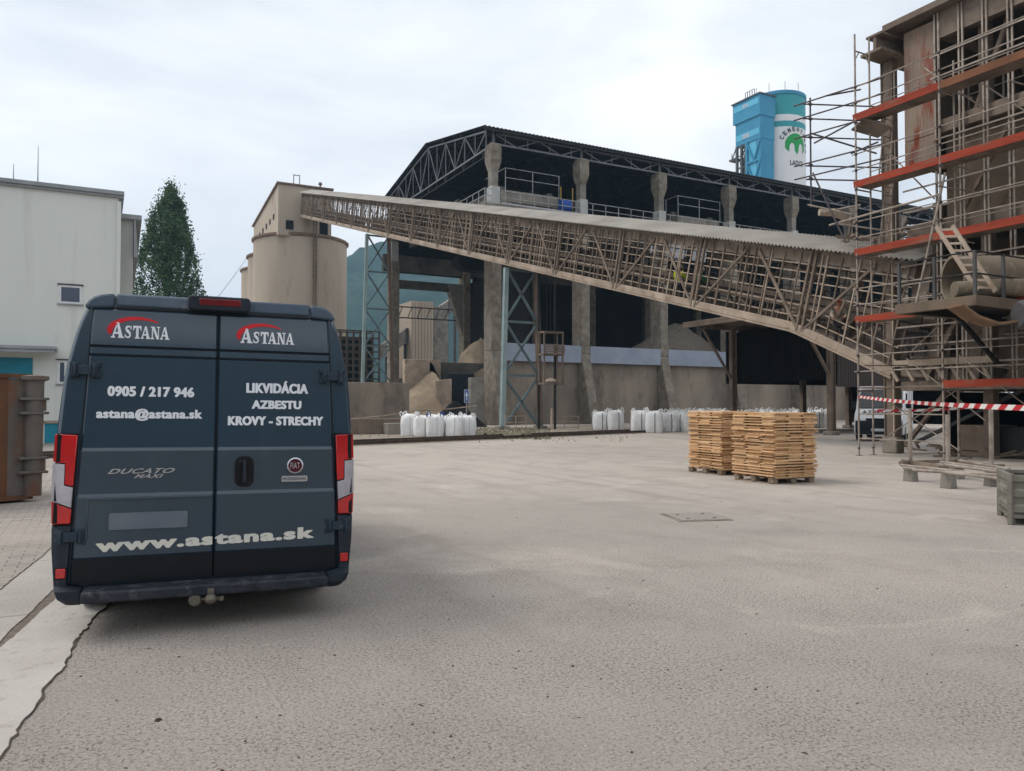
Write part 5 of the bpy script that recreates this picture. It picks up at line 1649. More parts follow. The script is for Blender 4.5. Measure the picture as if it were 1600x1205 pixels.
for y in (pL.y - .2, pc.y + .3):
    mb.bar((PU + .1, y, pz - .15), (FU + .1, y, pz - .15), .12, .2); mb.bar((PU + 2.5, y, pz - .25), (FU + .1, y, 2.6), .1)
mb.build('bracket', 'steel_black', t)
# wooden ladder leaning from the platform
l0a, l0b = on_d(1527, 455, 19.6), on_d(1556, 456, 19.3)
l1a, l1b = on_d(1463, 354, 20.9), on_d(1488, 353, 20.6)
t = thing('wooden_ladder', 'pale wooden ladder standing on the steel platform', 'ladder', tuple(l0a))
for p_, q_ in ((l0a, l1a), (l0b, l1b)):
    mb = MB(); mb.bar(p_, q_, .05, .10, up=(0, 0, 1)); mb.build('stile', 'dust_pale', t)
for k in range(9):
    f = (k + .5) / 9
    mb = MB(); mb.bar(l0a.lerp(l1a, f), l0b.lerp(l1b, f), .03, .06); mb.build('rung', 'dust_pale', t)

# ================================================================== SCAFFOLDING
SU0, SU1 = 21.65, 22.35
SVS = [16.85, 14.0, 11.15, 8.3]
LEV = [2.16, 4.32, 6.5, 8.72, 10.92]
sc = thing('scaffolding', 'tall tube scaffold with orange toe boards around the plant', 'scaffold', (SU0, 16.85, 0))
for k, v in enumerate(SVS):
    top = 13.75 if k == 0 else 12.9
    for u in (SU0, SU1):
        mb = MB(); mb.tube((u, v, 0), (u, v, top if (k == 0 or u == SU0) else top - 1.0), .03, 8); mb.build('standard', 'tube_galv', sc)
    for z in LEV:
        mb = MB(); mb.tube((SU0, v, z - .08), (SU1, v, z - .08), .026, 6); mb.tube((SU0, v, z + .02), (SU1 + .9, v, z + .02), .022, 6); mb.build('transom', 'tube_galv', sc)
mb = MB(); mb.tube((SU0, 16.85, 13.2), (SU1, 16.85, 13.2), .026, 6); mb.tube((SU0, 16.85, 12.9), (SU0 + .2, 16.85, 13.2), .02, 5); mb.tube((SU1, 16.85, 12.9), (SU1 - .2, 16.85, 13.2), .02, 5); mb.build('transom', 'tube_galv', sc)
for li, z in enumerate(LEV):
    for bi, (a, b) in enumerate(zip(SVS, SVS[1:])):
        mb = MB(); mb.b6(SU0 + .06, SU1 - .04, b + .04, a - .04, z, z + .05); mb.build('deck', 'dust_wood' if li else 'dust_brown', sc)
        if not (li == 0 and bi == 0):
            brown = (li == 4 and bi >= 1) or (li == 0)
            mb = MB(); mb.hexa([(SU0 - .01, b + .02, z - .02), (SU0 + .03, b + .02, z - .02), (SU0 + .03, a - .02 + (0 if bi else .1), z - .02), (SU0 - .01, a - .02 + (0 if bi else .1), z - .02), (SU0 - .05, b + .02, z + .19), (SU0 - .03, b + .02, z + .19), (SU0 - .03, a - .02 + (0 if bi else .1), z + .19), (SU0 - .05, a - .02 + (0 if bi else .1), z + .19)])
            mb.build('toe_board', 'board_brown' if brown and li else 'board_orange', sc, bevel=.004)
            if li == 4 and bi == 0:
                mb = MB(); mb.b6(SU1 + .01, SU1 + .04, b + .02, a + .1, z + .14, z + .34); mb.build('toe_board', 'board_orange', sc, bevel=.004)
        for dz in (.55, 1.08):
            mb = MB(); mb.tube((SU0, a + .15, z + dz), (SU0, b, z + dz), .019, 6); mb.build('guard_rail', 'tube_galv', sc)
    mb = MB(); mb.tube((SU1, SVS[0], z + .6), (SU1, SVS[-1], z + .6), .017, 5); mb.build('guard_rail', 'tube_galv', sc)
    for v in ([SVS[0] - 1.4] if li > 1 else []):
        mb = MB(); mb.tube((SU0, v, z + .05), (SU0, v, z + 1.1), .014, 5); mb.build('mid_stanchion', 'tube_galv', sc)
for k, v in enumerate(SVS):
    for u in (SU0, SU1):
        mb = MB(); mb.b6(u - .08, u + .08, v - .08, v + .08, 0, .012); mb.tube((u, v, .012), (u, v, .25), .022, 7); mb.lathe([(.05, .22), (.05, .26)], (u, v, 0), 8); mb.build('base_jack', 'steel_dark', sc)
    for z in LEV:
        for a_, b_, c_, d_ in ((-.05, .06, -.08, -.08), (-.04, .05, .52, .58), (-.04, .05, 1.05, 1.11)):
            mb = MB(); mb.tube((SU0 + a_, v + a_, z + c_), (SU0 + b_, v + b_, z + d_), .048, 6); mb.build('coupler', 'tube_dark', sc)
random.seed(77)
for k in range(34):      # odd tubes and ties between scaffold and building
    z = random.uniform(2.6, 12.2); v = random.uniform(9.5, 16.6)
    if random.random() < .5:
        a, b = Vector((SU0 - random.uniform(.1, .5), v, z)), Vector((FU + .1, v + random.uniform(-.2, .2), z + random.uniform(-.1, .1)))
    else:
        a, b = Vector((SU1 + .03, v, z)), Vector((SU1 + .03, v - random.uniform(1.2, 2.8), z + random.choice([0, 0, 1.9, -1.9])))
    mb = MB(); mb.tube(a, b, .022, 6); mb.build('tie_tube', 'tube_galv', sc)
# base lift rails and bracing
for z in (.55, 1.35):
    mb = MB(); mb.tube((SU0, SVS[0], z), (SU0, SVS[1], z), .02, 6); mb.build('guard_rail', 'tube_galv', sc)
mb = MB(); mb.tube((SU1, SVS[0], .3), (SU1, SVS[1], 2.1), .02, 6); mb.build('diagonal_tube', 'tube_galv', sc)
mb = MB(); mb.tube((SU1, SVS[1], .3), (SU1, SVS[0], 2.1), .02, 6); mb.build('diagonal_tube', 'tube_galv', sc)
mb = MB(); mb.tube((SU0 - .03, on_u(1478, 270, SU0).y, on_u(1478, 270, SU0).z), (SU0 - .03, on_u(1430, 485, SU0).y, on_u(1430, 485, SU0).z), .035, 7); mb.build('diagonal_tube', 'tube_galv', sc)
p, q = on_u(1296, 352, SU0), on_u(1468, 304, SU0)
mb = MB(); mb.tube(p, q, .035, 7); mb.build('diagonal_tube', 'tube_galv', sc)
for py in (470, 485):
    pass
# outrigger cage of tubes and couplers at the far end
CV, CU = 18.75, 21.4
zc_ = lambda py: on_d(1297, py, 26.6).z
mb = MB(); mb.tube((CU + .35, CV, zc_(322)), (CU + .35, CV, zc_(150)), .03, 7); mb.build('standard', 'tube_dark', sc)
random.seed(12)
for py in (160, 183, 212, 256, 277):
    z = zc_(py)
    mb = MB(); mb.tube((CU + .1, CV + .5, z + .05), (CU + .75, SVS[0] - .7, z + .05), .026, 6); mb.build('cage_tube', 'tube_dark', sc)
    mb = MB(); mb.tube((CU + .12 - random.random() * .25, CV, z - .06), (CU + 2.6, CV - 1.1, z - .06), .026, 6); mb.build('cage_tube', 'tube_dark', sc)
    mb = MB()
    for du, dv in ((.35, 0),):
        mb.tube((CU + du - .06, CV + dv, z), (CU + du + .06, CV + dv, z), .055, 6)
    mb.build('coupler', 'tube_dark', sc)
for (x0, y0, x1, y1) in ((1266, 208, 1370, 240), (1272, 224, 1335, 190), (1330, 240, 1372, 222), (1290, 150, 1345, 140), (1262, 320, 1330, 335), (1282, 333, 1345, 320), (1270, 270, 1322, 380), (1310, 350, 1395, 362)):
    mb = MB(); mb.tube(on_d(x0, y0, 26.2), on_d(x1, y1, 25.4), .03, 7); mb.build('cage_tube', 'tube_dark' if y0 < 300 else 'tube_galv', sc)
mb = MB(); a, b = on_d(1330, 204, 26.0), on_d(1372, 216, 25.2)
mb.hexa([a, b, b + Vector((-.5, -.9, 0)), a + Vector((-.5, -.9, 0))] + [q + Vector((0, 0, .05)) for q in (a, b, b + Vector((-.5, -.9, 0)), a + Vector((-.5, -.9, 0)))]); mb.build('deck', 'dust_brown', sc)
# access ladder inside the scaffold bay, leaning
for zz in (6.6, 8.8):
    mb = MB()
    a, b = Vector((SU1 - .1, 16.5, zz)), Vector((SU1 - .1, 15.9 + .3, zz + 2.2))
    for du in (0, .34):
        mb.tube(a + Vector((du, 0, 0)), b + Vector((du, 0, 0)), .025, 6)
    for k in range(8):
        f = (k + .5) / 8
        mb.tube(a.lerp(b, f), a.lerp(b, f) + Vector((.34, 0, 0)), .018, 5)
    mb.build('ladder', 'tube_galv', sc)
# sagging curved roof sheet end near the cage
a = on_d(1280, 332, 27); 
mb = MB(); mb.sweep([a, on_d(1302, 332, 27), on_d(1318, 338, 27), on_d(1326, 350, 27)], [.12, .14, .14, .1], 10)
tag(mb.build('pipe_stub', 'dust_pale'), 'pale bent pipe end poking out beside the scaffold cage', 'pipe')

# red and white barrier tape
def tape(a, b, w_, lab, sag=.06, n=44):
    t = thing('barrier_tape', lab, 'tape', tuple(a), group='red and white barrier tapes')
    mw, mr_ = MB(), MB()
    P = []
    for k in range(n * 2 + 1):
        f = k / (n * 2)
        q = a.lerp(b, f); q.z -= sag * math.sin(math.pi * f)
        tw_ = .9 * math.sin(f * 7 + 1) * .35
        P.append((q - Vector((math.sin(tw_) * w_ / 2, 0, math.cos(tw_) * w_ / 2)), q + Vector((math.sin(tw_) * w_ / 2, 0, math.cos(tw_) * w_ / 2))))
    L_ = (b - a).length; sk = max(1, int(n * 2 * w_ * .8 / L_))
    for k in range(n * 2):
        m_ = mw if (k // 2) % 2 else mr_
        j, jj = min(k + sk, n * 2), min(k + 1 + sk, n * 2)
        m_.poly([P[k][0], P[k + 1][0], P[jj][1], P[j][1]])
    mw.build('white_stripe', 'tape_white', t); mr_.build('red_stripe', 'tape_red', t)
tape(Vector((SU0, 16.86, 1.9)), on_d(1700, 641, 9.2), .085, 'near red and white barrier tape crossing before the scaffold', n=52)
tape(Vector((SU1, 16.8, 1.45)), Vector((FU + .2, 13.9, 1.62)), .085, 'faded red and white tape behind the near tape', n=14)

# tube rack on concrete blocks, standing posts and loose tubes
rk = thing('tube_rack', 'low timber rack on concrete blocks carrying scaffold tubes', 'rack', (15.5, 10, 0))
feet = [on_z(1423, 752), on_z(1482, 763), on_z(1550, 760), on_z(1496, 748)]
for f in feet:
    mb = MB(); mb.taper((f.x, f.y, 0), (.2, .24), (f.x, f.y, .36), (.15, .2)); mb.build('foot', 'concrete', rk, bevel=.012)
for a, b in ((0, 1), (3, 2), (0, 3), (1, 2)):
    mb = MB(); d = (feet[b] - feet[a]).normalized() * .3
    mb.bar(feet[a] - d + Vector((0, 0, .40 if a != b - 1 else .41)), feet[b] + d + Vector((0, 0, .40)), .09, .075); mb.build('bearer', 'dust_wood', rk)
for f, px, py, lab in ((feet[0], 1418, 640, 1), (feet[1], 1489, 648, 1), (feet[2], 1553, 640, 1)):
    top = on_d(px, py, f.x * math.sin(YAW) + f.y * math.cos(YAW)).z
    mb = MB(); mb.tube((f.x, f.y, .36), (f.x, f.y, top), .042, 9); mb.build('post', 'tube_galv', rk)
random.seed(2)
tubes = [((1408, 727), (1567, 744)), ((1412, 731), (1562, 748)), ((1425, 735), (1560, 742)), ((1470, 722), (1575, 736)), ((1475, 726), (1572, 739)), ((1500, 720), (1577, 733))]
for k, (p_, q_) in enumerate(tubes):
    z = .475 + .05 * (k // 3)
    a, b = on_z(p_[0], p_[1] , z), on_z(q_[0], q_[1], z)
    mb = MB(); mb.tube(a, b, .026, 10); mb.tube(b - (b - a).normalized() * .002, b + (b - a).normalized() * .004, .02, 10)
    tag(mb.build('scaffold_tube', 'tube_galv'), 'loose scaffold tube lying across the low rack', 'tube', 'loose scaffold tubes on the rack')
# more props standing under the plant
for k, (px, py, pt_, lab) in enumerate(((1484, 716, 640, 'thin prop beside the scaffold standard'), (1499, 719, 612, 'slim steel prop nearest the crate'))):
    f = on_z(px, py); top = on_d(px, pt_, f.x * math.sin(YAW) + f.y * math.cos(YAW)).z
    mb = MB(); mb.tube(f, (f.x, f.y, top), .035, 8); tag(mb.build('steel_prop', 'tube_galv'), lab, 'prop')

# corrugated metal crate at the right border
c0 = Vector((11.05, 6.2, 0))
cr8 = thing('metal_crate', 'battered grey corrugated metal crate at the right border', 'crate', tuple(c0))
du, dv = Vector((.6, -.8, 0)), Vector((.8, .6, 0))
def crate_side(a, d, L_, nm):
    mb = MB(); n = 26; pr = None
    nrm = Vector((d.y, -d.x, 0))
    rows = [(.1, 0), (.15, .0), (.18, .03), (.26, .03), (.29, 0), (.36, 0), (.39, .03), (.47, .03), (.5, 0), (.57, 0), (.6, .03), (.64, .03)]
    for z, o in rows:
        r_ = [mb.bm.verts.new(a + nrm * (o + s) + Vector((0, 0, z)) + d * e) for e in (0, L_) for s in (0,)]
        if pr:
            mb.bm.faces.new((pr[0], pr[1], r_[1], r_[0]))
        pr = r_
    mb.build(nm, 'crate_metal', cr8)
fa = c0 - dv * 0
crate_side(fa, du, 1.25, 'side_panel'); crate_side(fa + dv * 1.0 + du * 1.25, -du, 1.25, 'side_panel'); crate_side(fa + dv * 1.0, -dv, 1.0, 'side_panel'); crate_side(fa + du * 1.25, dv, 1.0, 'side_panel')
for p_ in (fa, fa + du * 1.25, fa + dv * 1.0, fa + du * 1.25 + dv * 1.0):
    mb = MB(); mb.bar(p_, p_ + Vector((0, 0, .70)), .07); mb.build('corner_post', 'crate_metal', cr8, bevel=.008)
mb = MB()
for a, b in ((fa, fa + du * 1.25), (fa + dv, fa + dv + du * 1.25), (fa, fa + dv), (fa + du * 1.25, fa + du * 1.25 + dv)):
    mb.bar(a + Vector((0, 0, .66)), b + Vector((0, 0, .66)), .06, .05); mb.bar(a + Vector((0, 0, .12)), b + Vector((0, 0, .12)), .05, .05)
mb.build('rim', 'crate_metal', cr8)
mb = MB(); mb.poly([fa + Vector((0, 0, .14)), fa + du * 1.25 + Vector((0, 0, .14)), fa + du * 1.25 + dv + Vector((0, 0, .14)), fa + dv + Vector((0, 0, .14))]); mb.build('floor', 'steel_black', cr8)

# small barrier frames and stakes near the middle trestle, tarp
def frame(p, w_, h, rz, lab):
    t = thing('low_barrier', lab, 'barrier', tuple(p), rz)
    mb = MB()
    for x in (-w_ / 2, 0, w_ / 2):
        mb.bar((x, 0, 0), (x, 0, h), .05)
    for z in (.12 * h, .55 * h, h):
        mb.bar((-w_ / 2, 0, z), (w_ / 2, 0, z), .05)
    mb.build('rail', 'dust_pale', t, local=True)
frame(on_z(806, 672), 1.4, .9, YAWR + .3, 'pale low barrier frame under the middle lattice tower')
frame(on_z(882, 670), 1.9, .85, YAWR - .2, 'pale barrier frame left of the strapped bag pair')
mb = MB(); p = on_z(862, 672); mb.bar(p, p + Vector((0, 0, 1.4)), .1); tag(mb.build('stake', 'dust_pale'), 'single pale stake beside the barrier frame', 'stake')
p = on_z(790, 683); mb = MB(); n = 18; g = []
for j in range(n):
    g.append([mb.bm.verts.new((p.x - 1.1 + 2.6 * i / n, p.y - .4 + .9 * j / n, .05 + max(0, .26 * noise.noise((i * .35, j * .35, 4)) + .14 * math.sin(math.pi * j / n)))) for i in range(n)])
for j in range(n - 1):
    for i in range(n - 1):
        mb.bm.faces.new((g[j][i], g[j][i + 1], g[j + 1][i + 1], g[j + 1][i]))
tag(mb.build('tarpaulin', 'tarp', ang=180), 'crumpled olive tarpaulin lying on the grass by the rails', 'tarpaulin')

# ================================================================== SKIP CONTAINER on the left
se = Vector((-1.02, 15.5, 0)); sdn = Vector((-.92, -.36, 0)).normalized(); sin_ = Vector((-sdn.y, sdn.x, 0)) * -1
if sin_.y < 0: sin_ = -sin_
sk = thing('skip_container', 'rusty steel skip container with flanged grey corner post', 'skip', tuple(se))
H = 2.1
def sp(a, b, z): return se + sdn * a + sin_ * b + Vector((0, 0, z))
mb = MB(); mb.hexa([sp(.36, 0, .12), sp(6, 0, .12), sp(6, .06, .12), sp(.36, .06, .12), sp(.36, 0, H), sp(6, 0, H), sp(6, .06, H), sp(.36, .06, H)]); mb.build('side_wall', 'rust', sk)
mb = MB(); mb.hexa([sp(.02, .0, .12), sp(.36, -.004, .12), sp(.36, .06, .12), sp(.02, .06, .12), sp(.02, 0, H - .02), sp(.36, -.004, H - .02), sp(.36, .06, H - .02), sp(.02, .06, H - .02)]); mb.build('corner_plate', 'skip_grey', sk)
mb = MB(); mb.hexa([sp(0, .061, .12), sp(.06, .061, .12), sp(.06, 2.3, .12), sp(0, 2.3, .12), sp(0, .061, H), sp(.06, .061, H), sp(.06, 2.3, H), sp(0, 2.3, H)]); mb.hexa([sp(.06, 2.24, .12), sp(6, 2.24, .12), sp(6, 2.3, .12), sp(.06, 2.3, .12), sp(.06, 2.24, H), sp(6, 2.24, H), sp(6, 2.3, H), sp(.06, 2.3, H)]); mb.build('end_wall', 'skip_grey', sk)
mb = MB(); mb.hexa([sp(.0, -.1, .05), sp(6, -.1, .05), sp(6, 2.3, .05), sp(0, 2.3, .05), sp(0, -.1, .119), sp(6, -.1, .119), sp(6, 2.3, .119), sp(0, 2.3, .119)]); mb.build('floor', 'rust', sk)
mb = MB(); q = sp(-.02, -.02, .1); mb.sweep([q, q + Vector((0, 0, H * .5)), q + Vector((0, 0, H - .06))], [.13, .14, .15], 18); mb.lathe([(.15, H - .06), (.22, H - .03), (.22, H + .03), (.1, H + .05)], (q.x, q.y, 0), 18); mb.build('corner_post', 'skip_grey', sk)
for z in (H - .62, H - .38, .48, .72):
    mb = MB(); mb.hexa([sp(-.2, -.2, z), sp(.22, -.16, z), sp(.22, .0, z), sp(-.2, .1, z), sp(-.2, -.2, z + .045), sp(.22, -.16, z + .045), sp(.22, .0, z + .045), sp(-.2, .1, z + .045)]); mb.build('flange', 'skip_grey', sk, bevel=.01)
for z in (H - .56, .53):
    mb = MB(); q = sp(-.13, -.05, z); mb.tube(q, q + Vector((0, 0, .2)), .07, 12); mb.build('hinge_pin', 'skip_grey', sk)
mb = MB(); mb.bar(sp(.0, .03, H + .03), sp(6, .03, H + .03), .12, .07); mb.build('top_rim', 'rust', sk)
for k in range(4):
    mb = MB(); mb.bar(sp(1.5 + 1.3 * k, -.05, .13), sp(1.5 + 1.3 * k, -.05, H - .02), .12, .1, up=sin_); mb.build('rib', 'rust', sk)

# ================================================================== DARK BLUE PANEL VAN
heading = R(83.9)
C = Vector((0.7287, 6.2324, 0)); ux = Vector((.99434, -.10623, 0))
vb = C + ux * .015
van = thing('panel_van', 'dark blue delivery van with white lettering, seen from behind', 'van', (vb.x, vb.y, .0), heading - R(90), ry=R(.78))
HWZ = [(.30, .995), (.45, 1.03), (.8, 1.052), (1.05, 1.058), (1.42, 1.045), (1.6, 1.032), (1.78, 1.018), (1.92, 1.0), (2.03, .977), (2.15, .95), (2.24, .924), (2.34, .892), (2.39, .862), (2.425, .80), (2.447, .66), (2.46, .36), (2.463, 0)]
def hw(z):
    for (z0, w0), (z1, w1) in zip(HWZ, HWZ[1:]):
        if z <= z1:
            return w0 + (w1 - w0) * max(0, (z - z0)) / (z1 - z0)
    return 0
def lean(z): return .05 * max(0, z - 1.3) + .10 * max(0, z - 2.2)
def vp(x, y, z): return (x, y + lean(z) * (1 if y < 1.5 else 0), z)
# body: lofted sections, rear to nose
mb = MB()
prof = HWZ + [(z, -w_) for z, w_ in HWZ[:-1][::-1]]
secs = [(.0, .97, 1, 0), (.012, .985, 1, 0), (.05, 1, 1, 0), (.5, 1, 1, 0), (1.6, 1, 1, 0), (3.8, 1, 1, 0), (4.3, .985, .985, 0), (4.9, .97, .72, 0), (5.5, .95, .5, 0), (5.85, .9, .4, 0), (5.95, .8, .33, .0)]
rings = []
for y, kx, kz, _ in secs:
    ring = []
    for z, w_ in prof:
        zz = .3 + (z - .3) * kz
        xx = w_ * kx
        if y < .05 and z > 2.2:
            zz -= (.05 - y) * .8 * (z - 2.2) / .26
        ring.append(mb.bm.verts.new(vp(xx, y, zz)))
    rings.append(ring)
for A, B in zip(rings, rings[1:]):
    n = len(A)
    for i in range(n):
        mb.bm.faces.new((A[i], B[i], B[(i + 1) % n], A[(i + 1) % n]))
mb.bm.faces.new(rings[0]); mb.bm.faces.new(rings[-1][::-1])
body = mb.build('body', 'van_paint', van, local=True, ang=32)
# roof end trims, dusty
for s in (-1, 1):
    mb = MB(); mb.prism([(s * .702, 2.350), (s * .893, 2.335), (s * .888, 2.362), (s * .868, 2.395), (s * .835, 2.424), (s * .79, 2.442), (s * .702, 2.456)], -.028, .35, vp)
    mb.build('roof_corner', 'van_dusty', van, local=True, bevel=.02)
mb = MB(); mb.hexa([vp(-.695, -.03, 2.362), vp(.695, -.03, 2.362), vp(.695, .2, 2.362), vp(-.695, .2, 2.362), vp(-.695, -.005, 2.458), vp(.695, -.005, 2.458), vp(.695, .2, 2.466), vp(-.695, .2, 2.466)])
mb.build('roof_edge', 'van_dusty', van, local=True, bevel=.018)
# black strips around the doors paint the shade of the gaps
def dx(z):    # door outer edge
    return .928 - .02 * max(0, min(1, (z - .36) / .5)) - .025 * max(0, (z - .86)) / .5 * (z < 1.36) - .025 * (z >= 1.36) - .05 * max(0, (z - 1.36)) / .98 + .002
SEAM = .014
lev = [(.365, -.028), (.546, -.030), (.553, -.034), (.93, -.037), (.975, -.040), (1.0, -.026), (1.275, -.026), (1.305, -.028), (1.328, -.012), (1.9, -.014), (1.988, -.016), (1.994, -.006), (2.003, -.006), (2.008, -.014), (2.052, -.014), (2.057, -.006), (2.066, -.006), (2.072, -.016), (2.2, -.016), (2.325, -.014), (2.338, -.006)]
doors = []
for s in (-1, 1):
    mb = MB(); rows = []
    for z, o in lev:
        xo = dx(z) * s; xi = SEAM + s * .006
        xs = [xi + (xo - xi) * f for f in (0, .012, .25, .5, .75, .985, 1.0)]
        row = []
        for k, x in enumerate(xs):
            oo = o + (.012 if k in (0, 6) else 0)
            row.append(mb.bm.verts.new(vp(x, oo, z)))
        rows.append(row)
    for A, B in zip(rows, rows[1:]):
        for i in range(6):
            mb.bm.faces.new((A[i], A[i + 1], B[i + 1], B[i]))
    bd = [[mb.bm.verts.new(vp(r[i].co.x, .02, z)) for i in (0, 6)] for r, (z, o) in zip(rows, lev)]
    for k in range(len(rows) - 1):
        for j, i in ((0, 0), (1, 6)):
            mb.bm.faces.new((rows[k][i], rows[k + 1][i], bd[k + 1][j], bd[k][j]))
    d_ = mb.build('rear_door', 'van_paint', van, local=True, ang=14)
    doors.append(d_)
    # dark lower valance
    mb = MB(); a, b = sorted((SEAM + s * .006, dx(.45) * s - s * .01))
    mb.b6(a, b, -.036, -.0295, .366, .545); mb.build('door_valance', 'van_low', d_, local=True)
    # dark strips painting the shade in the window panel grooves
    mb = MB()
    for z in (2.062, 1.998):
        mb.b6(min(SEAM + s * .012, (dx(z) - .012) * s), max(SEAM + s * .012, (dx(z) - .012) * s), -.012 + lean(z), -.006 + lean(z), z - .0035, z + .0035)
    mb.build('panel_gap_shade', 'rubber', d_, local=True)
mb = MB()
for s in (-1, 1):
    zz = [.33, .6, .9, 1.2, 1.5, 1.8, 2.1, 2.345]
    for a, b in zip(zz, zz[1:]):
        mb.hexa([vp(s * (dx(a) - .004), -.006, a), vp(s * (dx(a) + .004), -.006, a), vp(s * (dx(a) + .004), .004, a), vp(s * (dx(a) - .004), .004, a), vp(s * (dx(b) - .004), -.006, b), vp(s * (dx(b) + .004), -.006, b), vp(s * (dx(b) + .004), .004, b), vp(s * (dx(b) - .004), .004, b)])
zz = [.36, 1.3, 2.2, 2.345]
for a, b in zip(zz, zz[1:]):
    mb.hexa([vp(SEAM - .0045, -.004, a), vp(SEAM + .0045, -.004, a), vp(SEAM + .009, .004, a), vp(SEAM - .009, .004, a), vp(SEAM - .0045, -.004, b), vp(SEAM + .0045, -.004, b), vp(SEAM + .009, .004, b), vp(SEAM - .009, .004, b)])
mb.b6(-.84, .84, -.006 + lean(2.35), .02 + lean(2.35), 2.339, 2.352)
mb.build('door_gap_shade', 'rubber', van, local=True)  # strips blackened as the shade between doors and body
# surface offset of the doors, for lettering
def off(z):
    for (z0, o0), (z1, o1) in zip(lev, lev[1:]):
        if z <= z1:
            return o0 + (o1 - o0) * (z - z0) / (z1 - z0)
    return 0
def onskin(x, z, e=.003): return (x, off(z) - e + lean(z), z)
FL = lambda x, z: onskin(x, z)
# lettering (measured on the photograph)
def letters(name, door, items, m='letter_white'):
    mb = MB()
    for it in items:
        f0_, hv2 = (it[6] if len(it) > 6 else FL), it[5]
        for k, (dx_, dz_) in enumerate(((0, 0), (-1, 0), (1, 0), (0, .5), (0, -.5), (-.7, .4), (.7, .4), (-.7, -.4), (.7, -.4)) if hv2 else ((0, 0),)):
            def f1(x, z, k=k, dx_=dx_, dz_=dz_):
                q = f0_(x + dx_ * hv2, z + dz_ * hv2); return (q[0], q[1] - .00012 * k, q[2])
            text_to(mb, *it[:5], f1, bold=.012)
    return mb.build(name, m, door, local=True, smooth=False, recalc=False)
letters('lettering', doors[0], [("0905 / 217 946", -.722, -.150, 1.702, 1.773, .0048), ("astana@astana.sk", -.790, -.090, 1.525, 1.610, .0042)])
letters('lettering', doors[1], [("LIKVID\u00c1CIA", .228, .682, 1.744, 1.836, .005), ("AZBESTU", .270, .632, 1.622, 1.684, .005), ("KROVY - STRECHY", .100, .802, 1.495, 1.561, .005)])
def slope_txt(x, z):       # the address climbs slightly to the right
    zz = z + .018 * (x + .75)
    return onskin(x, zz)
# web address: cut at the door seam so that each half belongs to its own door
vs, fs = text_poly("www.astana.sk", .02, space=1.12)
xa, xb, za, zb_ = min(v.x for v in vs), max(v.x for v in vs), min(v.y for v in vs), max(v.y for v in vs)
P = [(-.764 + (v.x - xa) / (xb - xa) * (.742 + .764), .590 + (v.y - za) / (zb_ - za) * .084) for v in vs]
for s, dr in ((-1, doors[0]), (1, doors[1])):
    mb = MB()
    bm_ = mb.bm
    lay = {}
    for k, (dx_, dz_) in enumerate(((0, 0), (-1, 0), (1, 0), (0, .45), (0, -.45), (-.7, .35), (.7, .35), (-.7, -.35), (.7, -.35))):
        V = [bm_.verts.new((x + dx_ * .0075, -.00012 * k, z + dz_ * .0075)) for x, z in P]
        for f in fs:
            try: bm_.faces.new([V[i] for i in f])
            except ValueError: pass
    bmesh.ops.bisect_plane(bm_, geom=bm_.verts[:] + bm_.edges[:] + bm_.faces[:], plane_co=(SEAM + s * .009, 0, 0), plane_no=(1, 0, 0), clear_inner=(s > 0), clear_outer=(s < 0))
    for v_ in bm_.verts:
        q = slope_txt(v_.co.x, v_.co.z)
        v_.co = (q[0], q[1] + v_.co.y, q[2])
    mb.build('web_lettering', 'letter_dusty', dr, local=True, smooth=False, recalc=False)
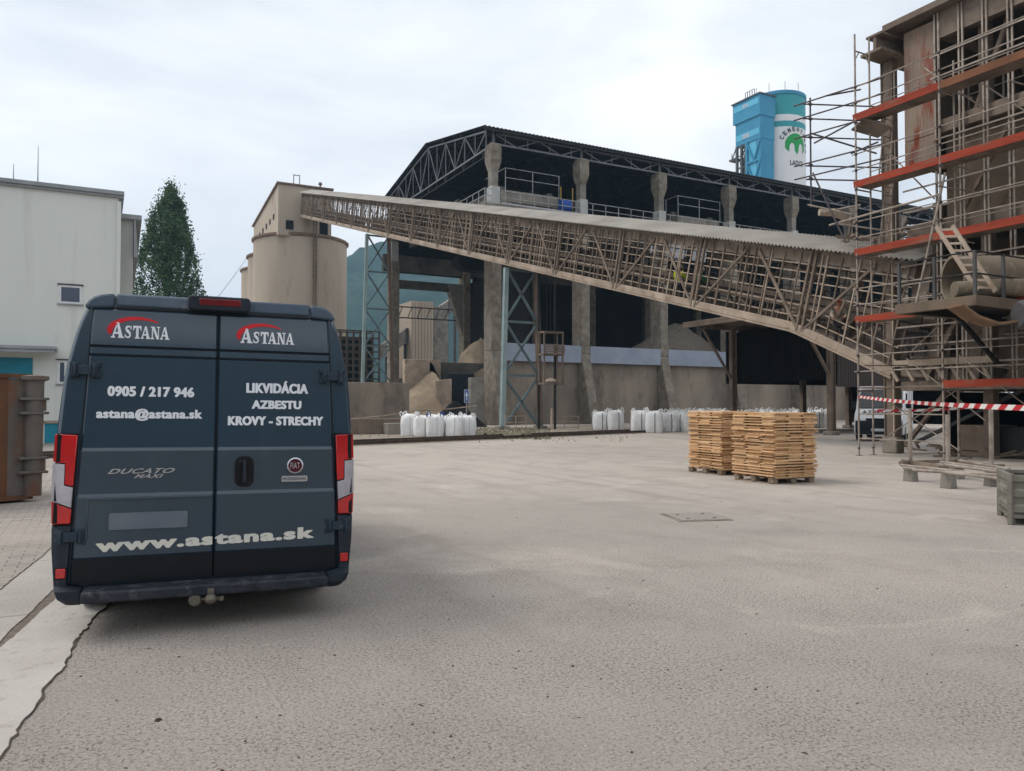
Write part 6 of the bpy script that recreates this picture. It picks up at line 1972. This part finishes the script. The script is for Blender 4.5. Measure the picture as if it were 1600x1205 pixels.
# stencil style ASTANA logo under a red arc
def astana(door, x0, x1, z0, h, arc_pts):
    mb = MB(); cnt = [0]
    def P_(poly, ox, sx, sz):
        cnt[0] += 1
        mb.poly([onskin(ox + x * sx, z0 + y * sz, .003 + .0001 * cnt[0]) for x, y in poly])
    def A(ox, sx, sz):
        P_([(.02, .0), (.17, .0), (.50, .92), (.42, 1.0)], ox, sx, sz)
        P_([(.40, 1.0), (.60, 1.0), (.97, .0), (.64, .0)], ox, sx, sz)
        P_([(.24, .25), (.66, .25), (.62, .38), (.29, .38)], ox, sx, sz)
        P_([(-.04, .0), (.30, .0), (.30, .09), (-.04, .09)], ox, sx, sz); P_([(.56, .0), (1.05, .0), (1.05, .09), (.56, .09)], ox, sx, sz)
    def T(ox, sx, sz):
        P_([(.36, 0), (.66, 0), (.66, .98), (.36, .98)], ox, sx, sz); P_([(.0, .84), (1, .84), (1, 1), (.0, 1)], ox, sx, sz)
        P_([(.0, .62), (.06, .62), (.2, .85), (0, .85)], ox, sx, sz); P_([(.94, .62), (1, .62), (1, .85), (.8, .85)], ox, sx, sz); P_([(.22, 0), (.8, 0), (.8, .09), (.22, .09)], ox, sx, sz)
    def Nn(ox, sx, sz):
        P_([(.1, 0), (.24, 0), (.24, .95), (.1, .95)], ox, sx, sz); P_([(.1, 1), (.4, 1), (.92, .0), (.66, .0)], ox, sx, sz); P_([(.80, .1), (.92, 0), (.92, 1), (.80, 1)], ox, sx, sz)
        P_([(-.02, 0), (.38, 0), (.38, .09), (-.02, .09)], ox, sx, sz); P_([(.64, .91), (1.05, .91), (1.05, 1), (.64, 1)], ox, sx, sz); P_([(-.02, .91), (.3, .91), (.3, 1), (-.02, 1)], ox, sx, sz)
    def S(ox, sx, sz):
        pts = [(.85, .78, .10), (.72, .92, .12), (.5, .93, .13), (.24, .84, .22), (.2, .7, .24), (.42, .58, .26), (.66, .45, .27), (.8, .3, .24), (.74, .14, .16), (.5, .07, .13), (.28, .09, .12), (.12, .24, .10)]
        for (a, b, w0), (c, d, w1) in zip(pts, pts[1:]):
            L_ = math.hypot(c - a, d - b); nx, ny = -(d - b) / L_, (c - a) / L_
            P_([(a + nx * w0 / 2, b + ny * w0 / 2), (a - nx * w0 / 2, b - ny * w0 / 2), (c - nx * w1 / 2, d - ny * w1 / 2), (c + nx * w1 / 2, d + ny * w1 / 2)], ox, sx, sz)
        P_([(.86, .66), (.92, .66), (.92, 1), (.84, .95)], ox, sx, sz); P_([(.06, .0), (.12, .05), (.12, .34), (.06, .34)], ox, sx, sz)
    W_ = x1 - x0; u = W_ / 6.35
    A(x0, u * 1.28, h * 1.22)
    S(x0 + u * 1.38, u * .82, h); T(x0 + u * 2.32, u * .92, h); A(x0 + u * 3.22, u * .98, h); Nn(x0 + u * 4.3, u * .96, h); A(x0 + u * 5.35, u * .98, h)
    mb.build('logo_lettering', 'letter_white', door, local=True, smooth=False, recalc=False)
    mb = MB()
    for (a, b, w0), (c, d, w1) in zip(arc_pts, arc_pts[1:]):
        L_ = math.hypot(c - a, d - b); nx, ny = -(d - b) / L_, (c - a) / L_
        mb.poly([onskin(a + nx * w0 / 2, b + ny * w0 / 2, .0025), onskin(a - nx * w0 / 2, b - ny * w0 / 2, .0025), onskin(c - nx * w1 / 2, d - ny * w1 / 2, .0025), onskin(c + nx * w1 / 2, d + ny * w1 / 2, .0025)])
    mb.build('logo_arc', 'red_arc', door, local=True, smooth=False, recalc=False)
def arcp(xl, xr, zb0, zt0):
    pts = []
    for k in range(25):
        a_ = R(196 - 152 * k / 24)
        cx, cz = xl + (xr - xl) * .52, zb0 + (zt0 - zb0) * .30
        pts.append((cx + (cx - xl) * math.cos(a_) + .01 * k / 24, cz + (zt0 - cz) * math.sin(a_), min(.040, .018 + .006 * k) * (1 - (k / 24)) ** .6 + .004))
    return pts
astana(doors[0], -.712, -.328, 2.126, .094, arcp(-.726, -.375, 2.140, 2.276))
astana(doors[1], .178, .572, 2.126, .092, arcp(.160, .500, 2.140, 2.272))
# taillights
for s in (-1, 1):
    lt = bpy.data.objects.new('tail_light', None); COL.objects.link(lt); lt.parent = van
    def lp(t_, z, y): # t_: 0 inner .. 1 outer edge
        xi, xo = dx(z) + .018, hw(z) + .006
        yy = y + (.05 * max(0, t_ - .8) / .2 if t_ > .8 else 0)
        return (s * (xi + (xo - xi) * t_), yy + lean(z), z)
    def lens(poly, nm, m, y0=-.034, inset=0):
        mb = MB(); n = len(poly)
        A = [mb.bm.verts.new(lp(t_, z, y0)) for t_, z in poly]; B = [mb.bm.verts.new(lp(t_, z, .12)) for t_, z in poly]
        mb.bm.faces.new(A)
        for i in range(n):
            mb.bm.faces.new((A[i], B[i], B[(i + 1) % n], A[(i + 1) % n]))
        mb.build(nm, m, lt, local=True, bevel=.006)
    lens([(.02, .795), (.5, .795), (.82, .795), (1, .795), (1, .955), (.82, .945), (.5, .925), (.02, .898)], 'red_lens', 'lens_red')
    lens([(.02, 1.058), (.40, 1.072), (.43, 1.222), (.82, 1.228), (1, 1.232), (1, 1.425), (.82, 1.425), (.5, 1.423), (.02, 1.42)], 'red_lens', 'lens_red')
    lens([(.03, .906), (.5, .933), (.82, .953), (1, .962), (1, 1.224), (.82, 1.220), (.45, 1.214), (.42, 1.064), (.03, 1.050)], 'clear_lens', 'lens_clear', -.038)
    mb = MB(); mb.prism([(s * (dx(.9) + .014), .785), (s * (hw(.9) - .01), .785), (s * (hw(1.3) - .02), 1.43), (s * (dx(1.3) + .014), 1.43)], -.018, .06, vp); mb.build('housing', 'rubber', lt, local=True)
# hinges
for s in (-1, 1):
    for z in (1.885, .705):
        cx = s * (dx(z) + .012)
        mb = MB()
        y1 = lean(z)
        mb.b6(cx - .045, cx + .045, -.062 + y1, -.02 + y1, z - .034, z + .034)
        for q in (-1, 1):
            mb.b6(cx + q * .062 - .022, cx + q * .062 + .022, -.056 + y1, -.014 + y1, z - .052, z + .052)
            for w_ in (-1, 1):
                mb.b6(cx + q * .085 - .012, cx + q * .085 + .012, -.05 + y1, -.012 + y1, z + w_ * .04 - .018, z + w_ * .04 + .018)
            mb.tube((cx + q * .062, -.066 + y1, z - .045), (cx + q * .062, -.066 + y1, z + .045), .011, 8)
        mb.build('hinge', 'van_hinge', van, local=True, bevel=.006)
# handle
mb = MB()
def rrect(x0, x1, z0, z1, r, n=5):
    pts = []
    for cx, cz, a0 in ((x1 - r, z1 - r, 0), (x0 + r, z1 - r, 90), (x0 + r, z0 + r, 180), (x1 - r, z0 + r, 270)):
        for k in range(n + 1):
            a_ = R(a0 + 90 * k / n); pts.append((cx + r * math.cos(a_), cz + r * math.sin(a_)))
    return pts
mb.prism(rrect(.152, .288, 1.028, 1.258, .055), -.046, -.02); hd = mb.build('handle', 'rubber', doors[1], local=True, bevel=.008)
mb = MB(); mb.hexa([(.205, -.075, 1.06), (.238, -.075, 1.06), (.238, -.04, 1.06), (.205, -.04, 1.06), (.21, -.062, 1.235), (.232, -.062, 1.235), (.232, -.04, 1.235), (.21, -.04, 1.235)])
mb.build('grip', 'van_plastic', hd, local=True, bevel=.008)
mb = MB(); mb.lathe([(.012, -.05), (.012, -.047)], (.19, 0, 1.225), 12, axis='y'); mb.lathe([(.012, -.05), (.012, -.047)], (.255, 0, 1.06), 12, axis='y'); mb.build('lock', 'van_plastic', hd, local=True)
# maker's badge and plate, model script
mb = MB(); mb.lathe([(.062, -.03), (.062, -.04), (.052, -.045), (.05, -.04), (.0, -.04)], (.594, 0, 1.183), 32, axis='y', cap=False); bg = mb.build('badge', 'chrome', doors[1], local=True)
mb = MB(); mb.lathe([(.05, -.0405), (.05, -.0415)], (.594, 0, 1.183), 32, axis='y'); mb.build('badge_face', 'badge_red', bg, local=True)
mb = MB(); text_to(mb, "FIAT", .594 - .036, .594 + .036, 1.160, 1.206, lambda x, z: (x, -.0430, z), .01); mb.build('badge_lettering', 'chrome', bg, local=True, smooth=False, recalc=False)
mb = MB(); mb.prism(rrect(.494, .690, 1.058, 1.103, .01), -.036, -.026); pb = mb.build('badge_plate', 'chrome', doors[1], local=True)
mb = MB(); text_to(mb, "PROFESSIONAL", .503, .681, 1.070, 1.091, lambda x, z: (x, -.0375, z), .02); mb.build('badge_lettering', 'letter_dark', pb, local=True, smooth=False, recalc=False)
letters('model_script', doors[0], [("DUCATO", -.700, -.278, 1.142, 1.178, .0014, lambda x, z: onskin(x + .9 * (z - 1.15), z, .006)), ("MAXI", -.525, -.352, 1.108, 1.136, .0012, lambda x, z: onskin(x + .9 * (z - 1.12), z, .006))], 'chrome')
# number plate recess, blank plate
mb = MB(); a, b = -.838, -.010
for q in ((a, b, .955, .972), (a, a + .016, .68, .955)):
    mb.b6(q[0], q[1], -.046, -.037, q[2], q[3])
mb.build('plate_recess', 'van_paint', doors[0], local=True, bevel=.004)
mb = MB(); mb.prism(rrect(-.69, -.17, .742, .862, .012), -.045, -.036); mb.build('number_plate', 'plate', doors[0], local=True)
# high brake light
mb = MB(); mb.prism(rrect(-.205, .240, 2.360, 2.468, .03), -.07, .2, lambda x, y, z: (x, y + .05, z)); bk = mb.build('brake_light', 'van_plastic', van, local=True, bevel=.012)
mb = MB(); mb.b6(-.125, .170, -.028, 0, 2.396, 2.446); mb.build('brake_lens', 'lens_dark_red', bk, local=True, bevel=.004)
# bumper: step, corners, reflectors, hitch
mb = MB(); mb.hexa([(-.845, -.16, .252), (.845, -.16, .252), (.845, .1, .235), (-.845, .1, .235), (-.845, -.175, .335), (.845, -.175, .335), (.845, .02, .348), (-.845, .02, .348)]); bp_ = mb.build('bumper', 'van_step', van, local=True, bevel=.018)
mb = MB()
for k in range(5):
    y = -.15 + k * .03
    mb.b6(-.82, .82, y, y + .012, .338, .346)
mb.build('tread', 'van_step', bp_, local=True)
for s in (-1, 1):
    mb = MB()
    pr = [(.24, -.10, .955), (.29, -.15, 1.0), (.345, -.15, 1.02), (.37, -.075, 1.033), (.6, -.06, 1.053), (.76, -.035, 1.06), (.782, -.02, 1.058)]
    rows = []
    for z, y, xo in pr:
        xi = dx(max(.37, z)) + .016 if z > .36 else .848
        rows.append([mb.bm.verts.new(p_) for p_ in ((s * xi, y, z), (s * (xo - .05), y, z), (s * (xo - .012), y + .025, z), (s * xo, y + .09, z), (s * xo, .5, z))])
    for A, B in zip(rows, rows[1:]):
        for i in range(4):
            mb.bm.faces.new((A[i], A[i + 1], B[i + 1], B[i]))
        q = [mb.bm.verts.new((r_[0].co.x, .1, r_[0].co.z)) for r_ in (A, B)]
        mb.bm.faces.new((A[0], B[0], q[1], q[0]))
    mb.bm.faces.new(rows[0]); mb.bm.faces.new(rows[-1])
    cb = mb.build('bumper_corner', 'van_plastic', van, local=True, ang=30)
    mb = MB(); mb.prism(rrect(s * .978 - .030, s * .978 + .030, .425, .492, .008), -.082, -.06); mb.build('reflector', 'lens_red', cb, local=True, bevel=.004)
    mb = MB(); mb.b6(s * .978 - .037, s * .978 + .037, -.074, -.058, .418, .499); mb.build('reflector_bezel', 'rubber', cb, local=True)
mb = MB()
mb.tube((.0, .05, .23), (.0, -.16, .215), .028, 10); mb.lathe([(.0, .20), (.035, .21), (.042, .235), (.03, .262), (.0, .27)], (0, -.19, 0), 14)
mb.b6(-.022, .022, -.17, -.1, .2, .32); mb.tube((-.06, -.15, .225), (.07, -.15, .225), .014, 8); mb.lathe([(.022, 0), (.022, .03)], (.07, -.15, .21), 8)
ht = mb.build('tow_hitch', 'hitch', van, local=True)
mb = MB(); mb.lathe([(.035, -.16), (.045, -.15), (.045, -.1), (.03, -.08)], (-.105, 0, .222), 14, axis='y'); mb.build('trailer_socket', 'hitch', ht, local=True)
# underbody, wheels, cab glass
mb = MB(); mb.b6(-.85, .85, .06, 5.6, .24, .42); mb.build('underbody', 'rubber', van, local=True)
mb = MB(); mb.tube((-.75, 1.02, .34), (.75, 1.02, .34), .07, 10); mb.build('rear_axle', 'rubber', van, local=True)
mb = MB(); mb.tube((.45, .5, .22), (.45, 2.6, .22), .09, 12); mb.build('exhaust', 'steel_black', van, local=True)
mb = MB(); mb.b6(-.84, .84, 2.0, 2.04, .10, .24); mb.build('mud_skirt', 'rubber', van, local=True)
for s in (-1, 1):
    mb = MB(); mb.b6(s * .86 - .13, s * .86 + .13, .60, .612, .12, .42); mb.build('mud_flap', 'rubber', van, local=True)
for y in (1.02, 5.0):
    for s in (-1, 1):
        x = s * .86
        mb = MB(); mb.lathe([(.2, -.1), (.3, -.115), (.335, -.1), (.345, -.06), (.345, .06), (.335, .1), (.3, .115), (.2, .1)], (x, y, .347), 36, axis='x', cap=False); wh = mb.build('wheel', 'tyre', van, local=True)
        mb = MB(); mb.lathe([(.03, .07 * s), (.08, .075 * s), (.15, .04 * s), (.2, .09 * s), (.2, -.09 * s), (.03, -.05 * s)], (x, y, .347), 24, axis='x'); mb.build('rim', 'rim', wh, local=True)
mb = MB(); mb.hexa([(-.85, 4.42, 2.2), (.85, 4.42, 2.2), (.84, 4.40, 2.2), (-.84, 4.40, 2.2), (-.78, 5.2, 1.52), (.78, 5.2, 1.52), (.77, 5.19, 1.50), (-.77, 5.19, 1.5)]); mb.build('windscreen', 'glass_dark', van, local=True)

# ================================================================== WHITE VAN under the canopy
t0 = on_z(1352, 694)
wv = thing('parked_van', 'white van parked under the canopy, front showing', 'van', (35.6, 25.8, 0), R(121))
mb = MB()
# side profile (y forward): loft across x
side = [(-.0, .35), (0.0, 2.35), (.15, 2.5), (4.0, 2.5), (4.4, 2.42), (5.2, 1.45), (5.75, 1.2), (5.95, .95), (6.0, .4), (5.9, .3), (.1, .3)]
rings = []
for x, k in ((-1.0, .0), (-.98, 1), (.98, 1), (1.0, 0)):
    cy, cz = 3.0, 1.3
    rings.append([mb.bm.verts.new((x, cy + (y - cy) * (1 if k else .985), cz + (z - cz) * (1 if k else .97))) for y, z in side])
for A, B in zip(rings, rings[1:]):
    n = len(A)
    for i in range(n):
        mb.bm.faces.new((A[i], A[(i + 1) % n], B[(i + 1) % n], B[i]))
mb.bm.faces.new(rings[0][::-1]); mb.bm.faces.new(rings[-1])
mb.build('body', 'van_white', wv, local=True, bevel=.05)
mb = MB(); mb.hexa([(-.86, 4.5, 2.33), (.86, 4.5, 2.33), (.9, 5.19, 1.49), (-.9, 5.19, 1.49), (-.86, 4.52, 2.345), (.86, 4.52, 2.345), (.9, 5.22, 1.505), (-.9, 5.22, 1.505)]); mb.build('windscreen', 'glass_dark', wv, local=True)
mb = MB(); mb.prism(rrect(-.93, .93, .32, .92, .06), 5.94, 6.06); mb.build('bumper', 'van_plastic', wv, local=True, bevel=.03)
mb = MB(); mb.b6(-.5, .5, 5.96, 6.02, .925, 1.03); mb.build('grille', 'rubber', wv, local=True)
for s in (-1, 1):
    mb = MB(); mb.hexa([(s * .6, 5.72, 1.05), (s * .97, 5.6, 1.05), (s * .97, 5.3, 1.05), (s * .6, 5.5, 1.05), (s * .62, 5.74, 1.2), (s * .985, 5.4, 1.34), (s * .985, 5.2, 1.34), (s * .62, 5.5, 1.2)]); mb.build('headlight', 'lens_clear', wv, local=True, bevel=.01)
    mb = MB(); mb.box((s * 1.13, 4.75, 1.62), (.2, .12, .32)); mb.build('mirror', 'van_plastic', wv, local=True, bevel=.03)
    for y in (1.1, 5.05):
        mb = MB(); mb.lathe([(.2, -.1), (.33, -.11), (.35, 0), (.33, .11), (.2, .1)], (s * .9, y, .35), 28, axis='x'); mb.build('wheel', 'tyre', wv, local=True)
mb = MB(); mb.b6(-.28, .28, 6.065, 6.075, .46, .58); mb.build('number_plate', 'white_frame', wv, local=True)
mb = MB(); text_to(mb, "AZBEST", .8, -.3, .0, 1.0, lambda x, z: (x - .1, 5.78 - .5 * (z * .4), 1.215 + z * .165), .04); mb.build('lettering', 'letter_dark', wv, local=True, smooth=False, recalc=False)
mb = MB()
for y in (1.2, 2.6):
    mb.b6(-1.012, -1.004, y, y + .02, .4, 2.3)
mb.b6(-1.012, -1.004, 3.9, 4.6, 1.5, 2.15); mb.b6(1.004, 1.012, 3.9, 4.6, 1.5, 2.15); mb.build('side_window', 'glass_dark', wv, local=True)

# ================================================================== WORKERS in the gallery
def person(loc, rz, lab, J, jacket, trousers, helmet, h_scale=1.0):
    """J: joint positions (x right, y forward, z up) in metres for one continuous skinned body"""
    t = thing('person', lab, 'person', loc, rz)
    def skin(verts, edges, rad, nm, m, root=0, sub=2):
        me = bpy.data.meshes.new(nm)
        me.from_pydata([tuple(v) for v in verts], edges, [])
        o = bpy.data.objects.new(nm, me); COL.objects.link(o)
        sm = o.modifiers.new('skin', 'SKIN')
        sm.use_smooth_shade = True
        for i, r_ in enumerate(rad):
            me.skin_vertices[0].data[i].radius = (r_, r_)
            me.skin_vertices[0].data[i].use_root = i == root
        s_ = o.modifiers.new('sub', 'SUBSURF'); s_.levels = sub; s_.render_levels = sub
        dg = bpy.context.evaluated_depsgraph_get()
        m2 = bpy.data.meshes.new_from_object(o.evaluated_get(dg))
        bpy.data.objects.remove(o)
        m2.name = nm
        m2.materials.clear(); m2.materials.append(MATS[m])
        m2.polygons.foreach_set('use_smooth', [True] * len(m2.polygons))
        o = bpy.data.objects.new(nm, m2); COL.objects.link(o); o.parent = t
        return o
    V = {k: Vector(v) for k, v in J.items()}
    names = list(V)
    E_ = [('pel', 'belly'), ('belly', 'chest'), ('chest', 'neck'), ('neck', 'chin'), ('chin', 'head')]
    rad = dict(pel=.13, belly=.125, chest=.14, neck=.055, chin=.075, head=.095)
    for s in 'lr':
        E_ += [('chest', s + 'sh'), (s + 'sh', s + 'el'), (s + 'el', s + 'wr'), (s + 'wr', s + 'ha'), ('pel', s + 'hip'), (s + 'hip', s + 'kn'), (s + 'kn', s + 'an'), (s + 'an', s + 'to')]
        rad.update({s + 'sh': .062, s + 'el': .045, s + 'wr': .03, s + 'ha': .036, s + 'hip': .095, s + 'kn': .062, s + 'an': .042, s + 'to': .035})
    pts = [V[n] for n in names]; rr_ = [rad[n] for n in names]
    ed = [(names.index(a), names.index(b)) for a, b in E_]
    for s in 'lr':     # five fingers per hand, the thumb from the side
        hnd, wr = V[s + 'ha'], V[s + 'wr']
        d = (hnd - wr).normalized(); sd_ = d.orthogonal().normalized(); cu = d.cross(sd_)
        for k, L_ in enumerate((.075, .085, .08, .065)):
            b0 = hnd + sd_ * (.027 - .018 * k)
            i0 = len(pts)
            pts += [b0 + d * .035, b0 + d * (.035 + L_ * .5) + cu * .008, b0 + d * (.03 + L_ * .9) + cu * .03]
            rr_ += [.0095, .009, .008]
            ed += [(names.index(s + 'ha'), i0), (i0, i0 + 1), (i0 + 1, i0 + 2)]
        i0 = len(pts)
        pts += [wr.lerp(hnd, .6) + sd_ * .045, hnd + sd_ * .06 + d * .03 + cu * .015]; rr_ += [.011, .009]
        ed += [(names.index(s + 'wr'), i0), (i0, i0 + 1)]
    skin(pts, ed, rr_, 'body', 'skin', names.index('pel'))
    jn = ['belly', 'chest', 'lsh', 'lel', 'lwr', 'rsh', 'rel', 'rwr', 'pel']
    jr = [.15, .175, .088, .068, .052, .088, .068, .052, .155]
    je = [(8, 0), (0, 1), (1, 2), (2, 3), (3, 4), (1, 5), (5, 6), (6, 7)]
    skin([V[n] for n in jn], je, jr, 'jacket', jacket, 0)
    tn = ['pel', 'lhip', 'lkn', 'lan', 'rhip', 'rkn', 'ran']
    skin([V[n] - Vector((0, 0, .02 if n == 'pel' else 0)) for n in tn], [(0, 1), (1, 2), (2, 3), (0, 4), (4, 5), (5, 6)], [.15, .115, .082, .068, .115, .082, .068], 'trousers', trousers, 0)
    for s in 'lr':
        a, b = V[s + 'an'], V[s + 'to']
        skin([a + Vector((0, -.04, -.02)), a.lerp(b, .5), b], [(0, 1), (1, 2)], [.058, .052, .05], 'boot', 'boots', 0)
    hd_, ch = V['head'], V['chin']
    up_ = (hd_ - V['neck']).normalized()
    q = Vector((0, 0, 1)).rotation_difference(up_)
    mb = MB()
    for z, r_ in ((0, 0),):
        pass
    mb.lathe([(.145, -.005), (.135, .0), (.118, .02), (.112, .06), (.09, .10), (.05, .125), (.0, .132)], (0, .01, 0), 24)
    bmesh.ops.transform(mb.bm, matrix=Matrix.Translation(hd_ + up_ * .02) @ q.to_matrix().to_4x4(), verts=mb.bm.verts)
    mb.build('helmet', helmet, t, local=True)
    f = V['face'] if 'face' in V else None
    fw = Vector((0, 1, 0)); fw = (q.to_matrix() @ fw)
    mb = MB(); c_ = ch.lerp(hd_, .45)
    mb.tube(c_ + fw * .085, c_ + fw * .12 - up_ * .02, .016, 6, .02); mb.build('nose', 'skin', t, local=True)
    mb = MB(); rt = fw.cross(up_).normalized()
    for s in (-1, 1):
        e = c_ + up_ * .03 + fw * .09 + rt * (.032 * s); mb.lathe([(.0, -.011), (.011, 0), (.0, .011)], tuple(e), 8)
    m3 = c_ - up_ * .05 + fw * .082
    mb.tube(m3 - rt * .022, m3 + rt * .022, .006, 5); mb.build('face_feature', 'boots', t, local=True)
    return t
def J_stand(lean_=.0, arm=.3, spread=.3, fwd=0.25):
    J = dict(pel=(0, 0, .93), belly=(0, lean_ * .35, 1.13), chest=(0, lean_ * .75, 1.36), neck=(0, lean_ * 1.0, 1.50), chin=(0, lean_ * 1.12 + .03, 1.575), head=(0, lean_ * 1.2 + .02, 1.67))
    for s, k in (('l', -1), ('r', 1)):
        J.update({s + 'sh': (k * .19, lean_ * .82, 1.43), s + 'el': (k * .25, lean_ * .85 + arm * .4, 1.17), s + 'wr': (k * .2, lean_ + arm, 1.05), s + 'ha': (k * .18, lean_ + arm + .08, 1.04),
                  s + 'hip': (k * .1, 0, .88), s + 'kn': (k * .12, .06 + k * fwd * .3, .48), s + 'an': (k * .13, k * fwd * .5, .09), s + 'to': (k * .14, k * fwd * .5 + .16, .04)})
    return J
def floor_z(v):
    s = (v - 21) / math.cos(GA)
    return gp(s, .09 + drop(s), 0).z
p = on_u(1060, 440, GU0 + .32)
person((p.x, p.y, floor_z(p.y)), R(-60), 'worker in yellow hi-vis vest standing inside the gallery', J_stand(.12, .35), 'hivis', 'trousers', 'helmet_white')
p = on_u(1086, 440, GU0 + .32)
person((p.x, p.y, floor_z(p.y)), R(-110), 'worker in green jacket inside the gallery beside the yellow vest', J_stand(.25, .4), 'jacket_green', 'trousers', 'helmet_white')
p = on_u(1311, 500, GU0 + .34)
person((p.x, p.y, floor_z(p.y)), R(130), 'worker in red helmet and pale shirt at the low gallery end', J_stand(.22, .42, .3, .4), 'shirt_grey', 'trousers', 'helmet_red')

# ================================================================== HAZE (real air round the whole place)
hm = bpy.data.materials.new('haze_air'); hm.use_nodes = True
ht_ = hm.node_tree; ht_.nodes.clear()
ho, hv_ = ht_.nodes.new('ShaderNodeOutputMaterial'), ht_.nodes.new('ShaderNodeVolumePrincipled')
hv_.inputs['Color'].default_value = (.42, .70, .92, 1)
hv_.inputs['Density'].default_value = .00042
hv_.inputs['Anisotropy'].default_value = .3
ht_.links.new(hv_.outputs[0], ho.inputs['Volume'])
MATS['haze_air'] = hm
mb = MB(); mb.b6(-1600, 1700, -400, 2300, -6, 210)
tag(mb.build('haze', 'haze_air', smooth=False), kind='stuff')
